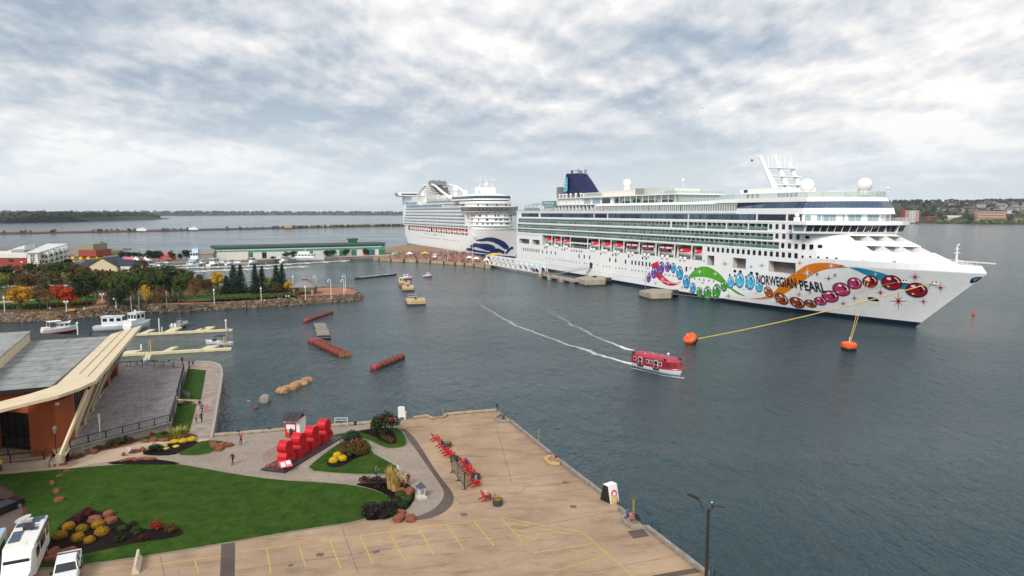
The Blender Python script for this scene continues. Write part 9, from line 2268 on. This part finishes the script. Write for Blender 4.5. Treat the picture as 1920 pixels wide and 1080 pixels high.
def cdolph(label,P,z1):
 t=thing('mooring_dolphin',label,'mooring dolphin');P2=wpoly(P,z1);mb=MB();mb.prism(P2,-1,z1);mb.build('concrete_block',CONC,t);mb=MB();mb.prism(off_poly(P2,.2),-1,.45);mb.build('wet_band',MATS['wet_dark_concrete'],t);return t,P2
t,P2=cdolph('large concrete dolphin at the end of the walkway touching the nearer ship',[(1078,521),(1100,517),(1134,517),(1137,522),(1134,525),(1098,526)],2.6);p=at(1140,527,1.2);MB(Matrix.Translation(p)).tube([(-1.6,0,.3),(1.6,0,.3)],1.5,14).build('rubber_fender',BLACK,t)
p=at(1115,520,2.6);MB().box(p.x-1,p.x+1,p.y-.5,p.y+.5,2.6,3.4).build('bollard',BLACK,t)
t,P2=cdolph('smaller white topped concrete dolphin beside the painted hull',[(1199,545),(1222,541),(1252,542),(1262,546),(1258,550),(1222,551)],2.4);p=at(1266,552,1.0);MB(Matrix.Translation(p)).tube([(-1.2,0,.5),(1.2,0,.5)],1.5,14).build('rubber_fender',BLACK,t)
p=at(1210,547,2.4);MB().tube([p,p+Vector((0,0,7.5))],.08,6).build('light_pole',STEEL,t);MB().bar(p+Vector((0,0,1.1)),p+Vector((10,1,1.1)),.06,.06).build('rail',STEEL,t)
for k in range(6):q=p+Vector((2*k,.2*k,0));MB().bar(q,q+Vector((0,0,1.1)),.06,.06).build('rail_post',STEEL,t)
ga,gb=Vector((22,366,2.2)),S_M@Vector((107,-0.3,5.8));t=thing('ship_gangway','grey gangway stair sloping up to the open door in the nearer ship\'s side','gangway');MB().bar(ga,gb,1.6,.25).build('stair',STEEL,t)
for q in(-.8,.8):MB().bar(ga+Vector((q,0,1.1)),gb+Vector((q,0,1.1)),.08,.08).build('handrail',STEEL,t)
for k in range(16):
 p=ga.lerp(gb,k/15);MB().bar(p+Vector((-.8,0,0)),p+Vector((-.8,0,1.1)),.06,.06).bar(p+Vector((.8,0,0)),p+Vector((.8,0,1.1)),.06,.06).build('rail_post',STEEL,t)
p=Vector((13,383,1.9));t=thing('blue_tent','light blue tent at the end of the white truss gangway','tent',p,SA);MB().add([(-4,-2,2.4),(4,-2,2.4),(4,2,2.4),(-4,2,2.4),(-2,0,4.0),(2,0,4.0)],[(0,1,5,4),(2,3,4,5),(1,2,5),(3,0,4)]).build('canopy',mat('tent_blue',(0.30,0.48,0.68),.7),t)
for sx in(-3.8,3.8):
 for sy in(-1.9,1.9):MB().bar((sx,sy,0),(sx,sy,2.4),.1,.1).build('pole',RAIL,t)
mb=MB();r=random.Random(9)
for k in range(26):q=Vector((12,386,1.95)).lerp(Vector((23,360,1.95)),r.random()**1.5)+Vector((r.uniform(-1.2,1.2),0,0));mb.M=Matrix.Translation(q);mb.box(-.2,.2,-.12,.12,0,.85);mb.box(-.25,.25,-.15,.15,.85,1.48);mb.box(-.11,.11,-.11,.11,1.5,1.75)
mb.M=None;o=mb.build('crowd',CROWDM);o['kind']='stuff';o['label']='small crowd at the blue tent by the truss gangway'
# far shores
def ridge(name,pts,depth,m,seed,rough=4.0,n=160,base=-1):
 """pts: (x, y, height) along the crest; the land falls to the water on the near side"""
 mb=MB();L=[0]
 P=[Vector((a[0],a[1],0))for a in pts]
 for i in range(1,len(P)):L.append(L[-1]+(P[i]-P[i-1]).length)
 rows=[[]for _ in range(5)]
 for k in range(n+1):
  d=L[-1]*k/n;i=min(max(j for j in range(len(L))if L[j]<=d+1e-6),len(P)-2);t=(d-L[i])/(L[i+1]-L[i]);p=P[i].lerp(P[i+1],t);h=pts[i][2]*(1-t)+pts[i+1][2]*t
  nn=Vector((0,-1,0))
  h2=max(.3,h+rough*noise.noise(Vector((p.x*.01,seed,0)))+rough*.4*noise.noise(Vector((p.x*.05,seed,3))))
  for q,(f,hf)in enumerate(((0,-2),(.02,1.5),(.25,h2*.45),(.7,h2*.9),(1,h2))):rows[q].append((p.x-nn.x*depth*f,p.y-nn.y*depth*f,hf if q else-2))
 mb.grid(rows);last=rows[-1];mb.grid([last,[(x,y+depth*.5,-2)for x,y,z in last]]);return structure(mb,name,m)
FARG=ground_mat('far_land',(0.045,0.055,0.022),(0.10,0.085,0.04),stain=.5)
for(mm)in(FARG,):pass
def far_at(px,py):return at(px,py,0)
def woods(name,pts,m,n,smin,smax,spread,zfun,seed,label=None,gaps=()):
 """a far wood: many leaf clumps massed on the land, one object"""
 r=random.Random(seed);mb=MB();L=[0];P=[Vector((a[0],a[1],0))for a in pts]
 for i in range(1,len(P)):L.append(L[-1]+(P[i]-P[i-1]).length)
 for k in range(n):
  d=L[-1]*r.random();i=min(max(j for j in range(len(L))if L[j]<=d),len(P)-2);t=(d-L[i])/(L[i+1]-L[i]);p=P[i].lerp(P[i+1],t);u=r.random();p=p+Vector((0,spread*u,0));pxx=960+1300*p.x/p.y
  if any(g0<pxx<g1 and spread*u<170 for g0,g1 in gaps):continue
  h=pts[i][2]*(1-t)+pts[i+1][2]*t
  s=r.uniform(smin,smax);z=zfun(u,h)
  c=Vector((p.x,p.y,z+s*.4))
  for q in range(9):
   a=r.uniform(0,6.28);e=r.uniform(-.4,1.2);nn=Vector((math.cos(a)*math.cos(e),math.sin(a)*math.cos(e),math.sin(e)));quad_leaf(mb,c+nn*s*.55*r.uniform(.6,1.1),(nn+Vector((0,0,.4))).normalized(),s*.9,r)
 o=mb.build(name,m);o['kind']='stuff';
 if label:o['label']=label
 return o
hl=[(-3200,2350),(-1620,2200)];A0=far_at(0,418.5);A1=far_at(120,415.5);A2_=far_at(245,411.8)
headland=[(A0.x*1.7,A0.y*.98,22),(A0.x,A0.y,22),(A1.x,A1.y,20),(far_at(200,413).x,far_at(200,413).y,20),(A2_.x,A2_.y,2)]
ridge('headland',headland,330,FARG,1.0,3)
woods('far_woods',headland,LG['far'],1500,12,22,300,lambda u,h:h*min(1,u*1.6)*.8,2,'dark wooded headland on the far left shore')
AUT=leafmat('far_woods_autumn',(0.09,0.045,0.02),(0.05,0.05,0.022),sc=.03)
woods('far_woods',headland[:4],AUT,700,10,20,280,lambda u,h:h*min(1,u*1.6)*.8+2,4,'rusty autumn trees scattered over the far left headland')
B0,B1,B2=far_at(200,405.5),far_at(500,403.6),far_at(1100,404.5)
hz_=[(-9500,6400,42),(B0.x,B0.y,34),(B1.x,B1.y,32),(B2.x*1.0,B2.y,36),(5200,7300,40),(9000,6900,45)]
ridge('far_hills',hz_,1500,FARG,5.0,8,260);woods('far_woods',hz_,LG['far'],2600,14,30,1300,lambda u,h:h*min(1,u*1.5)*.8,8,'distant wooded shore along the horizon')
cw=[far_at(-200,443),far_at(0,439.5),far_at(300,434),far_at(500,429.5),far_at(660,426),far_at(770,424)]
cwp=[(p.x,p.y,3.2)for p in cw];CWM=ground_mat('causeway_rock',(0.13,0.085,0.065),(0.17,0.12,0.09),stain=.4);ridge('causeway',cwp,26,CWM,3.0,1.0,120)
woods('causeway_scrub',cwp[3:],DRYG,120,3,5,16,lambda u,h:2.2,6,'scrub along the low causeway');woods('causeway_scrub',cwp,LG['far'],60,3,5,16,lambda u,h:2.2,7,'dark bushes on the low causeway')
for i,(x,y,lb)in enumerate(((265,433,'left'),(362,431,'middle'),(540,427,'right'))):p=at(x,y,3.4);mb=MB(Matrix.Translation(p));mb.box(-8,8,0,4,0,4);mb.box(-2,3,-.5,4.5,4,5.5);tag(mb.build('causeway_hut',WHITE2 if i<2 else WOODY),'%s small hut on the low causeway'%lb,'hut')
p=at(230,467.5,0);mb=MB();q=at(246,467,0);mb.bar(p,q,1.5,1.2);structure(mb,'groyne',CWM)
R0,R1=far_at(1690,418),far_at(1920,421.5);rs=[(R0.x-450,R0.y+350,60),(R0.x,R0.y,62),((R0.x+R1.x)/2,(R0.y+R1.y)/2,66),(R1.x,R1.y,78),(R1.x+1500,R1.y-100,95)]
ridge('town_hill',rs,1500,FARG,9.0,5,200)
GAPS=((1690,1760),(1768,1802),(1826,1884),(1896,1916))
zf=lambda u,h:(1.5+h*.45*(u/.25)if u<.25 else h*(.45+.45*(u-.25)/.45)if u<.7 else h*(.9+.1*(u-.7)/.3))
woods('far_woods',rs,LG['far'],1300,9,17,1480,lambda u,h:zf(u,h),12,'trees covering the town hillside on the right shore',GAPS);woods('far_scrub',rs,LG['lime'],220,6,12,90,lambda u,h:2+u*6,13,'light green scrub along the right shore');woods('far_woods',rs,LG['far'],110,10,18,60,lambda u,h:3+u*10,14,'dark trees along the right shore',GAPS)
r=random.Random(21);HOUSE={}
for k,c in enumerate(((0.72,0.72,0.70),(0.62,0.50,0.42),(0.55,0.57,0.6),(0.60,0.40,0.32))):
 mb=MB();mb.box(-6,6,-5,5,0,5.5);mb.mi=1;mb.add([(-6.6,-5.6,5.5),(6.6,-5.6,5.5),(6.6,5.6,5.5),(-6.6,5.6,5.5),(-6.6,0,9.5),(6.6,0,9.5)],[(0,1,5,4),(3,4,5,2),(0,4,3),(1,2,5)]);mb.mi=2
 for x in(-4,0,4):mb.box(x-.8,x+.8,-5.06,-5.0,2,4)
 HOUSE[k]=mb.mesh('hillside_house',[mat('house_wall_%d'%k,c,.8),mat('house_roof_%d'%(k%2),((0.22,0.20,0.2),(0.12,0.08,0.07))[k%2],.8),DARKGL])
cnt=0;tries=0
while cnt<150 and tries<3000:
 tries+=1;px=r.uniform(1700,1925);u=r.uniform(.10,.9);p=Vector();i=1
 x=R0.x+(R1.x-R0.x)*(px-1690)/230;f=(x-R0.x)/(R1.x-R0.x);h=62+f*16;y=R0.y+(R1.y-R0.y)*f+1480*u;x=(px-960)/1300*y*1.003
 z=zf(u,h)+3.5;o=bpy.data.objects.new('hillside_house',HOUSE[r.randrange(4)]);C.objects.link(o);o.location=(x,y,z);o.rotation_euler.z=r.uniform(-.5,.5)+r.choice((0,1.57));s=r.uniform(1.5,2.4);o.scale=(s,s,s)
 tag(o,'%s house %s on the town hillside, %s'%(('white','beige','blue grey','brick coloured')[int(o.data.name[-1])if o.data.name[-1].isdigit()else 0],'low' if u<.3 else 'halfway up' if u<.6 else 'high up','near the ship' if px<1760 else 'left of the pinkish building' if px<1825 else 'above the pinkish building' if px<1885 else 'at the right edge'),'house','houses on the town hillside');cnt+=1
t=thing('brick_apartment_tower','six storey red brick and white block on the right shore beside the ship\'s bridge','apartment building',at(1708,417,3),.06)
MB().box(-22,-8,0,25,0,38).build('brick_wing',BRK,t);MB().box(14,26,0,25,0,38).build('brick_wing',BRK,t);MB().box(-8,14,-1,25,0,38).build('white_front',APW,t)
for fl in range(6):
 for x in(-18,-12,18,23):MB().box(x-1.5,x+1.5,-.3,0,4+fl*6,7.5+fl*6).build('window',APW,t)
 for x in(-5,0,6,11):MB().box(x-1.2,x+1.2,-1.3,-1,4+fl*6,7.5+fl*6).build('window',GREYGL,t)
for i,(px,py,w,h,m_,lb)in enumerate(((1855,416,88,25,mat('pink_stone',(0.50,0.33,0.24),.8),'long pinkish stone building with dark windows on the right shore'),(1785,416,48,12,CREAMW,'low cream building left of the lime green tree on the right shore'),(1745,416,34,8,BRK,'low dark red building beside the brick tower on the right shore'),(1906,418,24,12,WOODG,'grey gabled boathouse at the right edge of the shore'))):
 yy=R0.y+(R1.y-R0.y)*(px-1690)/230+60;p=Vector(((px-960)/1300*yy,yy,13 if i<3 else 5));t=thing('shore_building',lb,'building',p,.05);MB().box(-w/2,w/2,0,18,-12,h).build('walls',m_,t);MB().box(-w/2-.6,w/2+.6,-.6,18.6,h,h+1).build('roof',SH,t)
 for fl in range(max(1,int(h/8))):
  for k in range(int(w/6)):MB().box(-w/2+2+k*6,-w/2+5+k*6,-.3,0,2.5+fl*8,6+fl*8).build('window',DARKGL,t)
tree(1805,411,8,22,18,'lime','lime green tree standing on the right shore',None)
for i,(x,w)in enumerate(((1822,24),(1834,26),(1846,22))):tree(x,416,3,28,w,'far','%s of three big dark trees on the right shore'%['leftmost','middle','rightmost'][i],None)
for(x,y,lb)in((1308,234,'tiny bird high in the sky above the ship'),):
 u=(x-960)/1300.;v=(540-y)/1300.;p=Vector((u*150,150,CAM_H+(v+math.tan(-PITCH))*150+3));mb=MB(Matrix.Translation(p));mb.add([(-.7,0,.15),(0,-.15,0),(.7,0,.15),(0,.15,0),(0,0,-.08)],[(0,1,3),(1,2,3),(0,4,1),(1,4,2)]);tag(mb.build('gull',STEEL),lb,'bird')
# air
m,nt,b=newmat('haze_air');nt.nodes.remove(b)
pv_=nt.nodes.new('ShaderNodeVolumePrincipled');pv_.inputs['Density'].default_value=0.000045;pv_.inputs['Color'].default_value=(0.80,0.90,1.0,1);pv_.inputs['Anisotropy'].default_value=0.2
nt.links.new(pv_.outputs[0],nt.nodes['Material Output'].inputs['Volume'])
mb=MB();mb.box(-21000,21000,-190,12500,-8.0,135.0);o=mb.build('haze',m);o['kind']='stuff'
